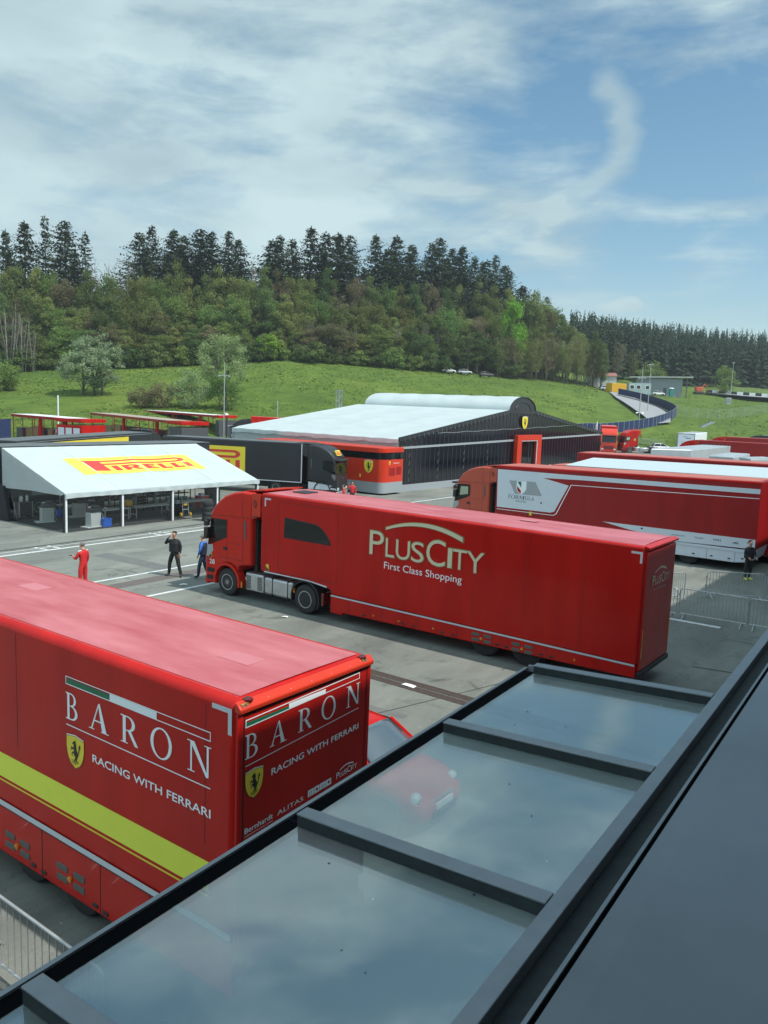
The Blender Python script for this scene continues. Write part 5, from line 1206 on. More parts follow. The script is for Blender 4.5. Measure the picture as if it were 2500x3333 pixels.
for k, (x, y, c_, hh, lab) in enumerate(((-42.9, 29.2, 'machine_dark', 1.15, 'tall dark cabinet standing at the back of the tent behind the short bench'), (-43.3, 32.6, 'machine', .95, 'pale grey cabinet between the two black work racks'), (-41.4, 36.2, 'print_red', .8, 'red tool chest near the tyre stacks in the tent'), (-40.0, 33.0, 'machine_dark', .7, 'low dark case under the roller benches'))):
    cbn = thing('equipment_cabinet', lab, 'cabinet', (x, y, .006), math.radians(90+k*4)); part(cbn, 'cabinet_body', M[c_], lambda q: q.box(-.4, .4, -.26, .26, .05, hh), .02); part(cbn, 'cabinet_front', M['plastic'], lambda q: [q.box(-.36, .36, -.275, -.261, .1+j*.2, .26+j*.2) for j in range(int(hh/.22))]); part(cbn, 'top_tray', M['steel'], lambda q: (q.box(-.41, .41, -.27, .27, hh, hh+.02), q.box(-.2, .1, -.1, .15, hh+.02, hh+.18)))
ht = thing('hand_truck', 'grey hand truck with two yellow wheels at the front edge of the tent', 'hand truck', (-38.5, 32.4, .006), math.radians(80))
part(ht, 'trolley_frame', M['steel'], lambda q: (q.tube([(-.2, 0, .2), (-.2, .12, 1.1), (-.16, .2, 1.3)], .02, 8), q.tube([(.2, 0, .2), (.2, .12, 1.1), (.16, .2, 1.3)], .02, 8), q.tube([(-.2, .05, .5), (.2, .05, .5)], .016, 6), q.tube([(-.2, .1, .9), (.2, .1, .9)], .016, 6), q.tube([(-.16, .2, 1.3), (.16, .2, 1.3)], .016, 6)))
part(ht, 'toe_plate', M['steel'], lambda q: q.box(-.24, .24, -.35, .0, .04, .06)); part(ht, 'yellow_tag', M['yellow_plastic'], lambda q: q.box(-.12, .12, .05, .08, .74, .86))
for sx in (-1, 1):
    w_ = part(ht, 'wheel', M['yellow_plastic'], lambda q: q.lathe([(.02, -.05), (.10, -.055), (.15, -.03), (.16, 0), (.15, .03), (.10, .055), (.02, .05)], (sx*.32, .05, .16), 'x', 20), smooth=True); part(w_, 'hub', M['machine'], lambda q: q.lathe([(.05, -.065), (.05, .065)], (sx*.32, .05, .16), 'x', 12))
TYRE = None
def tyre(x, y, z, label, group, r=.33, w=.30):
    global TYRE
    if TYRE is None:
        mb = MB(); mb.lathe([(.20, .02), (.26, 0), (.31, .01), (.33, .05), (.335, .15), (.33, .25), (.31, .29), (.26, .30), (.20, .28), (.19, .15), (.20, .02)], (0, 0, 0), 'z', 32)
        TYRE = mb.build('tyre', M['rubber'], smooth=True); o = TYRE
    else:
        o = TYRE.copy(); COL.objects.link(o)
    o.location = (x, y, z); o.rotation_euler = (0, 0, rnd.random()*6); return tag(o, label, 'tyre', group)
for k, nm in enumerate(('lowest', 'second from the bottom', 'third from the bottom', 'topmost')):
    tyre(-36.7+rnd.uniform(-.02, .02), 32.55+rnd.uniform(-.02, .02), .004+k*.302, 'black slick tyre, %s of the stack outside the tent' % nm, 'tyres stacked outside the tent')
for j, (x, y) in enumerate(((-41.6, 37.0), (-41.9, 37.8))):
    for k, nm in enumerate(('bottom', 'middle', 'upper', 'top')):
        tyre(x, y, .01+k*.302, 'black tyre, %s one in the %s stack under the right end of the tent' % (nm, ('nearer', 'farther')[j]), 'tyres stacked inside the tent')

# ------------------------------------------------------------------ black lorries of the tyre supplier
def logo_panel(parent, q, fmap, h=.006):
    p_ = decal('yellow_panel', [list(q)], fmap, M['yellow'], parent, h); w = quad_in(q)
    lp = [[w(.07+.87*a, .16+.70*c) for a, c in pp] for pp in tyre_logo()]
    decal('red_wordmark', lp, fmap, M['print_red'], p_, h+.005, step=0)
bk = thing('race_truck', 'black articulated truck with a yellow panel and red wordmark facing right behind the tent', 'truck', (-42.0, 46.6, 0), math.radians(200))
# local -x is the travel direction; this trailer's front is at local x=0, its visible side is local y=+
bk.rotation_euler = (0, 0, math.radians(20)+math.pi)
LK = 12.2
trailer_box(bk, [(LK, .95), (LK, 4.0), (0, 4.08), (0, 1.1), (LK*.35, 1.1), (LK*.36, .95)], 2.5, M['black_side'], y0=-2.5)
mb = MB(); mb.box(.1, LK-.1, -2.4, -.1, 4.05, 4.075); mb.build('roof', M['black_roof'], bk)
SB = side_map(0, -1)
logo_panel(bk, ((LK-.4, 1.35), (4.75, 1.45), (4.75, 3.55), (LK-.4, 3.55)), SB)
mb = MB(); mb.box(-.03, .03, -.03, .03, 1.05, 4.0); mb.box(-.03, LK, -.02, .012, 1.02, 1.09); mb.build('corner_trim', M['silver_strip'], bk)
mb = MB(); mb.box(.2, LK, -2.3, -.2, .55, .95); mb.build('underframe', M['dark'], bk)
axle_wheels(bk, [LK-2.6, LK-3.9], -2.4, 2.3)
kc = cab(bk, -.50, M['black'], y0=-2.5, number=None, sticker=False); chassis(bk, -.50, -2.5)
mb = MB(); mb.hexa([(-2.655, -1.75, 3.22), (-2.655, -.75, 3.22), (-2.56, -.75, 3.22), (-2.56, -1.75, 3.22), (-2.435, -1.75, 3.60), (-2.435, -.75, 3.60), (-2.36, -.75, 3.60), (-2.36, -1.75, 3.60)])
bd = mb.build('yellow_board', M['yellow'], kc)
def bmap(u, v, h=0.): return (-2.66 + (v-3.22)/.38*.22 - h, u, v)
decal('red_wordmark', [[(-.80-.90*a, 3.28+.26*c) for a, c in pp] for pp in tyre_logo()], bmap, M['print_red'], bd, .008, step=0)
text('maker_name', 'IVECO', ((-.95, 1.42), (-1.55, 1.42), (-1.55, 1.54), (-.95, 1.54)), end_map(-2.955, -1), M['chrome'], kc, .004, bold=.03)
mb = MB(); mb.prism([(-2.95, .62), (-.60, .62), (-.60, 1.18), (-2.0, 1.02), (-2.6, .95)], 'y', .003, .012); mb.build('side_fairing', M['silver_strip'], bk)

bl = thing('race_truck', 'long black truck with a plain yellow side strip behind the white tent', 'truck', (-51.3, 29.0, 0), math.atan2(21.5, -11.3)+math.pi)
bl.rotation_euler = (0, 0, math.atan2(21.5, -11.3)+math.pi)
trailer_box(bl, [(0, .9), (-20.5, .9), (-20.5, 3.95), (0, 3.95)], 2.6, M['black_side'], y0=-2.6)
mb = MB(); mb.box(-20.4, -.1, -2.5, -.1, 3.94, 3.965); mb.build('roof', M['black_roof'], bl)
mb = MB(); mb.box(-20.5, 0, .0, .016, 3.80, 3.83); mb.build('side_rail', M['steel'], bl)
mb = MB()
for x in (-6.2, -11.0, -15.2): mb.box(x-.05, x+.05, .0, .02, .95, 3.9)
mb.build('side_post', M['black'], bl)
mb = MB(); mb.box(-16.0, -4.2, .021, .028, 1.6, 3.70); mb.build('yellow_panel', M['yellow'], bl)
mb = MB(); mb.box(.0, .02, -2.3, -.4, 2.0, 3.72); yp = mb.build('yellow_panel', M['yellow'], bl)
mb = MB(); mb.box(.02, .03, -2.1, -.6, 3.2, 3.5); mb.box(.02, .03, -2.1, -1.8, 2.2, 2.95); mb.build('red_print', M['print_red'], yp)
mb = MB(); mb.box(-20, -.4, -2.3, -.3, .45, .9); mb.build('underframe', M['dark'], bl); axle_wheels(bl, [-2.6, -3.9], -2.48, 2.36); cab(bl, -21.0, M['black'], y0=-2.6, number=None, sticker=False)

# ------------------------------------------------------------------ the big white hospitality tent
FT = (-39.2, 55.5); FL, FWD = 19.6, 44.4
ft = thing('marquee', 'large white roofed marquee with a black glazed gable and barrel vaulted ridge', 'marquee', (FT[0], FT[1], 0))
ZE2, ZP2, YB0, YB1, ZB = 4.55, 7.15, 19.3, 25.1, 8.55
mb = MB()
def ns(x, y): return .02*mnoise.noise(Vector((x*.35, y*.35, 1.3)))
def slope1(u, v):
    x = .05-(FL+.1)*u; y = -.25 + (YB0+.25)*v; k = (u*4) % 1
    return (x, y, ZE2 + (ZP2-ZE2)*max(0, v*(YB0+.25)-.25)/YB0 - .09*math.sin(k*math.pi)*math.sin(v*math.pi) + ns(x, y) - (.14 if v == 0 else 0))
mb.grid(slope1, 48, 26)
def slope2(u, v):
    x = .05-(FL+.1)*u; y = YB1 + (FWD-YB1+.2)*v; return (x, y, ZP2 + (ZE2+.3-ZP2)*v)
mb.grid(slope2, 24, 12); mb.build('roof_sheet', M['tent'], ft, smooth=True, angle=180, normals=False)
mb = MB()
def barrel(u, v):
    a = math.pi*(1-v); k = (u*6) % 1; s_ = 1 + .045*math.sin(k*math.pi)
    return (.05-(FL-.9)*u, (YB0+YB1)/2 + (YB1-YB0)/2*math.cos(a)*(1+.2*(s_-1)), ZP2-.02 + (ZB-ZP2)*math.sin(a)*s_)
mb.grid(barrel, 72, 20); mb.build('barrel_roof', M['tent'], ft, smooth=True, angle=180, normals=False)
mb = MB(); mb.poly([(-(FL-.92), *barrel(1, i/20)[1:]) for i in range(21)]); mb.build('barrel_end', M['tent'], ft, normals=False)
mb = MB(); mb.poly([(.045, *barrel(0, i/20)[1:]) for i in range(21)]); be = mb.build('barrel_gable', M['black'], ft, normals=False)
mb = MB(); mb.tube([(.07, *barrel(0, i/20)[1:]) for i in range(21)], .07, 8); mb.tube([(.07, (YB0+YB1)/2 + (barrel(0, i/20)[1]-(YB0+YB1)/2)*.6, ZP2+(barrel(0, i/20)[2]-ZP2)*.6) for i in range(21)], .03, 6); mb.build('barrel_rim', M['black'], ft)
mb = MB()         # hem along the near eave
def hem(u, v):
    x = .12-(FL+.25)*u; return (x, -.27-.03*math.sin(x*6)*v, ZE2-.1 - (.30+.10*abs(math.sin(x*.9)))*v + .02*math.sin(x*3))
mb.grid(hem, 80, 4); mb.build('eave_valance', M['tent'], ft, smooth=True, angle=180)
mb = MB()
def sheet(u, v): return (-FL-.1-.5*math.sin(u*14)*.12*v, -.25+4.2*u, ZE2-.1+.56*u-(1.9+.5*math.sin(u*5))*v)
mb.grid(sheet, 30, 8); mb.build('end_sheet', M['tent_grey'], ft, smooth=True, angle=180)
mb = MB(); mb.poly([(0, 0, 0.55), (0, FWD, .55), (0, FWD, ZE2+.25), (0, YB1, ZP2-.02), (0, YB0, ZP2-.02), (0, 0, ZE2-.05)]); mb.build('gable_glazing', M['tint_pvc'], ft)
def zg(y): return ZE2+(ZP2-ZE2)*y/YB0 if y < YB0 else (ZP2 if y < YB1 else ZP2+(ZE2+.3-ZP2)*(y-YB1)/(FWD-YB1))
mb = MB()
for i in range(0, 60):
    y = .35+i*.74
    if y < FWD-.1: mb.box(.012, .03, y-.018, y+.018, .56, zg(y)-.12)
mb.build('glazing_strip', M['machine_dark'], ft)
mb = MB(); mb.hexa([(.0, 0, 3.60), (.10, 0, 3.60), (.10, FWD, 4.42), (0, FWD, 4.42), (0, 0, 3.78), (.10, 0, 3.78), (.10, FWD, 4.62), (0, FWD, 4.62)]); mb.build('cross_beam', M['grey_plinth'], ft)
mb = MB()
for y0, z0, y1, z1 in ((-.1, ZE2, YB0, ZP2), (YB1, ZP2, FWD+.1, ZE2+.25)):
    mb.hexa([(.0, y0, z0-.32), (.14, y0, z0-.32), (.14, y1, z1-.32), (0, y1, z1-.32), (0, y0, z0+.03), (.14, y0, z0+.03), (.14, y1, z1+.03), (0, y1, z1+.03)])
mb.hexa([(.0, YB0, ZP2-.32), (.139, YB0, ZP2-.32), (.139, YB1, ZP2-.32), (0, YB1, ZP2-.32), (0, YB0, ZP2+.0), (.139, YB0, ZP2), (.139, YB1, ZP2), (0, YB1, ZP2)])
mb.build('gable_edge', M['black'], ft)
mb = MB()
for i in range(26): y = .6+i*.72; mb.tube([(.16, y, zg(y)-.10), (.16, y+.12, zg(y)-.42)], .012, 4)
for i in range(24): y = YB1+.5+i*.76; mb.tube([(.16, y+.12, zg(y)-.10), (.16, y, zg(y)-.42)], .012, 4)
for y in (1.5, 6, 10.5, 15):
    for k in range(5): mb.tube([(.05, y, .8+k*.7), (.05, y+.16, 1.15+k*.7)], .010, 4)
mb.build('lacing', M['steel'], ft)
mb = MB(); mb.tube([(.05, 6+u*1.2, 4.9+.04*math.sin(u*2)+u*.03) for u in range(0, 27)], .02, 5); mb.build('sagging_cable', M['steel'], ft)
mb = MB(); mb.box(.0, .16, -.2, FWD, .0, .56); mb.build('plinth', M['grey_plinth'], ft)
mb = MB(); mb.box(-FL, -.02, -.1, -.04, 0, ZE2-.2); mb.box(-FL, -.02, FWD, FWD+.05, 0, ZE2); mb.box(-FL-.05, -FL, 4, FWD, 0, 4.4); mb.build('side_wall', M['tent_grey'], ft)
mb = MB()        # red portal
for a in ((20.3, 21.25), (25.0, 25.95)): mb.box(.17, .62, a[0], a[1], 0, 4.05)
mb.box(.17, .62, 20.3, 25.95, 4.05, 4.62); pt = mb.build('entrance_portal', M['red_orange'], ft, bevel=.02)
mb = MB(); mb.box(.5, .58, 24.93, 24.995, .1, 4.0); mb.box(.5, .58, 21.3, 24.93, 3.98, 4.045); mb.build('portal_light_strip', M['print_white'], pt)
mb = MB(); mb.box(.18, .24, 21.26, 24.99, .1, 4.04); dl = mb.build('entrance_door', M['glass_dark'], pt)
mb = MB(); mb.box(.24, .28, 21.9, 21.96, .1, 4.0); mb.box(.24, .28, 23.6, 23.66, .1, 4.0); mb.build('door_bar', M['machine_dark'], dl)
emblem(ft, rq(21.85, 23.1, 5.22, 6.52), end_map(.16), .05, initials=False)

# red hospitality unit under the near eave (its own wheels folded away)
def pod(label, x, y, L, Wd, H, rz=0, emb=True):
    r = thing('hospitality_unit', label, 'trailer', (x, y, 0), rz)
    def outline(i=0.): 
        c = .55; pts = []
        pts += [(-L, 0+i), (-c, 0+i)] + [(-c+(c-i)*math.sin(a*math.pi/16), c-(c-i)*math.cos(a*math.pi/16)) for a in range(1, 8)] + [(0-i, c)]
        return pts + [(0-i, Wd-.25), (-.1-i, Wd-i), (-L, Wd-i)]
    for nm, m, z0, z1, i in (('grey_base', M['grey_plinth'], .14, 1.02, .0), ('red_wall', M['red_orange'], 1.022, 2.86, .005), ('black_window_band', M['glass_dark'], 2.862, 3.40, .02), ('red_cornice', M['red_orange'], 3.402, H, -.03)):
        mb = MB(); mb.prism(outline(i), 'z', z0, z1); mb.build(nm, m, r, bevel=.01 if nm != 'red_cornice' else .06, seg=3)
    mb = MB(); mb.box(-L+.2, -.4, .25, Wd-.3, 0, .14); mb.build('underframe', M['dark'], r)
    if emb:
        emblem(r, rq(-1.85, -.95, 1.72, 2.75), side_map(0), .004)
        sm = end_map(0); emblem(r, rq(.85, 1.08, 2.42, 2.72), sm, .004, False); text('small_name', 'FERRARI', rq(1.5, 2.3, 2.52, 2.60), sm, M['print_white'], r, .006)
    mb = MB(); mb.box(-.002, .008, .9, 1.75, 1.55, 2.2); mb.box(-.002, .008, 1.95, 2.6, 1.6, 2.25); vp = mb.build('vent_panel', M['red_dark'], r)
    mb = MB(); mb.box(-2.3, -2.15, -.006, .0, 1.35, 1.6); mb.build('warning_sticker', M['yellow'], r)
    return r
pod('red and black hospitality unit with rounded corner and shield emblem beside the glazed gable', -38.35, 52.15, 14, 3.0, 3.82)
pod('red and black hospitality unit at the far end of the marquee gable', -40.6, 100.8, 8, 3.2, 4.5, emb=False)
# ------------------------------------------------------------------ open sided awning lorries at the foot of the meadow
def facing(t, d): p = pol(t, d); return p
def awning(label, t0, d0_, t1, d1_, H, roofm, boxes, boxm, z=0.):
    """raised roof sheet on posts between two plan points, with the lorry body at its right end"""
    A, B = pol(t0, d0_), pol(t1, d1_); v = (B-A); v.z = 0; L = v.length; rz = math.atan2(v.y, v.x)
    r = thing('awning_trailer', label, 'trailer', (A.x, A.y, z), rz)
    mb = MB(); mb.hexa([(-.2, -.1, H-.08), (L, -.1, H-.30), (L, 3.4, H-.30), (-.2, 3.4, H-.08), (-.2, -.1, H), (L, -.1, H-.22), (L, 3.4, H-.22), (-.2, 3.4, H)]); mb.build('roof_panel', roofm, r)
    mb = MB(); mb.hexa([(-.2, -.16, H-.34), (L, -.16, H-.56), (L, -.101, H-.56), (-.2, -.101, H-.34), (-.2, -.16, H-.02), (L, -.16, H-.24), (L, -.101, H-.24), (-.2, -.101, H-.02)]); mb.build('roof_edge', M['red_dark'], r)
    mb = MB()
    n = 7
    for k in range(n): x = L*k/(n-.01); mb.box(x-.035, x+.035, -.06, .01, 0, H-.3); mb.box(x-.035, x+.035, 3.2, 3.27, 0, H-.3)
    mb.build('post', M['red_dark'], r)
    mb = MB(); mb.box(.1, L*.62, 3.31, 3.36, .3, H*.60); mb.box(L*.66, L-boxes[0], 3.31, 3.36, .3, H*.45); mb.build('back_panel', M['machine_dark'], r)
    mb = MB(); mb.box(L-boxes[0], L+.1, -.25, 3.5, .6, H-.95); mb.build('body', boxm, r, bevel=.03)
    mb = MB(); mb.box(L-boxes[0]-.1, L+.15, -.3, 3.55, H-.62, H-.18); mb.build('raised_flap', M['red'], r, bevel=.03)
    mb = MB()
    for k, c in enumerate((0, 1, 2)): mb.box(L-boxes[0]+.3+k*boxes[0]*.31, L-boxes[0]+.2+(k+.86)*boxes[0]*.31, -.28, -.255, .7, H-1.3)
    mb.build('white_locker', M['white_side'] if boxm is M['red'] else M['machine_dark'], r)
    mb = MB(); mb.box(.3, L*.08+.3, .2, 1.2, 0, H*.6); mb.box(L*.30, L*.55, 1.8, 2.0, .2, H*.55); mb.build('dark_case', M['machine_dark'], r)
    mb = MB(); mb.box(L*.12, L*.20, .6, .7, 0, H*.62); mb.box(L*.20+.05, L*.29, .8, .9, 0, H*.66); mb.box(L*.42, L*.50, .9, 1.0, 0, H*.6); mb.build('plywood_board', M['wood'], r)
    mb = MB()
    for x in (L*.36, L*.72): mb.hexa([(x-.45, .3, .1), (x+.3, .3, .1), (x+.3, .6, .1), (x-.45, .6, .1), (x-.18, .3, H-.4), (x+.18, .3, H-.4), (x+.18, .6, H-.4), (x-.18, .6, H-.4)])
    mb.build('gathered_curtain', M['red'], r)
    mb = MB()
    for x in (L*.56, L*.62): mb.tube([(x, .1, .2), (x+.7, .1, H*.62)], .05, 6); mb.tube([(x+.7, .1, H*.62), (x+1.3, .1, .2)], .05, 6)
    mb.tube([(L*.54, .1, H*.62), (L*.72, .1, H*.62)], .05, 6); mb.build('truss_frame', M['alu'], r)
    return r
awning('red awning trailer with long cream roof panel and plywood boards at the left', -.458, 104, -.373, 98.5, 4.25, M['white'], (4.2,), M['red'])
awning('red awning trailer with a thin beige roof and dark end body in the second row', -.362, 122, -.250, 101, 4.35, mat('beige_sheet', (.34, .29, .24), .6), (3.4,), M['machine_dark'])
awning('red awning trailer with a low white roof behind the second awning trailer', -.295, 136, -.205, 126, 4.75, M['white'], (.7,), M['machine_dark'])
# dark tractor and red trailer by the lamp mast
fr = thing('race_truck', 'red truck with a black cab and white side beside the left end of the marquee', 'truck', pol(-.140, 120), YAW + math.radians(8))
fr.location.z = .3
trailer_box(fr, [(9.0, 1.0), (9.0, 4.15), (-3.2, 4.45), (-3.2, 1.0)], 2.5, M['red']); roof_sheet(fr, -3.2, 9, 4.45, 4.15, 2.5, M['roof_red'], .1)
mb = MB(); mb.box(-3.0, .2, -.03, -.005, 1.0, 3.5); mb.build('white_shutter', M['white_side'], fr)
mb = MB()
for k in range(9): mb.box(-3.0, .2, -.04, -.031, 1.2+k*.26, 1.22+k*.26)
mb.build('shutter_line', M['print_grey'], fr)
cab(fr, -3.7, M['black'], number=None, sticker=False); chassis(fr, -3.7, tanks=False)
mb = MB(); mb.box(-6.8, -6.6, .3, .5, 0, 4.3); mb.build('exhaust_stack', M['plastic'], fr)
pcb = thing('site_cabin', 'pale grey site cabin with a small white window behind the black support truck', 'cabin', pol(-.182, 121), YAW); pcb.location.z = .1
mb = MB(); mb.box(-1.6, 2.4, 0, 2.4, 0, 3.0); mb.build('cabin_wall', M['bldg_grey'], pcb, bevel=.03)
mb = MB(); mb.box(-1.1, -.1, -.04, .0, 1.3, 2.2); wf = mb.build('window_frame', M['white'], pcb)
mb = MB(); mb.box(-.95, -.25, -.05, -.041, 1.42, 2.08); mb.build('window_pane', M['glass_dark'], wf)
mb = MB(); mb.box(-1.7, 2.5, -.1, 2.5, 3.0, 3.1); mb.build('cabin_roof', M['print_grey'], pcb)
# navy screens at the left edge
ns_ = thing('screen_fence', 'navy blue screen panels with pale posts at the left edge', 'fence', pol(-.468, 98), YAW+.5)
mb = MB(); mb.hexa([(-14, -.05, 0), (.6, -.05, 0), (.6, .05, 0), (-14, .05, 0), (-14, -.05, 2.0), (.6, -.05, 3.9), (.6, .05, 3.9), (-14, .05, 2.0)]); mb.build('screen_panel', M['navy'], ns_)
mb = MB(); mb.box(-9, -1.1, 4, 4.1, 0, 5.2); mb.build('screen_panel', M['navy'], ns_)
mb = MB()
for x in (-7, -4.5, -2.6, -1.1): mb.box(x-.06, x+.06, 3.9, 3.99, 0, 5.3)
mb.build('post', M['steel'], ns_)

# ------------------------------------------------------------------ masts and poles
def mast(label, t, d, base, top, r=.09, arms=None, lamps=None):
    p = pol(t, d); o = thing('lamp_mast', label, 'lamp mast', (p.x, p.y, base), YAW); H = top-base
    mb = MB(); mb.tube([(0, 0, -.5), (0, 0, H*.6), (0, 0, H)], [r, r*.8, r*.45], 8); mb.build('pole', M['steel'], o)
    for z, w in arms or []:
        mb = MB(); mb.box(-w, w, -.06, .06, z-base-.05, z-base+.05); mb.build('crossarm', M['steel'], o)
        mb = MB()
        for s_ in (-1, 1): mb.box(s_*w-.16, s_*w+.16, -.14, .14, z-base-.16, z-base-.055)
        mb.build('lamp_head', M['alu'], o, bevel=.02)
    for dx, z in lamps or []:
        mb = MB(); mb.tube([(0, 0, z-base), (dx, -.1, z-base-.1)], .05, 6); mb.lathe([(.03, 0), (.28, -.22), (.30, -.26), (0, -.24)], (dx*1.3, -.15, z-base), 'z', 12); mb.build('loudspeaker', M['white'], o)
    return o
mast('tall thin lamp mast with a crossarm rising in front of the round willow', -.2000, 124, 1.0, 12.6, arms=[(10.6, .75)], lamps=[(.35, 5.0)])
mast('tall lamp mast with paired floodlights standing by the curved navy fence', .3065, 180, 3.5, 17.3, .12, arms=[(15.0, .7)], lamps=[(-.5, 7.6), (.5, 7.6)])
mast('second thin lamp mast close behind the first by the curved navy fence', .3160, 206, 7.4, 19.6, .10, arms=[(19.5, .5)])
mast('single lamp pole in front of the dark spruce slope at the right', .4153, 290, 14.6, 26.5, .12, arms=[(26.2, .35)])
mast('slim pole on the flat roof of the grey building', .317, 285, 14, 21.0, .2)
def post(label, t, d, base, top, r, m):
    p = pol(t, d); o = thing('pole', label, 'pole', (p.x, p.y, base)); mb = MB(); mb.tube([(0, 0, 0), (0, 0, top-base-.06), (0, 0, top-base)], [r, r, r*.4], 10); mb.build('shaft', M[m], o)
    mb = MB(); mb.lathe([(r*1.8, 0), (r*1.8, .12), (r, .14)], (0, 0, 0), 'z', 10); mb.build('foot', M['steel'], o)
post('bare white pole standing behind the cream roofed awning trailer', -.403, 112, 0, 6.75, .10, 'white')
post('short thin grey pole at the foot of the meadow left of the marquee', -.1348, 128, .3, 7.1, .08, 'steel')
tp = thing('truss_tower', 'square aluminium truss tower standing behind the marquee roof', 'truss tower', pol(-.0600, 118)); tp.location.z = 0
mb = MB()
for sx in (-.3, .3):
    for sy in (-.3, .3): mb.tube([(sx, sy, 0), (sx, sy, 8.9)], .05, 6)
for k in range(15):
    z = k*.6; 
    for (a, b_) in (((-.3, -.3), (.3, -.3)), ((.3, -.3), (.3, .3)), ((.3, .3), (-.3, .3)), ((-.3, .3), (-.3, -.3))):
        p, q = (a, b_) if k % 2 else (b_, a); mb.tube([(p[0], p[1], z), (q[0], q[1], z+.58)], .025, 5)
mb.build('truss_lattice', M['alu'], tp)
mb = MB(); mb.box(-.36, .36, -.36, .36, 8.9, 8.98); mb.build('top_plate', M['alu'], tp)

# ------------------------------------------------------------------ right hand side: slip road, navy fence, cabins, track
def ribbon(name, L_, R_, m, dz=.12, sub=6):
    mb = MB(); n = (len(L_)-1)*sub; W_ = 6
    def ip(P, u): k = min(int(u), len(P)-2); f = u-k; return (P[k][0]+(P[k+1][0]-P[k][0])*f, P[k][1]+(P[k+1][1]-P[k][1])*f)
    def fn(u, v):
        a, b_ = ip(L_, u*(len(L_)-1)), ip(R_, u*(len(R_)-1)); t, d = a[0]+(b_[0]-a[0])*v, a[1]+(b_[1]-a[1])*v
        za = (zter(*a)+zter(*b_))/2; p = pol(t, d); return (p.x, p.y, max(p.z, za)+dz+.35)
    mb.grid(fn, n, W_); return tag(mb.build(name, m, smooth=True, angle=180), kind='structure')
ribbon('slip_road', [(.268, 250), (.277, 230), (.290, 214), (.301, 203), (.313, 192), (.322, 184)], [(.290, 252), (.300, 238), (.318, 224), (.334, 211), (.345, 199), (.345, 188)], M['road_grey'])
ribbon('footpath', [(.302, 262), (.318, 252), (.330, 236)], [(.305, 265), (.324, 253), (.336, 236)], M['road_grey'], dz=-.1)
def fence(label, pts, h, mname='navy', mesh=False, step=3, hs=None):
    p0 = pol(*pts[0]); r = thing('screen_fence' if not mesh else 'mesh_fence', label, 'fence', p0); W_ = []
    for (a, b_) in zip(pts[:-1], pts[1:]):
        for k in range(step): f = k/step; W_.append((a[0]+(b_[0]-a[0])*f, a[1]+(b_[1]-a[1])*f))
    W_.append(pts[-1]); Q = [pol(t, d, .0)-p0 for t, d in W_]
    if not mesh:
        mb = MB()
        for i in range(len(Q)-1): mb.poly([Q[i]-Vector((0, 0, .2)), Q[i+1]-Vector((0, 0, .2)), Q[i+1]+Vector((0, 0, h)), Q[i]+Vector((0, 0, h))])
        o = mb.build('screen_cloth', M[mname], r, normals=False); sm = o.modifiers.new('t', 'SOLIDIFY'); sm.thickness = .06
    mb = MB()
    for q in Q[::1 if not mesh else 2]: mb.tube([q-Vector((0, 0, .3)), q+Vector((0, 0, h+.08))], .05, 6)
    mb.build('post', M['steel'], r)
    mb = MB()
    for hh in ((h+.02,) if not mesh else [h*k/8 for k in range(1, 9)]):
        mb.tube([q+Vector((0, 0, hh)) for q in Q], .022 if mesh else .03, 4)
    mb.build('rail', M['steel'], r); return r
SPL = [(.205, 164), (.228, 166), (.244, 169), (.268, 172), (.289, 175), (.307, 178.5), (.324, 183), (.337, 189), (.347, 197), (.3515, 204), (.348, 210), (.340, 217), (.331, 223), (.321, 229), (.312, 234), (.302, 238), (.293, 241), (.286, 243), (.279, 245)]
fence('long navy blue screen fence curving round the slip road on the grass bank', SPL, 2.15)
gb = fence('low dark hedge like barrier along the upper edge of the slip road', [(.278, 240), (.290, 236), (.303, 231), (.316, 224), (.329, 216), (.340, 207)], .7, 'machine_dark')
fence('wire mesh fence running across the bank at the right', [(.352, 203), (.37, 201), (.39, 200), (.41, 201), (.435, 208), (.47, 224)], 2.4, mesh=True)
fence('wire mesh fence standing along the edge of the race track', [(.395, 296), (.42, 300), (.45, 305), (.49, 310)], 3.0, mesh=True)
fence('thin wire fence along the foot of the bank by the solo red cab', [(.255, 166), (.275, 166), (.30, 166), (.34, 167)], 1.3, mesh=True)
ribbon('race_track', [(.372, 296), (.40, 280), (.43, 268), (.47, 262), (.52, 260)], [(.372, 300), (.40, 296), (.43, 292), (.47, 290), (.52, 288)], M['road_grey'], dz=.3)
bw = thing('track_wall', 'low concrete track wall with black and pale blocks at the right', 'wall', pol(.385, 298))
for nm, m, par in (('dark_block', M['plastic'], 0), ('pale_block', M['white'], 1)):
    mb = MB()
    for k in range(16):
        if k % 2 != par: continue
        a, b_ = pol(.385+k*.0075, 298-k*.4)-bw.location, pol(.385+(k+1)*.0075, 298-(k+1)*.4)-bw.location
        n = Vector((b_.y-a.y, a.x-b_.x, 0)).normalized()*.4; h_ = Vector((0, 0, 1.5)); z_ = Vector((0, 0, .2))
        mb.hexa([a+z_, b_+z_, b_+n+z_, a+n+z_, a+h_, b_+h_, b_+n+h_, a+n+h_])
    mb.build(nm, m, bw)
st = thing('concrete_steps', 'grey concrete steps climbing the grass bank at the right', 'steps', pol(.385, 186))
mb = MB()
for k in range(9):
    p = pol(.385+k*.0015, 186+k*1.05)-st.location; c_, s_ = math.cos(YAW), math.sin(YAW)
    mb.prism([(p.x-c_*.5, p.y-s_*.5), (p.x+c_*.5, p.y+s_*.5), (p.x+c_*.5-s_*1.1, p.y+s_*.5+c_*1.1), (p.x-c_*.5-s_*1.1, p.y-s_*.5+c_*1.1)], 'z', p.z-.3, p.z+.18)
mb.build('step', M['grey_plinth'], st)
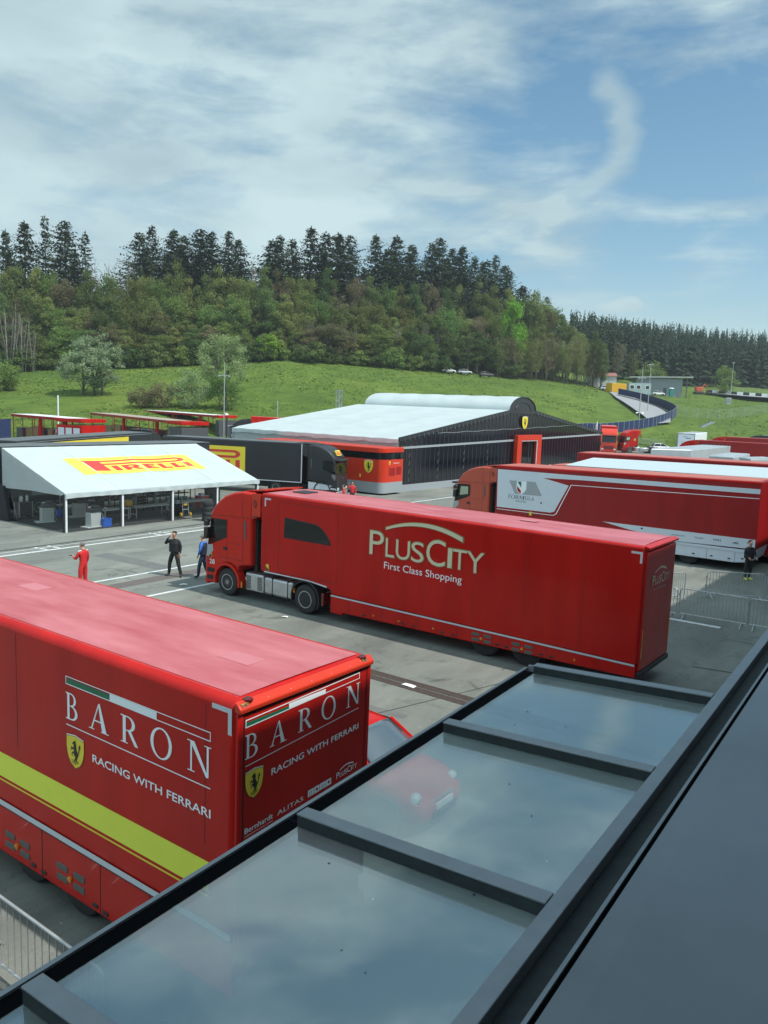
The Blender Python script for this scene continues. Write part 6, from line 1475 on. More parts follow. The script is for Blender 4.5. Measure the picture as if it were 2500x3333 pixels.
ub = thing('utility_box', 'small grey utility cabinet on the grass bank beneath the track', 'cabinet', pol(.413, 246), YAW); mb = MB(); mb.box(-.7, .7, -.5, .5, 0, 1.9); mb.build('cabinet_body', M['machine'], ub, bevel=.05); mb = MB(); mb.box(-.6, .6, -.53, -.501, .3, 1.7); mb.build('cabinet_door', M['bldg_grey'], ub)
cy = thing('shipping_container', 'yellow shipping container standing above the slip road', 'container', pol(.2715, 251), YAW+.55); cy.location.z += .4
mb = MB(); mb.box(-.2, 6.1, 0, 2.5, 0, 2.75); mb.build('container_shell', M['container_yellow'], cy, bevel=.03)
mb = MB()
for k in range(20): mb.box(.1+k*.3, .22+k*.3, -.04, .0, .25, 2.5)
mb.build('corrugation', M['container_yellow'], cy); mb = MB(); mb.box(-.26, -.201, .1, 2.4, .15, 2.6); mb.build('container_door', M['yellow_plastic'], cy)
gbld = thing('track_building', 'long low grey building with a flat overhanging roof by the dark wood', 'building', pol(.300, 268), YAW-.12)
gbld.location.z = 14.2
mb = MB(); mb.box(0, 14.5, 0, 8, -1.5, 4.6); mb.build('wall', M['bldg_grey'], gbld)
mb = MB(); mb.hexa([(-2.5, -1.2, 4.55), (17.5, -1.2, 5.15), (17.5, 9, 5.15), (-2.5, 9, 4.55), (-2.5, -1.2, 4.85), (17.5, -1.2, 5.45), (17.5, 9, 5.45), (-2.5, 9, 4.85)]); mb.build('roof', M['machine'], gbld)
mb = MB(); mb.box(15.5, 15.8, -1.0, -.7, -1.5, 5.1); mb.build('corner_post', M['machine_dark'], gbld)
mb = MB(); mb.box(8.6, 9.6, -.05, 0, -1, 1.6); mb.build('door', M['machine_dark'], gbld)
wn = thing('site_cabin', 'pale site cabin with two white windows in front of the grey building', 'cabin', pol(.291, 258), YAW); wn.location.z += .5
mb = MB(); mb.box(0, 7, 0, 2.5, -.5, 2.9); mb.build('cabin_wall', mat('pale_teal_cabin', (.30, .40, .40), .6), wn, bevel=.03)
mb = MB()
for x in (.4, 2.4, 5.2): mb.box(x, x+1.4, -.04, 0, 1.0, 2.3)
wfr = mb.build('window_frame', M['white'], wn); mb = MB()
for x in (.55, 2.55, 5.35): mb.box(x, x+1.1, -.06, -.041, 1.15, 2.15)
mb.build('window_pane', M['glass_dark'], wfr)
tl_ = thing('portable_toilet', 'teal portable toilet with a white roof beside the grey building', 'toilet', pol(.343, 262), YAW); tl_.location.z += .6
mb = MB(); mb.box(-.6, .6, -.6, .6, -.3, 2.1); mb.build('cubicle', M['teal'], tl_, bevel=.04); mb = MB(); mb.lathe([(.85, 0), (.8, .12), (.4, .28), (0, .30)], (0, 0, 2.1), 'z', 14); mb.build('roof', M['white'], tl_, smooth=True); mb = MB(); mb.box(-.45, .45, -.63, -.601, 0, 1.9); mb.build('door', M['teal'], tl_, bevel=.02)
wh = thing('wooden_hut', 'small white walled hut with a red roof beside the cypress at the wood end', 'hut', pol(.243, 262), YAW); wh.location.z += .3
mb = MB(); mb.box(0, 8.5, 0, 4, -1, 2.9); mb.build('wall', M['machine'], wh); mb = MB(); mb.prism([(-.4, 2.85), (2, 4.0), (4.4, 2.85)], 'x', -.3, 8.8); mb.build('roof', mat('tile_roof', (.24, .10, .075), .8), wh); mb = MB()
for x in (1.2, 3.6, 6): mb.box(x, x+.06, -.02, 0, -1, 2.9)
mb.build('wall_joint', M['machine_dark'], wh)
dg_ = thing('excavator', 'orange digger parked by the dark wood beside the grey building', 'digger', pol(.376, 285), YAW); dg_.location.z += .4
mb = MB(); mb.box(-1.2, 1.2, -.8, .8, .9, 2.4); mb.build('digger_body', M['orange'], dg_, bevel=.15, seg=3); mb = MB(); mb.box(-1.6, 1.6, -1, -.5, 0, .8); mb.box(-1.6, 1.6, .5, 1, 0, .8); mb.build('track', M['rubber'], dg_, bevel=.3, seg=3); mb = MB(); mb.tube([(1, 0, 1.6), (1.9, 0, 3.6), (3.0, 0, 2.6), (2.9, 0, 1.0)], [.25, .22, .18, .12], 8); mb.build('digger_arm', M['orange'], dg_); mb = MB(); mb.box(-.6, .6, -.6, .6, 2.4, 3.6); mb.build('driver_cabin', M['glass_dark'], dg_, bevel=.1)

# ------------------------------------------------------------------ cars
def make_car(label, loc, rz, paint, L=4.2, Wd=1.78, H=1.45, group=None, hatch=True, name='parked_car', z=0.):
    r = thing(name, label, 'car', (loc[0], loc[1], z), rz, group)       # nose towards local +x
    st_ = [(-.5, .42, .62, .66), (-.485, .30, .88, .82), (-.42, .24, .95, .93), (-.30, .20, .97, .985), (-.1, .19, .96, 1.0), (.12, .19, .95, 1.0), (.24, .19, .95, .985), (.36, .20, .90, .955), (.44, .22, .80, .89), (.485, .26, .66, .76), (.5, .36, .52, .60)]
    mb = MB(); n = 14; hw = Wd/2
    for k, (u, zb, zt, w) in enumerate(st_):
        for j in range(n):
            a = 2*math.pi*j/n + math.pi/n; cx, sz = math.cos(a), math.sin(a)
            px = math.copysign(abs(cx)**.42, cx); pz = math.copysign(abs(sz)**.55, sz)
            mb.v.append((u*L, px*hw*w, (zb+zt)/2 + pz*(zt-zb)/2))
    for k in range(len(st_)-1):
        for j in range(n): mb.f.append((k*n+j, k*n+(j+1) % n, (k+1)*n+(j+1) % n, (k+1)*n+j)); mb.m.append(0)
    mb.f.append(tuple(range(n))); mb.f.append(tuple(range((len(st_)-1)*n, len(st_)*n))); mb.m += [0, 0]
    o = mb.build('body', paint, r, smooth=True, angle=60); ss = o.modifiers.new('s', 'SUBSURF'); ss.levels = ss.render_levels = 2
    mb = MB()
    xs = [(-.45 if hatch else -.36, .93, .80), (-.34 if hatch else -.22, H, .64), (-.08, H+.015, .68), (.06, H-.03, .67), (.235, .95, .80)]
    for (u, z_, w) in xs: mb.v += [(u*L, -hw*w, z_), (u*L, hw*w, z_)]
    base = [(-.44 if hatch else -.36, .80), (-.34, .90), (-.08, .92), (.06, .91), (.245, .84)]
    roof = MB(); roof.grid(lambda u, v: ((-.345+.41*u)*L if hatch else (-.22+.28*u)*L, (-.655+1.31*v)*hw, H - .05*(2*u-1)**2 - .05*(2*v-1)**2 + .02), 10, 8)
    ro = roof.build('car_roof', paint, r, smooth=True, angle=180); sm = ro.modifiers.new('t', 'SOLIDIFY'); sm.thickness = .03; sm.offset = -1
    def pane(name, c4, m=M['glass_dark'], bow=0.):
        g_ = MB(); a, b_, c_, d_ = [Vector(q) for q in c4]; nn = (b_-a).cross(d_-a).normalized()
        g_.grid(lambda u, v: (a*(1-u)+b_*u)*(1-v) + (d_*(1-u)+c_*u)*v + nn*bow*(1-(2*u-1)**2), 8, 6); q = g_.build(name, m, r, smooth=True, angle=180, normals=False); s_ = q.modifiers.new('t', 'SOLIDIFY'); s_.thickness = .012; return q
    xr0, xr1 = ((-.345)*L if hatch else -.22*L), .065*L
    pane('windscreen', [(.255*L, -hw*.82, .93), (.255*L, hw*.82, .93), (xr1-.02, hw*.64, H-.055), (xr1-.02, -hw*.64, H-.055)], m=M['car_glass'], bow=.07)
    pane('rear_window', [((-.46 if hatch else -.37)*L, hw*.78, .93), ((-.46 if hatch else -.37)*L, -hw*.78, .93), (xr0+.02, -hw*.62, H-.055), (xr0+.02, hw*.62, H-.055)], bow=.04)
    for s_ in (-1, 1):
        c4 = [((-.44 if hatch else -.35)*L, s_*hw*.88, .93), (.235*L, s_*hw*.88, .93), (xr1, s_*hw*.655, H-.05), (xr0, s_*hw*.655, H-.05)]
        pane('side_window', c4 if s_ < 0 else [c4[1], c4[0], c4[3], c4[2]])
        g_ = MB()
        for a, b_ in ((c4[1], c4[2]), (c4[0], c4[3]), ((-.09*L, s_*hw*.885, .93), (-.1*L, s_*hw*.66, H-.04))): g_.tube([Vector(a)+Vector((0, s_*.006, 0)), Vector(b_)+Vector((0, s_*.006, 0))], .035, 6)
        g_.build('pillar', paint, r)
        g_ = MB(); g_.lathe([(.0, -.13), (.08, -.10), (.105, 0), (.08, .08), (0, .10)], (.20*L, s_*(hw+.07), 1.0), 'x', 12); g_.build('door_mirror', paint, r, smooth=True)
        for u in (-.30, .31):
            g_ = MB(); g_.lathe([(.20, -s_*-.0), (.29, 0), (.315, -s_*.04), (.315, -s_*.16), (.29, -s_*.2), (.2, -s_*.2)], (u*L, s_*(hw-.02+.03), .315), 'y', 24); w_ = g_.build('wheel', M['rubber'], r, smooth=True)
            g_ = MB(); g_.lathe([(.205, -s_*.03), (.20, -s_*.06), (.0, -s_*.05)], (u*L, s_*(hw+.01), .315), 'y', 20)
            for k in range(10): a = k*.628; g_.hexa([(u*L+.04*math.cos(a+q1)+x_*math.cos(a), s_*(hw+y_), .315+.04*math.sin(a+q1)+x_*math.sin(a)) for y_, x_, q1 in ((-.03, 0, -1.57), (-.03, .19, -1.57), (-.03, .19, 1.57), (-.03, 0, 1.57), (-.002, 0, -1.57), (-.002, .19, -1.57), (-.002, .19, 1.57), (-.002, 0, 1.57))])
            g_.build('rim', M['machine_dark'] if paint is M['red'] else M['alu'], w_)
            g_ = MB(); g_.lathe([(.0, 0), (.36, 0), (.37, -s_*.05)], (u*L, s_*(hw-.015), .33), 'y', 24); g_.build('wheel_well', M['dark'], r)
        g_ = MB(); g_.lathe([(.0, .055), (.09, .045), (.135, .0), (.14, -.05), (.10, -.12)], (.447*L, s_*hw*.66, .66), 'x', 18); hl = g_.build('headlight', M['lamp_glass'], r, smooth=True)
        g_ = MB(); g_.lathe([(.06, .058), (.075, .07), (.05, .075), (0, .07)], (.447*L, s_*hw*.66, .66), 'x', 16); g_.build('lamp_ring', M['chrome'], hl, smooth=True)
        g_ = MB(); g_.lathe([(.0, .03), (.055, .02), (.06, -.05)], (.475*L, s_*hw*.62, .40), 'x', 12); g_.build('fog_light', M['lamp_glass'], r)
        g_ = MB(); g_.box(-.503*L, -.47*L, s_*hw*.70-.09, s_*hw*.70+.09, .62, .82); g_.build('tail_lamp', M['red_lens'], r, bevel=.03)
    g_ = MB(); g_.box(.487*L, .505*L, -hw*.42, hw*.42, .30, .44); g_.build('lower_grille', M['plastic'], r, bevel=.01)
    g_ = MB(); g_.box(.484*L, .503*L, -.26, .26, .455, .56); g_.build('number_plate', M['white'], r)
    g_ = MB(); g_.box(.478*L, .496*L, -hw*.34, hw*.34, .60, .63); g_.build('chrome_bar', M['chrome'], r)
    return r
car = make_car('red hatchback parked between the nearest truck and the glass canopy', (-8.75, 11.55), 0, M['red'], L=3.75, Wd=1.75, H=1.48)
g_ = MB(); g_.poly([(.03, -.25, 1.13), (.22, -.62, 1.0), (.5, -.55, .95), (.30, -.1, 1.07)]); 
def small_car(label, t, d, rz, paint): p = pol(t, d); c_ = make_car(label, (p.x, p.y), rz, paint, group=None, z=p.z+.15); return c_
small_car('white car parked at the wood edge, leftmost of the three on the meadow', .0712, 227, YAW+.2, M['white'])
small_car('silver car parked at the wood edge, middle one of the three on the meadow', .0912, 230, YAW+.2, M['silver'])
small_car('dark car parked at the wood edge, rightmost of the three on the meadow', .117, 232, YAW+.3, M['machine_dark'])
small_car('silver car parked behind the solo red cab', .296, 161, YAW+.1, M['silver']); small_car('white car parked among the trucks right of the solo red cab', .336, 163, YAW+.1, M['white'])
small_car('white van like car parked in front of the grey building', .327, 262, YAW+.1, M['white'])
small_car('pale car parked beside the yellow container', .2625, 256, YAW+.3, M['silver'])
# solo cab and the truck facing the camera
sc_ = thing('tractor_unit', 'solo red truck cab without a trailer on the far side of the lot', 'truck', pol(.3095, 151), YAW+.12); sc_.scale = (1.14, 1.14, 1.08)
cab(sc_, -.3, M['red'], number=None, sticker=False, windows='clear'); chassis(sc_, -.3)
emblem(sc_, rq(-1.0, -.7, 2.1, 2.5), side_map(-.02), .01, False)
rt = thing('race_truck', 'red articulated truck facing the lot at the far corner of the marquee', 'truck', pol(.2715, 150), 0)
rt.rotation_euler = (0, 0, YAW + math.radians(90) - math.radians(14)); rt.scale = (1.12, 1.12, 1.12)
trailer_box(rt, [(13, 1), (13, 4.3), (0, 4.3), (0, 1)], 2.6, M['red'], y0=-1.3); cab(rt, -.45, M['red_orange'], y0=-1.25, number=None, side_fin=False); chassis(rt, -.45, -1.25, tanks=False)
mb = MB(); mb.box(.1, 12.9, -1.2, 1.2, 4.28, 4.31); mb.build('roof', M['roof_red'], rt)
sd = thing('satellite_dish', 'white satellite dish on top of the hospitality unit at the marquee end', 'satellite dish', (-41.0, 102.2, 4.48), math.radians(20))
mb = MB(); mb.tube([(0, 0, 0), (0, 0, .7)], .06, 8); mb.tube([(0, 0, .35), (.5, .4, 0)], .04, 6); mb.build('dish_mount', M['steel'], sd)
mb = MB(); mb.lathe([(.0, -.10), (.3, -.07), (.55, .02), (.68, .10), (.69, .13), (.55, .05), (.3, -.04), (0, -.07)], (.15, 0, .95), 'x', 20); mb.build('dish', M['white'], sd, smooth=True)

# ------------------------------------------------------------------ crowd barriers
def make_barrier(label, x, y, rz, grp, L=2.3):
    r = thing('crowd_barrier', label, 'barrier', (x, y, 0), rz, grp); c = .12
    pts = [(0, 0, .16), (0, 0, 1.1-c)] + [(c-c*math.cos(a*math.pi/12), 0, 1.1-c+c*math.sin(a*math.pi/12)) for a in range(1, 6)] + [(c, 0, 1.1), (L-c, 0, 1.1)] + [(L-c+c*math.sin(a*math.pi/12), 0, 1.1-c+c*math.cos(a*math.pi/12)) for a in range(1, 6)] + [(L, 0, 1.1-c), (L, 0, .16)]
    mb = MB(); mb.tube(pts, .020, 8); mb.tube([(0, 0, .18), (L, 0, .18)], .018, 8); mb.build('tube_frame', M['steel'], r, smooth=True)
    mb = MB(); n = 19
    for k in range(1, n): mb.tube([(L*k/n, 0, .18), (L*k/n, 0, 1.1)], .0085, 6)
    mb.build('upright_bar', M['steel'], r)
    for x_ in (.18, L-.18):
        mb = MB(); mb.tube([(x_, -.34, .01), (x_, -.30, .06), (x_, 0, .17), (x_, .30, .06), (x_, .34, .01)], .018, 6); mb.build('foot', M['steel'], r)
    mb = MB(); mb.box(-.05, -.02, -.015, .015, .5, .56); mb.box(-.05, -.02, -.015, .015, .85, .91); mb.build('hook', M['steel'], r)
    return r
make_barrier('galvanised crowd barrier standing beside the nearest red truck', -9.95, 4.85, 0, None, 2.9)
make_barrier('galvanised crowd barrier on the left, running on out of the picture beyond the first', -12.45, 4.83, 0, None, 2.3)
B1 = 'crowd barriers behind the cream lettered truck'
for k, (x, y, rz, lab) in enumerate(((-10.62, 29.55, .05, 'grey crowd barrier half hidden behind the rear of the cream lettered truck'), (-8.27, 29.80, .06, 'grey crowd barrier in the near row, first right of the cream lettered truck'), (-5.93, 29.98, .07, 'grey crowd barrier at the right edge of the near row'),
        (-10.1, 31.0, 1.08, 'grey crowd barrier of the far row, partly behind the truck rear'), (-8.42, 33.9, .56, 'grey crowd barrier turning the corner in the far row'), (-6.40, 35.2, .2, 'grey crowd barrier at the right end of the far row'))):
    make_barrier(lab, x, y, rz, B1, 2.3)
mb = MB(); mb.box(-9.2, -6.7, 29.28, 29.50, .0, .02)
tag(mb.build('kerb_strip', M['paint_line']), kind='structure')
# ------------------------------------------------------------------ people
def person(label, loc, rz, J, top, legs, hair, shoes=None, sleeve=None, scale=1.0, fingers=True):
    """J: joint overrides. The figure faces local +y, its right is +x."""
    r = thing('person', label, 'person', loc, rz); r.scale = (scale,)*3
    D = dict(pel=(0, 0, .96), sp=(0, .0, 1.10), ch=(0, .0, 1.30), nb=(0, -.01, 1.465), nk=(0, .01, 1.535), hd0=(0, .03, 1.60), hd1=(0, .025, 1.68), hd2=(0, .01, 1.755), nose=(0, .125, 1.655),
             shR=(.17, -.01, 1.435), elR=(.24, -.03, 1.15), wrR=(.25, .06, .91), shL=(-.17, -.01, 1.435), elL=(-.24, -.03, 1.15), wrL=(-.25, .06, .91),
             hpR=(.095, 0, .90), knR=(.11, .02, .50), anR=(.12, -.02, .085), toR=(.14, .16, .035), hpL=(-.095, 0, .90), knL=(-.11, .02, .50), anL=(-.12, -.02, .085), toL=(-.14, .16, .035))
    D.update(J)
    h_ = Vector(D['hd1']); D['nose'] = tuple(h_ + (Vector(D['nose'])-h_).normalized()*.104)
    R_ = dict(pel=.135, sp=.125, ch=.150, nb=.096, nk=.068, hd0=.080, hd1=.098, hd2=.078, nose=.013, sh=.078, el=.053, wr=.034, hp=.108, kn=.078, an=.060, to=.040)
    names = list(D); vs = [Vector(D[k]) for k in names]; ix = {k: i for i, k in enumerate(names)}
    rad = [R_.get(k, R_.get(k[:2], .05)) for k in names]
    E_ = [('pel', 'sp'), ('sp', 'ch'), ('ch', 'nb'), ('nb', 'nk'), ('nk', 'hd0'), ('hd0', 'hd1'), ('hd1', 'hd2'), ('hd1', 'nose')]
    for s in 'RL': E_ += [('ch', 'sh'+s), ('sh'+s, 'el'+s), ('el'+s, 'wr'+s), ('pel', 'hp'+s), ('hp'+s, 'kn'+s), ('kn'+s, 'an'+s), ('an'+s, 'to'+s)]
    E_ = [(ix[a], ix[b]) for a, b in E_]
    tags = {k: k for k in names}; vt = list(names)
    for s in 'RL':       # palm, four fingers and a thumb
        w = Vector(D['wr'+s]); e = Vector(D['el'+s]); d = (w-e).normalized(); side = d.cross(Vector((0, 1, 0))); side = side.normalized() if side.length > .1 else Vector((1, 0, 0)); curl = d.cross(side).normalized()
        pi_ = len(vs); vs.append(w + d*.055); rad.append(.033); vt.append('hand'); E_.append((ix['wr'+s], pi_))
        k0 = len(vs); vs.append(w + d*.09); rad.append(.030); vt.append('hand'); E_.append((pi_, k0))
        for j, (off, ln) in enumerate(((-.030, .060), (-.010, .072), (.010, .068), (.028, .052))):
            a = len(vs); vs.append(w + d*(.095+ln*.5) + side*off + curl*.008); rad.append(.0095); vt.append('hand'); E_.append((k0, a))
            vs.append(w + d*(.09+ln) + side*off*1.05 + curl*.03); rad.append(.0075); vt.append('hand'); E_.append((a, a+1))
        a = len(vs); vs.append(w + d*.06 + side*.045 + curl*.015); rad.append(.011); vt.append('hand'); E_.append((pi_, a)); vs.append(w + d*.10 + side*.058 + curl*.025); rad.append(.008); vt.append('hand'); E_.append((a, a+1))
    me = bpy.data.meshes.new('body'); me.from_pydata([tuple(v) for v in vs], E_, [])
    o = bpy.data.objects.new('body', me); COL.objects.link(o)
    sk = o.modifiers.new('skin', 'SKIN'); sk.branch_smoothing = .6
    if not me.skin_vertices: me.skin_vertices.new()
    for i, q in enumerate(rad):
        f = 1.25 if vt[i] in ('pel', 'sp', 'ch') else 1.0
        me.skin_vertices[0].data[i].radius = (q*f, q*(.85 if f > 1 else 1)); me.skin_vertices[0].data[i].use_root = (i == 0)
    o.modifiers.new('sub', 'SUBSURF').levels = 2
    o.modifiers['sub'].render_levels = 2
    dg = bpy.context.evaluated_depsgraph_get(); dg.update(); m2 = bpy.data.meshes.new_from_object(o.evaluated_get(dg)); bpy.data.objects.remove(o)
    segs = [(vs[a], vs[b], vt[a], vt[b]) for a, b in E_]
    mats = [M['skin'], top, legs, shoes or M['plastic'], sleeve or top]
    m2.materials.clear()
    for m in mats: m2.materials.append(m)
    idx = []
    for p in m2.polygons:
        c = p.center; best = None
        for a, b, ta, tb in segs:
            ab = b-a; t = max(0, min(1, (c-a).dot(ab)/max(ab.length_squared, 1e-9))); q = (c-(a+ab*t)).length
            if 'hand' in (ta, tb) and q > .042: continue
            if best is None or q < best[0]: best = (q, ta, tb, t)
        _, ta, tb, t = best
        if 'hand' in (ta, tb) or ta[:2] in ('nk', 'hd') or tb == 'nk' and t > .4: k = 0
        elif ta[:2] == 'el': k = 4 if t < .93 else 0
        elif ta[:2] == 'sh' or ta == 'ch' and tb[:2] == 'sh' and t > .75: k = 4
        elif ta[:2] in ('hp', 'kn') or (ta == 'pel' and (tb[:2] == 'hp' or c.z < .97)): k = 2
        elif ta[:2] == 'an': k = 3
        else: k = 1
        if ta[:2] == 'kn' and t > .93: k = 3
        idx.append(k)
    m2.polygons.foreach_set('material_index', idx); m2.polygons.foreach_set('use_smooth', [True]*len(idx))
    b_ = bpy.data.objects.new('body', m2); COL.objects.link(b_); b_.parent = r
    # hair cap, eyes and ears follow the head joints
    h1, h2, ns = Vector(D['hd1']), Vector(D['hd2']), Vector(D['nose']); up = (h2-h1).normalized(); fw = (ns-h1); fw = (fw-up*fw.dot(up)).normalized(); rt = fw.cross(up)
    mb = MB()
    def hp(u, v):
        th = v*2.15; ph = 2*math.pi*u; lim = 1.0
        q = Vector((math.sin(th)*math.cos(ph), math.sin(th)*math.sin(ph), math.cos(th)))
        if q.y > .25 and q.z < .62: q = Vector((q.x, q.y*.80, max(q.z, .62)))
        return h1 + up*.022 + (rt*q.x*.094 + fw*(q.y*.104-.018) + up*q.z*.100)
    mb.grid(hp, 20, 8); mb.build('hair', hair, r, smooth=True, angle=180)
    mb = MB()
    for s_ in (-1, 1): mb.lathe([(.0, 0), (.007, .003), (.008, .006), (0, .009)], h1 + fw*.086 + rt*.034*s_ + up*.015, 'y', 8)
    mb.build('eye', M['print_black'], r)
    mb = MB()
    for s_ in (-1, 1): mb.lathe([(.0, -.012), (.024, -.008), (.028, 0), (.024, .008), (0, .012)], h1 + rt*.092*s_ - fw*.01 - up*.005, 'x', 10)
    mb.build('ear', M['skin'], r, smooth=True)
    return r
def vest(r, m, puffs=0, open_=False, z0=.98, z1=1.45, wd=.205, dp=.155):
    mb = MB(); n = 28
    def fn(u, v):
        a = 2*math.pi*u; z = z0+(z1-z0)*v; w = wd*(1.0-.28*max(0, v-.72)/.28) ; p = .012*abs(math.sin(v*math.pi*puffs)) if puffs else 0
        return ((w+p)*math.copysign(abs(math.cos(a))**.8, math.cos(a)), (dp+p)*math.copysign(abs(math.sin(a))**.8, math.sin(a))*(1-.25*max(0, v-.7)/.3), z)
    mb.grid(fn, n, 26 if puffs else 10); return mb.build('vest', m, r, smooth=True, angle=180)
SK = M['skin']
# facing: rz = 0 looks along +y (away from the building); camera sits towards -y and +x
p1 = person('man in a black quilted vest holding a hand up to his face', (-26.05, 21.35, .0), YAW + math.pi - .35,
    dict(shR=(.18, 0, 1.43), elR=(.34, .14, 1.28), wrR=(.13, .20, 1.555), elL=(-.26, -.04, 1.17), wrL=(-.27, .02, .92), hpR=(.10, 0, .91), knR=(.19, .05, .50), anR=(.25, 0, .085), toR=(.32, .16, .035), hpL=(-.10, 0, .91), knL=(-.20, .03, .50), anL=(-.29, -.02, .085), toL=(-.38, .13, .035), nose=(.0, .13, 1.66)), M['cloth_black'], M['cloth_trouser'], M['hair_dark'], scale=1.05)
vest(p1, M['cloth_black'], 8)
p2 = person('man in a navy vest over a bright blue shirt standing by the cab bumper', (-25.0, 21.95, 0), YAW + math.radians(78),
    dict(elR=(.25, -.06, 1.16), wrR=(.24, .03, .93), elL=(-.25, .02, 1.17), wrL=(-.22, .12, .95), knR=(.10, -.03, .50), anR=(.11, -.22, .10), toR=(.12, -.05, .035), knL=(-.11, .12, .51), anL=(-.11, .16, .085), toL=(-.11, .34, .035)), M['cloth_blue'], M['cloth_jeans'], M['hair_grey'], scale=1.02)
vest(p2, M['cloth_navy'])
mb = MB(); mb.tube([(-.095, -.02, 1.69), (-.09, .08, 1.69), (-.03, .122, 1.69), (.03, .122, 1.69), (.09, .08, 1.69), (.095, -.02, 1.69)], .006, 5); mb.build('spectacles', M['print_black'], p2)
p3 = person('man in red racing overalls with white stripes looking at a phone', (-26.5, 17.45, 0), YAW + math.radians(62),
    dict(elR=(.25, .02, 1.16), wrR=(.24, .10, .92), elL=(-.24, .10, 1.17), wrL=(-.14, .34, 1.20), hd1=(0, .05, 1.675), hd2=(0, .045, 1.75), nose=(-.02, .145, 1.635)), M['cloth_red'], M['cloth_red'], M['hair_grey'], scale=1.02)
mb = MB()
for s_ in (-1, 1): mb.tube([(s_*.11, -.06, 1.475), (s_*.17, -.03, 1.482), (s_*.215, .0, 1.44)], .016, 6)
mb.build('white_piping', M['print_white'], p3)
ph = thing('phone', 'dark mobile phone held in the hand of the man in red overalls', 'phone', (-26.5, 17.45, 0), YAW + math.radians(62)); ph.scale = (1.02,)*3
mb = MB(); mb.box(-.175, -.10, .40, .55, 1.235, 1.245); mb.build('phone_case', M['print_black'], ph, bevel=.003); mb = MB(); mb.box(-.170, -.105, .405, .545, 1.2455, 1.247); mb.build('phone_screen', M['glass_dark'], ph)
for (x, y, rz, lab, wr) in ((-34.75, 42.9, 2.2, 'person in a red shirt beside the black cab front, nearer the tent', None), (-35.75, 45.1, -2.4, 'person in a red shirt raising an arm in front of the black cab', (.30, .22, 1.55))):
    person(lab, (x, y, 0), rz, dict(elR=(.34, .05, 1.35), wrR=wr) if wr else {}, M['cloth_red'], M['cloth_trouser'], M['hair_dark'])
p6 = person('person in dark clothes standing behind the crowd barriers at the right edge', (-8.0, 39.2, 0), YAW + math.pi + .3, dict(elR=(.27, .04, 1.18), wrR=(.20, .22, 1.05), elL=(-.27, .04, 1.18), wrL=(-.2, .22, 1.05)), M['cloth_black'], M['cloth_trouser'], M['hair_dark'], shoes=M['yellow_green'], scale=1.03)
vest(p6, M['cloth_black'], z1=1.43, wd=.215, dp=.165)
# ------------------------------------------------------------------ trees
def leaf_quads(v, f, c, n, sr, size, g, flat=.75, up=.3):
    for _ in range(n):
        d = Vector((g.gauss(0, 1), g.gauss(0, 1), g.gauss(0, flat))); d = d.normalized()*(g.random()**.45)
        p = c + Vector((d.x*sr, d.y*sr, d.z*sr*flat)); nrm = (d + Vector((g.gauss(0, .5), g.gauss(0, .5), up+g.gauss(0, .5)))).normalized()
        a = nrm.orthogonal().normalized(); b_ = nrm.cross(a); w = g.random()*6.28; a, b_ = a*math.cos(w)+b_*math.sin(w), b_*math.cos(w)-a*math.sin(w); s = size*(.6+.8*g.random()); k = len(v)
        v += [p-a*s, p-b_*s*.55+nrm*s*.15, p+a*s, p+b_*s*.55]; f.append((k, k+1, k+2, k+3))
def mesh_of(name, v, f, m):
    me = bpy.data.meshes.new(name); me.from_pydata([tuple(p) for p in v], [], f); me.materials.append(m); me.update(); return me
def spruce_mesh(seed, H=26, R=3.6, m=None, gap=0., n_br=13):
    g = random.Random(seed); v, f = [], []
    z = H*(.10+.05*g.random()); lop = [1+.22*g.uniform(-1, 1) for _ in range(9)]
    while z < H*.99:
        u = (z-H*.1)/(H*.9); rr = R*min((1-u)**.74, .62)*(.70+.50*g.random()) + .22
        for k in range(max(5, int(n_br*(1-.30*u)))):
            if g.random() < gap: continue
            a = g.random()*6.28; L = rr*(.50+.62*g.random())*lop[int(a*9/6.29)]; dr = Vector((math.cos(a), math.sin(a), 0)); sd = Vector((-dr.y, dr.x, 0))
            droop = .30+.32*(1-u); zz = z+g.uniform(-.35, .35)
            P_ = lambda t: Vector((0, 0, zz)) + dr*L*t + Vector((0, 0, L*(-droop*t + .38*t*t + .25*u*t)))
            nt = max(5, int(L*3.8))
            for i in range(nt):
                t = .12+.88*(i+g.random())/nt; p = P_(t); s = .74*(.5+.7*g.random())*(1.05-.30*t)*(1-.20*u)
                d2 = (dr*g.uniform(.2, 1)+sd*g.uniform(-1.2, 1.2)).normalized(); hang = Vector((0, 0, -s*g.uniform(.35, 1.1))); w = d2.cross(Vector((0, 0, 1)))*s*.30
                k0 = len(v); v += [p-w*.6+Vector((0, 0, .1*s)), p+d2*s*.5-w+hang*.35, p+d2*s+hang*.8, p+d2*s*.5+w+hang*.35]; f.append((k0, k0+1, k0+2, k0+3))
        z += H*.0112*(.8+.5*g.random())*(1-.25*u)+.05
    for _ in range(9):
        a = g.random()*6.28; p = Vector((0, 0, H*(.985+.012*g.random()))); d2 = Vector((math.cos(a)*.16, math.sin(a)*.16, g.uniform(.1, .8))); w = d2.cross(Vector((0, 0, 1)))*.6; k0 = len(v); v += [p-w, p+w, p+d2*.9]; f.append((k0, k0+1, k0+2))
    return mesh_of('spruce_crown', v, f, m)
def trunk_mesh(name, H, r, m, seed=0, lean=.0):
    g = random.Random(seed); mb = MB(); n = 7
    mb.tube([(lean*H*(i/n)**2+g.uniform(-.06, .06), g.uniform(-.06, .06), H*i/n-.4*(i == 0)) for i in range(n+1)], [r*(1.25 if i == 0 else 1-.86*i/n) for i in range(n+1)], 8)
    return mb.mesh(name, m, True)
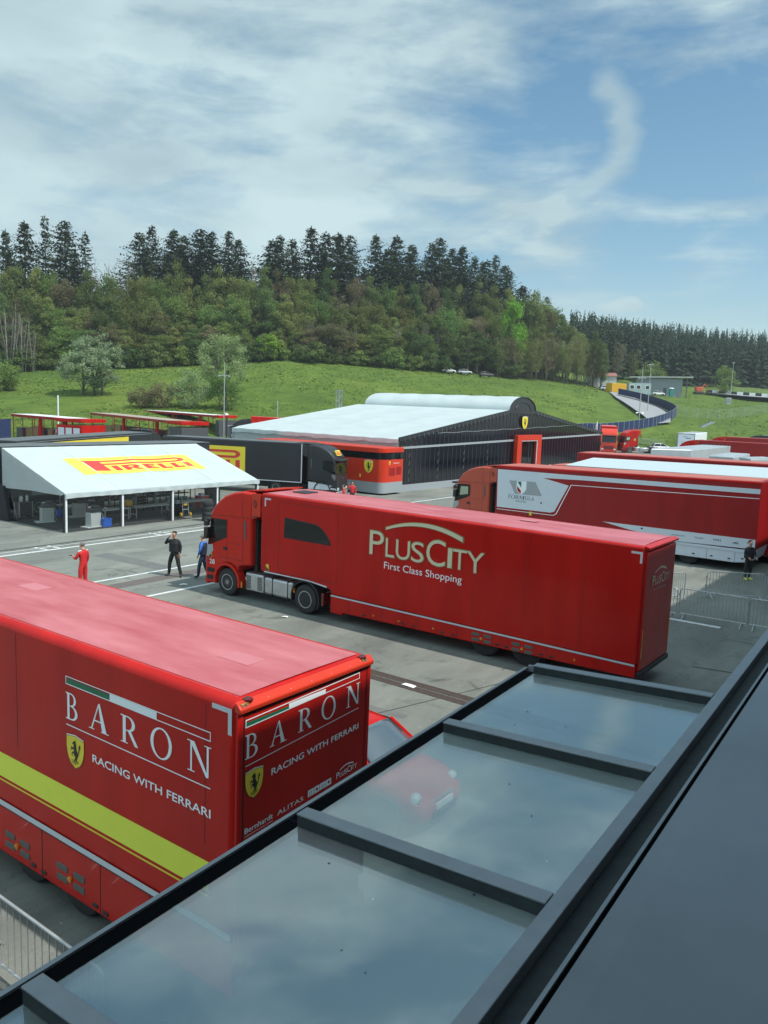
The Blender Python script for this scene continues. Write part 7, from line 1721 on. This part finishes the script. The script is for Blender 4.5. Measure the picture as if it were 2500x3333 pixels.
def broad(seed, H, R, base, m, nclump=34, per=95, size=.30, bark='bark', stems=1, spread=.8, droop=0., clump=.36, limbs=9):
    g = random.Random(seed); v, f = [], []; mb = MB(); cz = base+(H-base)*.5; hz = (H-base)*.5; cl = []
    for _ in range(nclump):
        d = Vector((g.gauss(0, 1), g.gauss(0, 1), g.gauss(0, 1))).normalized()*(.30+.70*g.random()**.5)
        p = Vector((d.x*R*(1-.30*max(0, d.z)), d.y*R*(1-.30*max(0, d.z)), cz+d.z*hz)); cl.append(p)
    for p in cl: leaf_quads(v, f, p, int(per*(.5+g.random())), R*clump*(.7+.6*g.random()), size, g, .8)
    r0 = .018*H+.05
    for s_ in range(stems):
        a = 6.28*s_/max(1, stems)+g.random(); ox = (0 if stems == 1 else .12*R); b0 = Vector((ox*math.cos(a), ox*math.sin(a), -.4)); tp = Vector((b0.x*3.2+g.uniform(-.3, .3), b0.y*3.2+g.uniform(-.3, .3), base+(H-base)*.75))
        pts = [b0.lerp(tp, t)+Vector((g.uniform(-.1, .1), g.uniform(-.1, .1), 0)) for t in (0, .15, .4, .7, 1)]
        mb.tube(pts, [r0*q/(stems**.4) for q in (1.3, 1, .75, .42, .12)], 8)
        for c_ in g.sample(cl, min(limbs, len(cl))):
            t = max(.12, min(.85, (c_.z-hz*.5)/max(tp.z, .1)*.7)); p0 = b0.lerp(tp, t); mid = p0.lerp(c_, .5)+Vector((0, 0, .10*H*(.3 if droop == 0 else 1)*.3))
            mb.tube([p0, mid, c_], [r0*.34/(stems**.3), r0*.2/(stems**.3), r0*.05], 5)
    return mesh_of('leaf_crown', v, f, m), mb.mesh('tree_trunk', M[bark], True)
def twiggy(seed, H, R, m, nst=5, bark='bark_pale', th=1., ntw=14):
    g = random.Random(seed); mb = MB(); v, f = [], []
    for s_ in range(nst):
        a = g.random()*6.28; b0 = Vector((g.uniform(-.25, .25)*R, g.uniform(-.25, .25)*R, -.3)); tp = b0+Vector((math.cos(a)*R*.45, math.sin(a)*R*.45, H*g.uniform(.8, 1.0)))
        pts = [b0.lerp(tp, t)+Vector((g.uniform(-.2, .2), g.uniform(-.2, .2), 0)) for t in (0, .25, .5, .75, 1)]; mb.tube(pts, [q*th for q in (.13, .11, .085, .055, .02)], 6)
        for _ in range(26):
            t = g.uniform(.25, 1); p0 = b0.lerp(tp, t); a2 = g.random()*6.28; L = R*g.uniform(.3, .9)*(1.15-t*.7); q = p0+Vector((math.cos(a2)*L, math.sin(a2)*L, L*g.uniform(.4, 1.3)))
            for _k in range(ntw):
                w = g.random(); c = p0.lerp(q, .25+.75*w); dd = Vector((g.gauss(0, 1), g.gauss(0, 1), .7+g.gauss(0, .5))).normalized(); s = L*.30*g.uniform(.5, 1.2); e = dd.cross(Vector((g.gauss(0, 1), g.gauss(0, 1), g.gauss(0, 1)))).normalized()*.022
                k = len(v); v += [c-e, c+e, c+dd*s+e*.4, c+dd*s-e*.4]; f.append((k, k+1, k+2, k+3))
            k = len(v); e = (q-p0).cross(Vector((0, 0, 1))).normalized()*.035; v += [p0-e, p0+e, q+e*.3, q-e*.3]; f.append((k, k+1, k+2, k+3))
    return mesh_of('twig_crown', v, f, m), mb.mesh('tree_trunk', M[bark], True)
PROTO = {}
PROTO['spruce'] = [(spruce_mesh(11+i, 27, (7.6, 6.6, 8.4, 7.0)[i], M['needles'], (.0, .12, .05, .22)[i]), trunk_mesh('spruce_trunk', 25.2, .30, M['bark'], i)) for i in range(4)]
PROTO['thin_spruce'] = [(spruce_mesh(31+i, 27, 5.0, M['needles_pale'], .25, 7), trunk_mesh('spruce_trunk', 24.8, .26, M['bark'], i+9)) for i in range(2)]
def protos(key, m, seeds, **k):
    PROTO[key] = [broad(s, 18, (4.8, 4.2, 5.2)[i % 3], 2.5, M[m], **k) for i, s in enumerate(seeds)]
protos('olive', 'leaf_olive', (41, 42, 43), nclump=52, per=150, size=.22)
protos('brown', 'leaf_brown', (51, 52), nclump=54, per=125, size=.20, clump=.32)
protos('green', 'leaf_green', (61, 62), nclump=50, per=150, size=.22)
protos('dark', 'leaf_dark', (66, 67), nclump=50, per=150, size=.22)
PROTO['lime'] = [broad(71, 14, 4.6, 2.0, M['leaf_lime'], 44, 120, .26)]
PROTO['bush'] = [broad(81, 5, 3.0, .1, M['leaf_dark'], 30, 90, .22, stems=3), broad(82, 5, 2.8, .1, M['leaf_green'], 30, 90, .22, stems=3)]
PROTO['bare'] = [twiggy(91, 15, 3.4, M['twigs'], 6), twiggy(92, 13, 2.6, M['twigs'], 4)]
PROTO['thicket'] = [twiggy(95, 13, 3.2, M['leaf_brown'], 6, 'bark_grey', .6, 30), twiggy(96, 12, 2.8, M['leaf_olive'], 5, 'bark_grey', .6, 30)]
KIND = {'spruce': ('spruce_tree', 'spruce'), 'thin_spruce': ('spruce_tree', 'spruce'), 'bare': ('bare_tree', 'tree'), 'thicket': ('young_tree', 'tree'), 'bush': ('bush', 'bush')}
def plant(key, t, d, H, label, grp=None, wide=1.0, i=None, H0=None, name=None, cat=None, dz=0.):
    P_ = PROTO[key]; cr, tk = P_[rnd.randrange(len(P_)) if i is None else i]
    h0 = H0 or {'spruce': 27, 'thin_spruce': 27, 'lime': 14, 'bush': 5, 'bare': 15, 'thicket': 13}.get(key, 18)
    nm, ct = KIND.get(key, ('broadleaf_tree', 'tree')); p = pol(t, d)
    r = thing(name or nm, label, cat or ct, (p.x, p.y, p.z-.2+dz), rnd.random()*6.28, grp); s = H/h0; w = s*wide*rnd.uniform(.92, 1.1); r.scale = (w, w, s)
    for o_, me in (('crown', cr), ('trunk', tk)): o = bpy.data.objects.new(o_, me); COL.objects.link(o); o.parent = r
    return r
def px_t(xs): return (xs-1250)/2647.
def where(xs):
    for lim, s in ((120, 'at the left edge of the wood'), (420, 'behind the twin stemmed silvery tree'), (700, 'left of the round willow'), (850, 'behind the round willow'), (1080, 'above the left end of the marquee'), (1350, 'above the marquee roof'), (1600, 'above the marquee vault'), (1800, 'behind the three parked cars'), (2600, 'at the right end of the wood')):
        if xs < lim: return s
GS = 'tall spruces along the top of the wood'
# spruces: (photo column, height of its tip in the photo) set out along the ridge
SPR = [(25, 768, 'spruce'), (85, 742, 'spruce'), (150, 727, 'thin_spruce'), (212, 742, 'spruce'), (277, 776, 'thin_spruce'), (448, 778, 'spruce'), (487, 756, 'spruce'), (556, 770, 'spruce'), (588, 788, 'spruce'), (640, 768, 'spruce'), (676, 775, 'spruce'), (730, 773, 'spruce'), (760, 800, 'spruce'),
       (868, 802, 'spruce'), (890, 786, 'spruce'), (930, 798, 'spruce'), (988, 760, 'spruce'), (1035, 775, 'spruce'), (1073, 782, 'spruce'), (1112, 787, 'spruce'), (1192, 784, 'spruce'), (1232, 828, 'spruce'), (1258, 790, 'spruce'), (1306, 816, 'spruce'), (1370, 812, 'spruce'), (1394, 796, 'spruce'), (1434, 828, 'spruce'), (1466, 822, 'spruce'), (1505, 850, 'spruce'), (1545, 862, 'spruce'), (1572, 848, 'spruce'), (1602, 880, 'spruce'), (1662, 942, 'spruce'), (1742, 976, 'thin_spruce')]
for n_, (xs, ys, key) in enumerate(SPR):
    t = px_t(xs); dw = interp(t, TT, DW); d = dw + 24 + rnd.uniform(-4, 10); zt = 7.33 + (1313.46+(xs-1250)*.0385-ys)/2647*d
    H = zt - zter(t, d); key2 = key
    plant(key, t, d, H, 'tall dark spruce %s' % where(xs), GS, wide=26/max(H, 15)*rnd.uniform(1.45, 2.1))
for xs in range(20, 1640, 44):       # second, lower rank behind
    x = xs+rnd.uniform(-14, 14)
    if 300 < x < 420 or 775 < x < 850: continue
    t = px_t(x); d = interp(t, TT, DW) + 40 + rnd.uniform(-4, 8); zt = 7.33 + (1313+(x-1250)*.0385-(850+rnd.uniform(-20, 50)+max(0, x-1250)*.12))/2647*d
    plant('spruce', t, d, zt-zter(t, d), 'lower dark spruce behind the ridge trees %s' % where(x), 'lower spruces inside the wood', wide=.9)
# leafy front of the wood: rows from the back to the edge
TOP = [(0, 880), (150, 905), (300, 890), (420, 880), (560, 890), (700, 905), (800, 890), (900, 885), (1050, 900), (1200, 915), (1400, 920), (1560, 935), (1640, 960), (1720, 990), (1800, 1020), (1860, 1075)]
def top_y(x): return interp(x, [a for a, _ in TOP], [b_ for _, b_ in TOP])
GB = 'leafy trees filling the front of the wood'
desc = {'olive': 'olive green broadleaf tree', 'brown': 'bronze brown budding tree', 'green': 'fresh green broadleaf tree', 'dark': 'deep green broadleaf tree'}
for row, (dd, lo, stp) in enumerate(((15, 0, 48), (8, 85, 48), (2, 165, 54))):
    xs = -70+row*20
    while xs < 1850:
        x = xs+rnd.uniform(-16, 16); t = px_t(x); dw = interp(t, TT, DW); d = dw+dd+rnd.uniform(-2, 2)
        yt = top_y(max(0, x)) + lo + rnd.uniform(-18, 38); H = 7.33+(1313.46+(x-1250)*.0385-yt)/2647*d - zter(t, d)
        key = rnd.choices(('olive', 'brown', 'green', 'dark'), ((6, 2.5, 2, 1.5), (6, 1.6, 3, 2.5), (4, .8, 3.5, 3.5))[row])[0]
        if H > 3: plant(key, t, d, H, '%s %s' % (desc[key], where(x)), GB, wide=(.80, .86, 1.0)[row]*min(1.6, 17/H))
        xs += stp
for x in range(-40, 1640, 52):      # shrubs at the meadow edge
    t = px_t(x+rnd.uniform(-15, 15)); d = interp(t, TT, DW)-1+rnd.uniform(-1, 1)
    if 1430 < x < 1600: continue
    plant('bush', t, d, rnd.uniform(3.2, 5.8), 'low bush at the meadow edge of the wood %s' % where(x), 'bushes along the meadow edge', wide=1.15)
# named single trees
plant('lime', px_t(1640), 247, 22, 'bright lime green tree standing out at the right part of the wood', wide=.62, H0=14)
plant('green', px_t(1570), 243, 19, 'pale fresh green tree left of the lime green one', wide=.7)
for x, yt in ((1690, 960), (1735, 985), (1780, 1015), (1815, 1055), (1850, 1080)):
    t = px_t(x); d = 262+rnd.uniform(-3, 6); plant('green', t, d, 7.33+(1313+(x-1250)*.0385-yt)/2647*d-zter(t, d), 'loose pale green tree %s' % ('on the sloping right shoulder of the wood'), 'pale trees on the right shoulder of the wood', wide=.75)
for k, (x, yt, key) in enumerate([(x, 1085+8*math.sin(x*.05)+max(0, x-1830)*.25, 'thicket') for x in range(1600, 1925, 17)]):
    t = px_t(x+rnd.uniform(-5, 5)); d = interp(t, TT, DW)-1+rnd.uniform(-2, 4); plant(key, t, d, 7.33+(1313+(x-1250)*.0385-yt)/2647*d-zter(t, d), 'slender young tree with pale stems and rusty buds in the right hand thicket', 'young trees of the rusty thicket', wide=1.0)
for x in (1905, 1930): t = px_t(x); plant('dark', t, 258, 17 if x < 1920 else 14, 'dark ivy clad tree at the end of the thicket' if x < 1920 else 'narrow cypress like tree at the very end of the wood', wide=.55)
for x, h in ((35, 15.5), (70, 13), (105, 11)): t = px_t(x); plant('bare', t, interp(t, TT, DW)-3, h, {35: 'bare pale stemmed tree clump at the left edge, tallest', 70: 'bare pale stemmed tree, middle of the left clump', 105: 'bare pale stemmed tree, right and lowest of the left clump'}[x], wide=.9)
for x, yt in ((815, 815), (330, 850), (395, 850)): t = px_t(x); d = interp(t, TT, DW)+18; plant('bare', t, d, 7.33+(1313+(x-1250)*.0385-yt)/2647*d-zter(t, d), {815: 'leafless grey tree in the gap of the ridge spruces', 330: 'pale twiggy tree right of the lone thin spruce', 395: 'pale twiggy tree left of the spruce pair'}[x], wide=.6)
for x in range(1000, 1560, 70): t = px_t(x+rnd.uniform(-20, 20)); d = interp(t, TT, DW)+2; plant('bare', t, d, rnd.uniform(9, 14), 'pale bare stem tree at the wood front %s' % where(x), 'pale bare trees at the wood front', wide=.5)
# single trees on the meadow
M['leaf_willow'] = leaf_mat('willow_leaves', (.17, .23, .10), (.26, .32, .15), .35, .8)
def own(name, label, t, d, H, R, base, m, seed, cat='tree', dz=0., **k):
    cr, tk = broad(seed, H, R, base, M[m], **k); p = pol(t, d); r = thing(name, label, cat, (p.x, p.y, p.z-.15+dz), rnd.random()*6)
    for o_, me in (('crown', cr), ('trunk', tk)): o = bpy.data.objects.new(o_, me); COL.objects.link(o); o.parent = r
own('broadleaf_tree', 'rounded silvery tree, left stem of the pair standing alone on the meadow', -.372, 148.8, 10.2, 4.0, 1.4, 'leaf_silver', 5, nclump=70, per=110, size=.17, clump=.26)
own('broadleaf_tree', 'rounded silvery tree, right forked stem of the pair standing alone on the meadow', -.3535, 149.5, 11.2, 4.3, 1.2, 'leaf_silver', 6, nclump=76, per=110, size=.17, stems=2, clump=.26)
own('willow_tree', 'round fine leaved willow on the meadow behind the lamp mast', -.2025, 156, 11.6, 5.3, .5, 'leaf_willow', 8, nclump=100, per=100, size=.15, stems=2, clump=.22)
own('bush', 'tall fresh green bush right of the lamp mast', -.2000, 141, 6.4, 3.0, .0, 'leaf_green', 9, 'bush', nclump=34, per=110, size=.14, stems=3)
own('bush', 'tall olive bush left of the lamp mast', -.2420, 141, 6.6, 3.3, .0, 'leaf_willow', 10, 'bush', nclump=36, per=100, size=.14, stems=3)
own('bush', 'low bronze brown bush at the left end of the bush group', -.2980, 139, 3.7, 2.8, .0, 'leaf_brown', 12, 'bush', nclump=30, per=90, size=.14, stems=4)
own('bush', 'low bronze green bush in the middle of the bush group', -.2720, 140, 4.4, 2.9, .0, 'leaf_brown', 13, 'bush', nclump=30, per=90, size=.14, stems=4)
own('bush', 'dense rounded dark green bush cut by the left picture edge', -.4700, 154, 5.4, 3.6, .0, 'leaf_green', 14, 'bush', nclump=40, per=110, size=.18)
own('bush', 'bright green bush right behind the willow', -.1600, 199, 5.2, 2.6, .1, 'leaf_lime', 15, 'bush', nclump=30, per=100, size=.2); own('bush', 'second bright green bush at the wood edge right of the willow', -.146, 199, 6.0, 3.2, .1, 'leaf_lime', 16, 'bush', nclump=34, per=100, size=.2)
own('broadleaf_tree', 'small yellow green tree at the right end of the grey building', .407, 296, 10.5, 4.2, .6, 'leaf_green', 17, nclump=34, per=90, size=.25, stems=2); own('bush', 'yellow green shrubs growing behind the grey building', .318, 296, 9.0, 5.5, .4, 'leaf_green', 18, 'bush', nclump=30, per=90, size=.28, stems=3)
# ------------------------------------------------------------------ the dark spruce wood on the hill to the right: one mass
def far_wood():
    g = random.Random(99); v, f = [], []
    for k in range(1500):
        t = g.uniform(.215, .62); d = g.uniform(interp(t, TT, DW)+(22 if t > .3 else 40), interp(t, TT, DW)+175); p = pol(t, d); H = g.uniform(13, 22); R = g.uniform(2.4, 3.8); n = 0
        if t > .37 and d > interp(t, TT, DW)+150 and g.random() < .35: continue
        z = 1.5
        while z < H:
            u = z/H; rr = R*(1-u)**.85+.15
            for j in range(6):
                a = g.random()*6.28; L = rr*g.uniform(.7, 1.25); dr = Vector((math.cos(a), math.sin(a), 0)); sd = Vector((-dr.y, dr.x, 0)); c = p+Vector((g.uniform(-.3, .3), g.uniform(-.3, .3), z+g.uniform(-.6, .6))); i0 = len(v)
                v += [c+Vector((0, 0, .5)), c+dr*L*.6+sd*L*.38-Vector((0, 0, L*.25)), c+dr*L-Vector((0, 0, L*.45)), c+dr*L*.6-sd*L*.38-Vector((0, 0, L*.25))]; f.append((i0, i0+1, i0+2, i0+3))
            z += H*.052
        i0 = len(v); v += [p+Vector((-.2, 0, 0)), p+Vector((.2, 0, 0)), p+Vector((0, 0, H*.9))]; f.append((i0, i0+1, i0+2))
    o = bpy.data.objects.new('spruce_wood', mesh_of('spruce_wood', v, f, M['needles_far'])); COL.objects.link(o)
    tag(o, 'dark mass of spruce forest covering the hill at the right', 'forest', None, 'stuff')
far_wood()
for x in (1975, 2030): t = px_t(x); d = 300; plant('thicket', t, d, 15, 'greyish budding tree before the dark hill right of the wood end', 'budding trees before the dark hill', wide=.9)

# ------------------------------------------------------------------ thin spring haze over the valley
def haze(density):
    m = bpy.data.materials.new('valley_haze'); m.use_nodes = True; nt = m.node_tree; nt.nodes.clear()
    o_ = nt.nodes.new('ShaderNodeOutputMaterial'); v_ = nt.nodes.new('ShaderNodeVolumePrincipled')
    v_.inputs['Color'].default_value = (.86, .93, .97, 1); v_.inputs['Density'].default_value = density; v_.inputs['Anisotropy'].default_value = .2
    nt.links.new(v_.outputs[0], o_.inputs['Volume'])
    mb = MB(); mb.box(-3200, 3200, -3200, 3200, -1.2, 95)
    tag(mb.build('haze', m), kind='stuff')
haze(.00024)
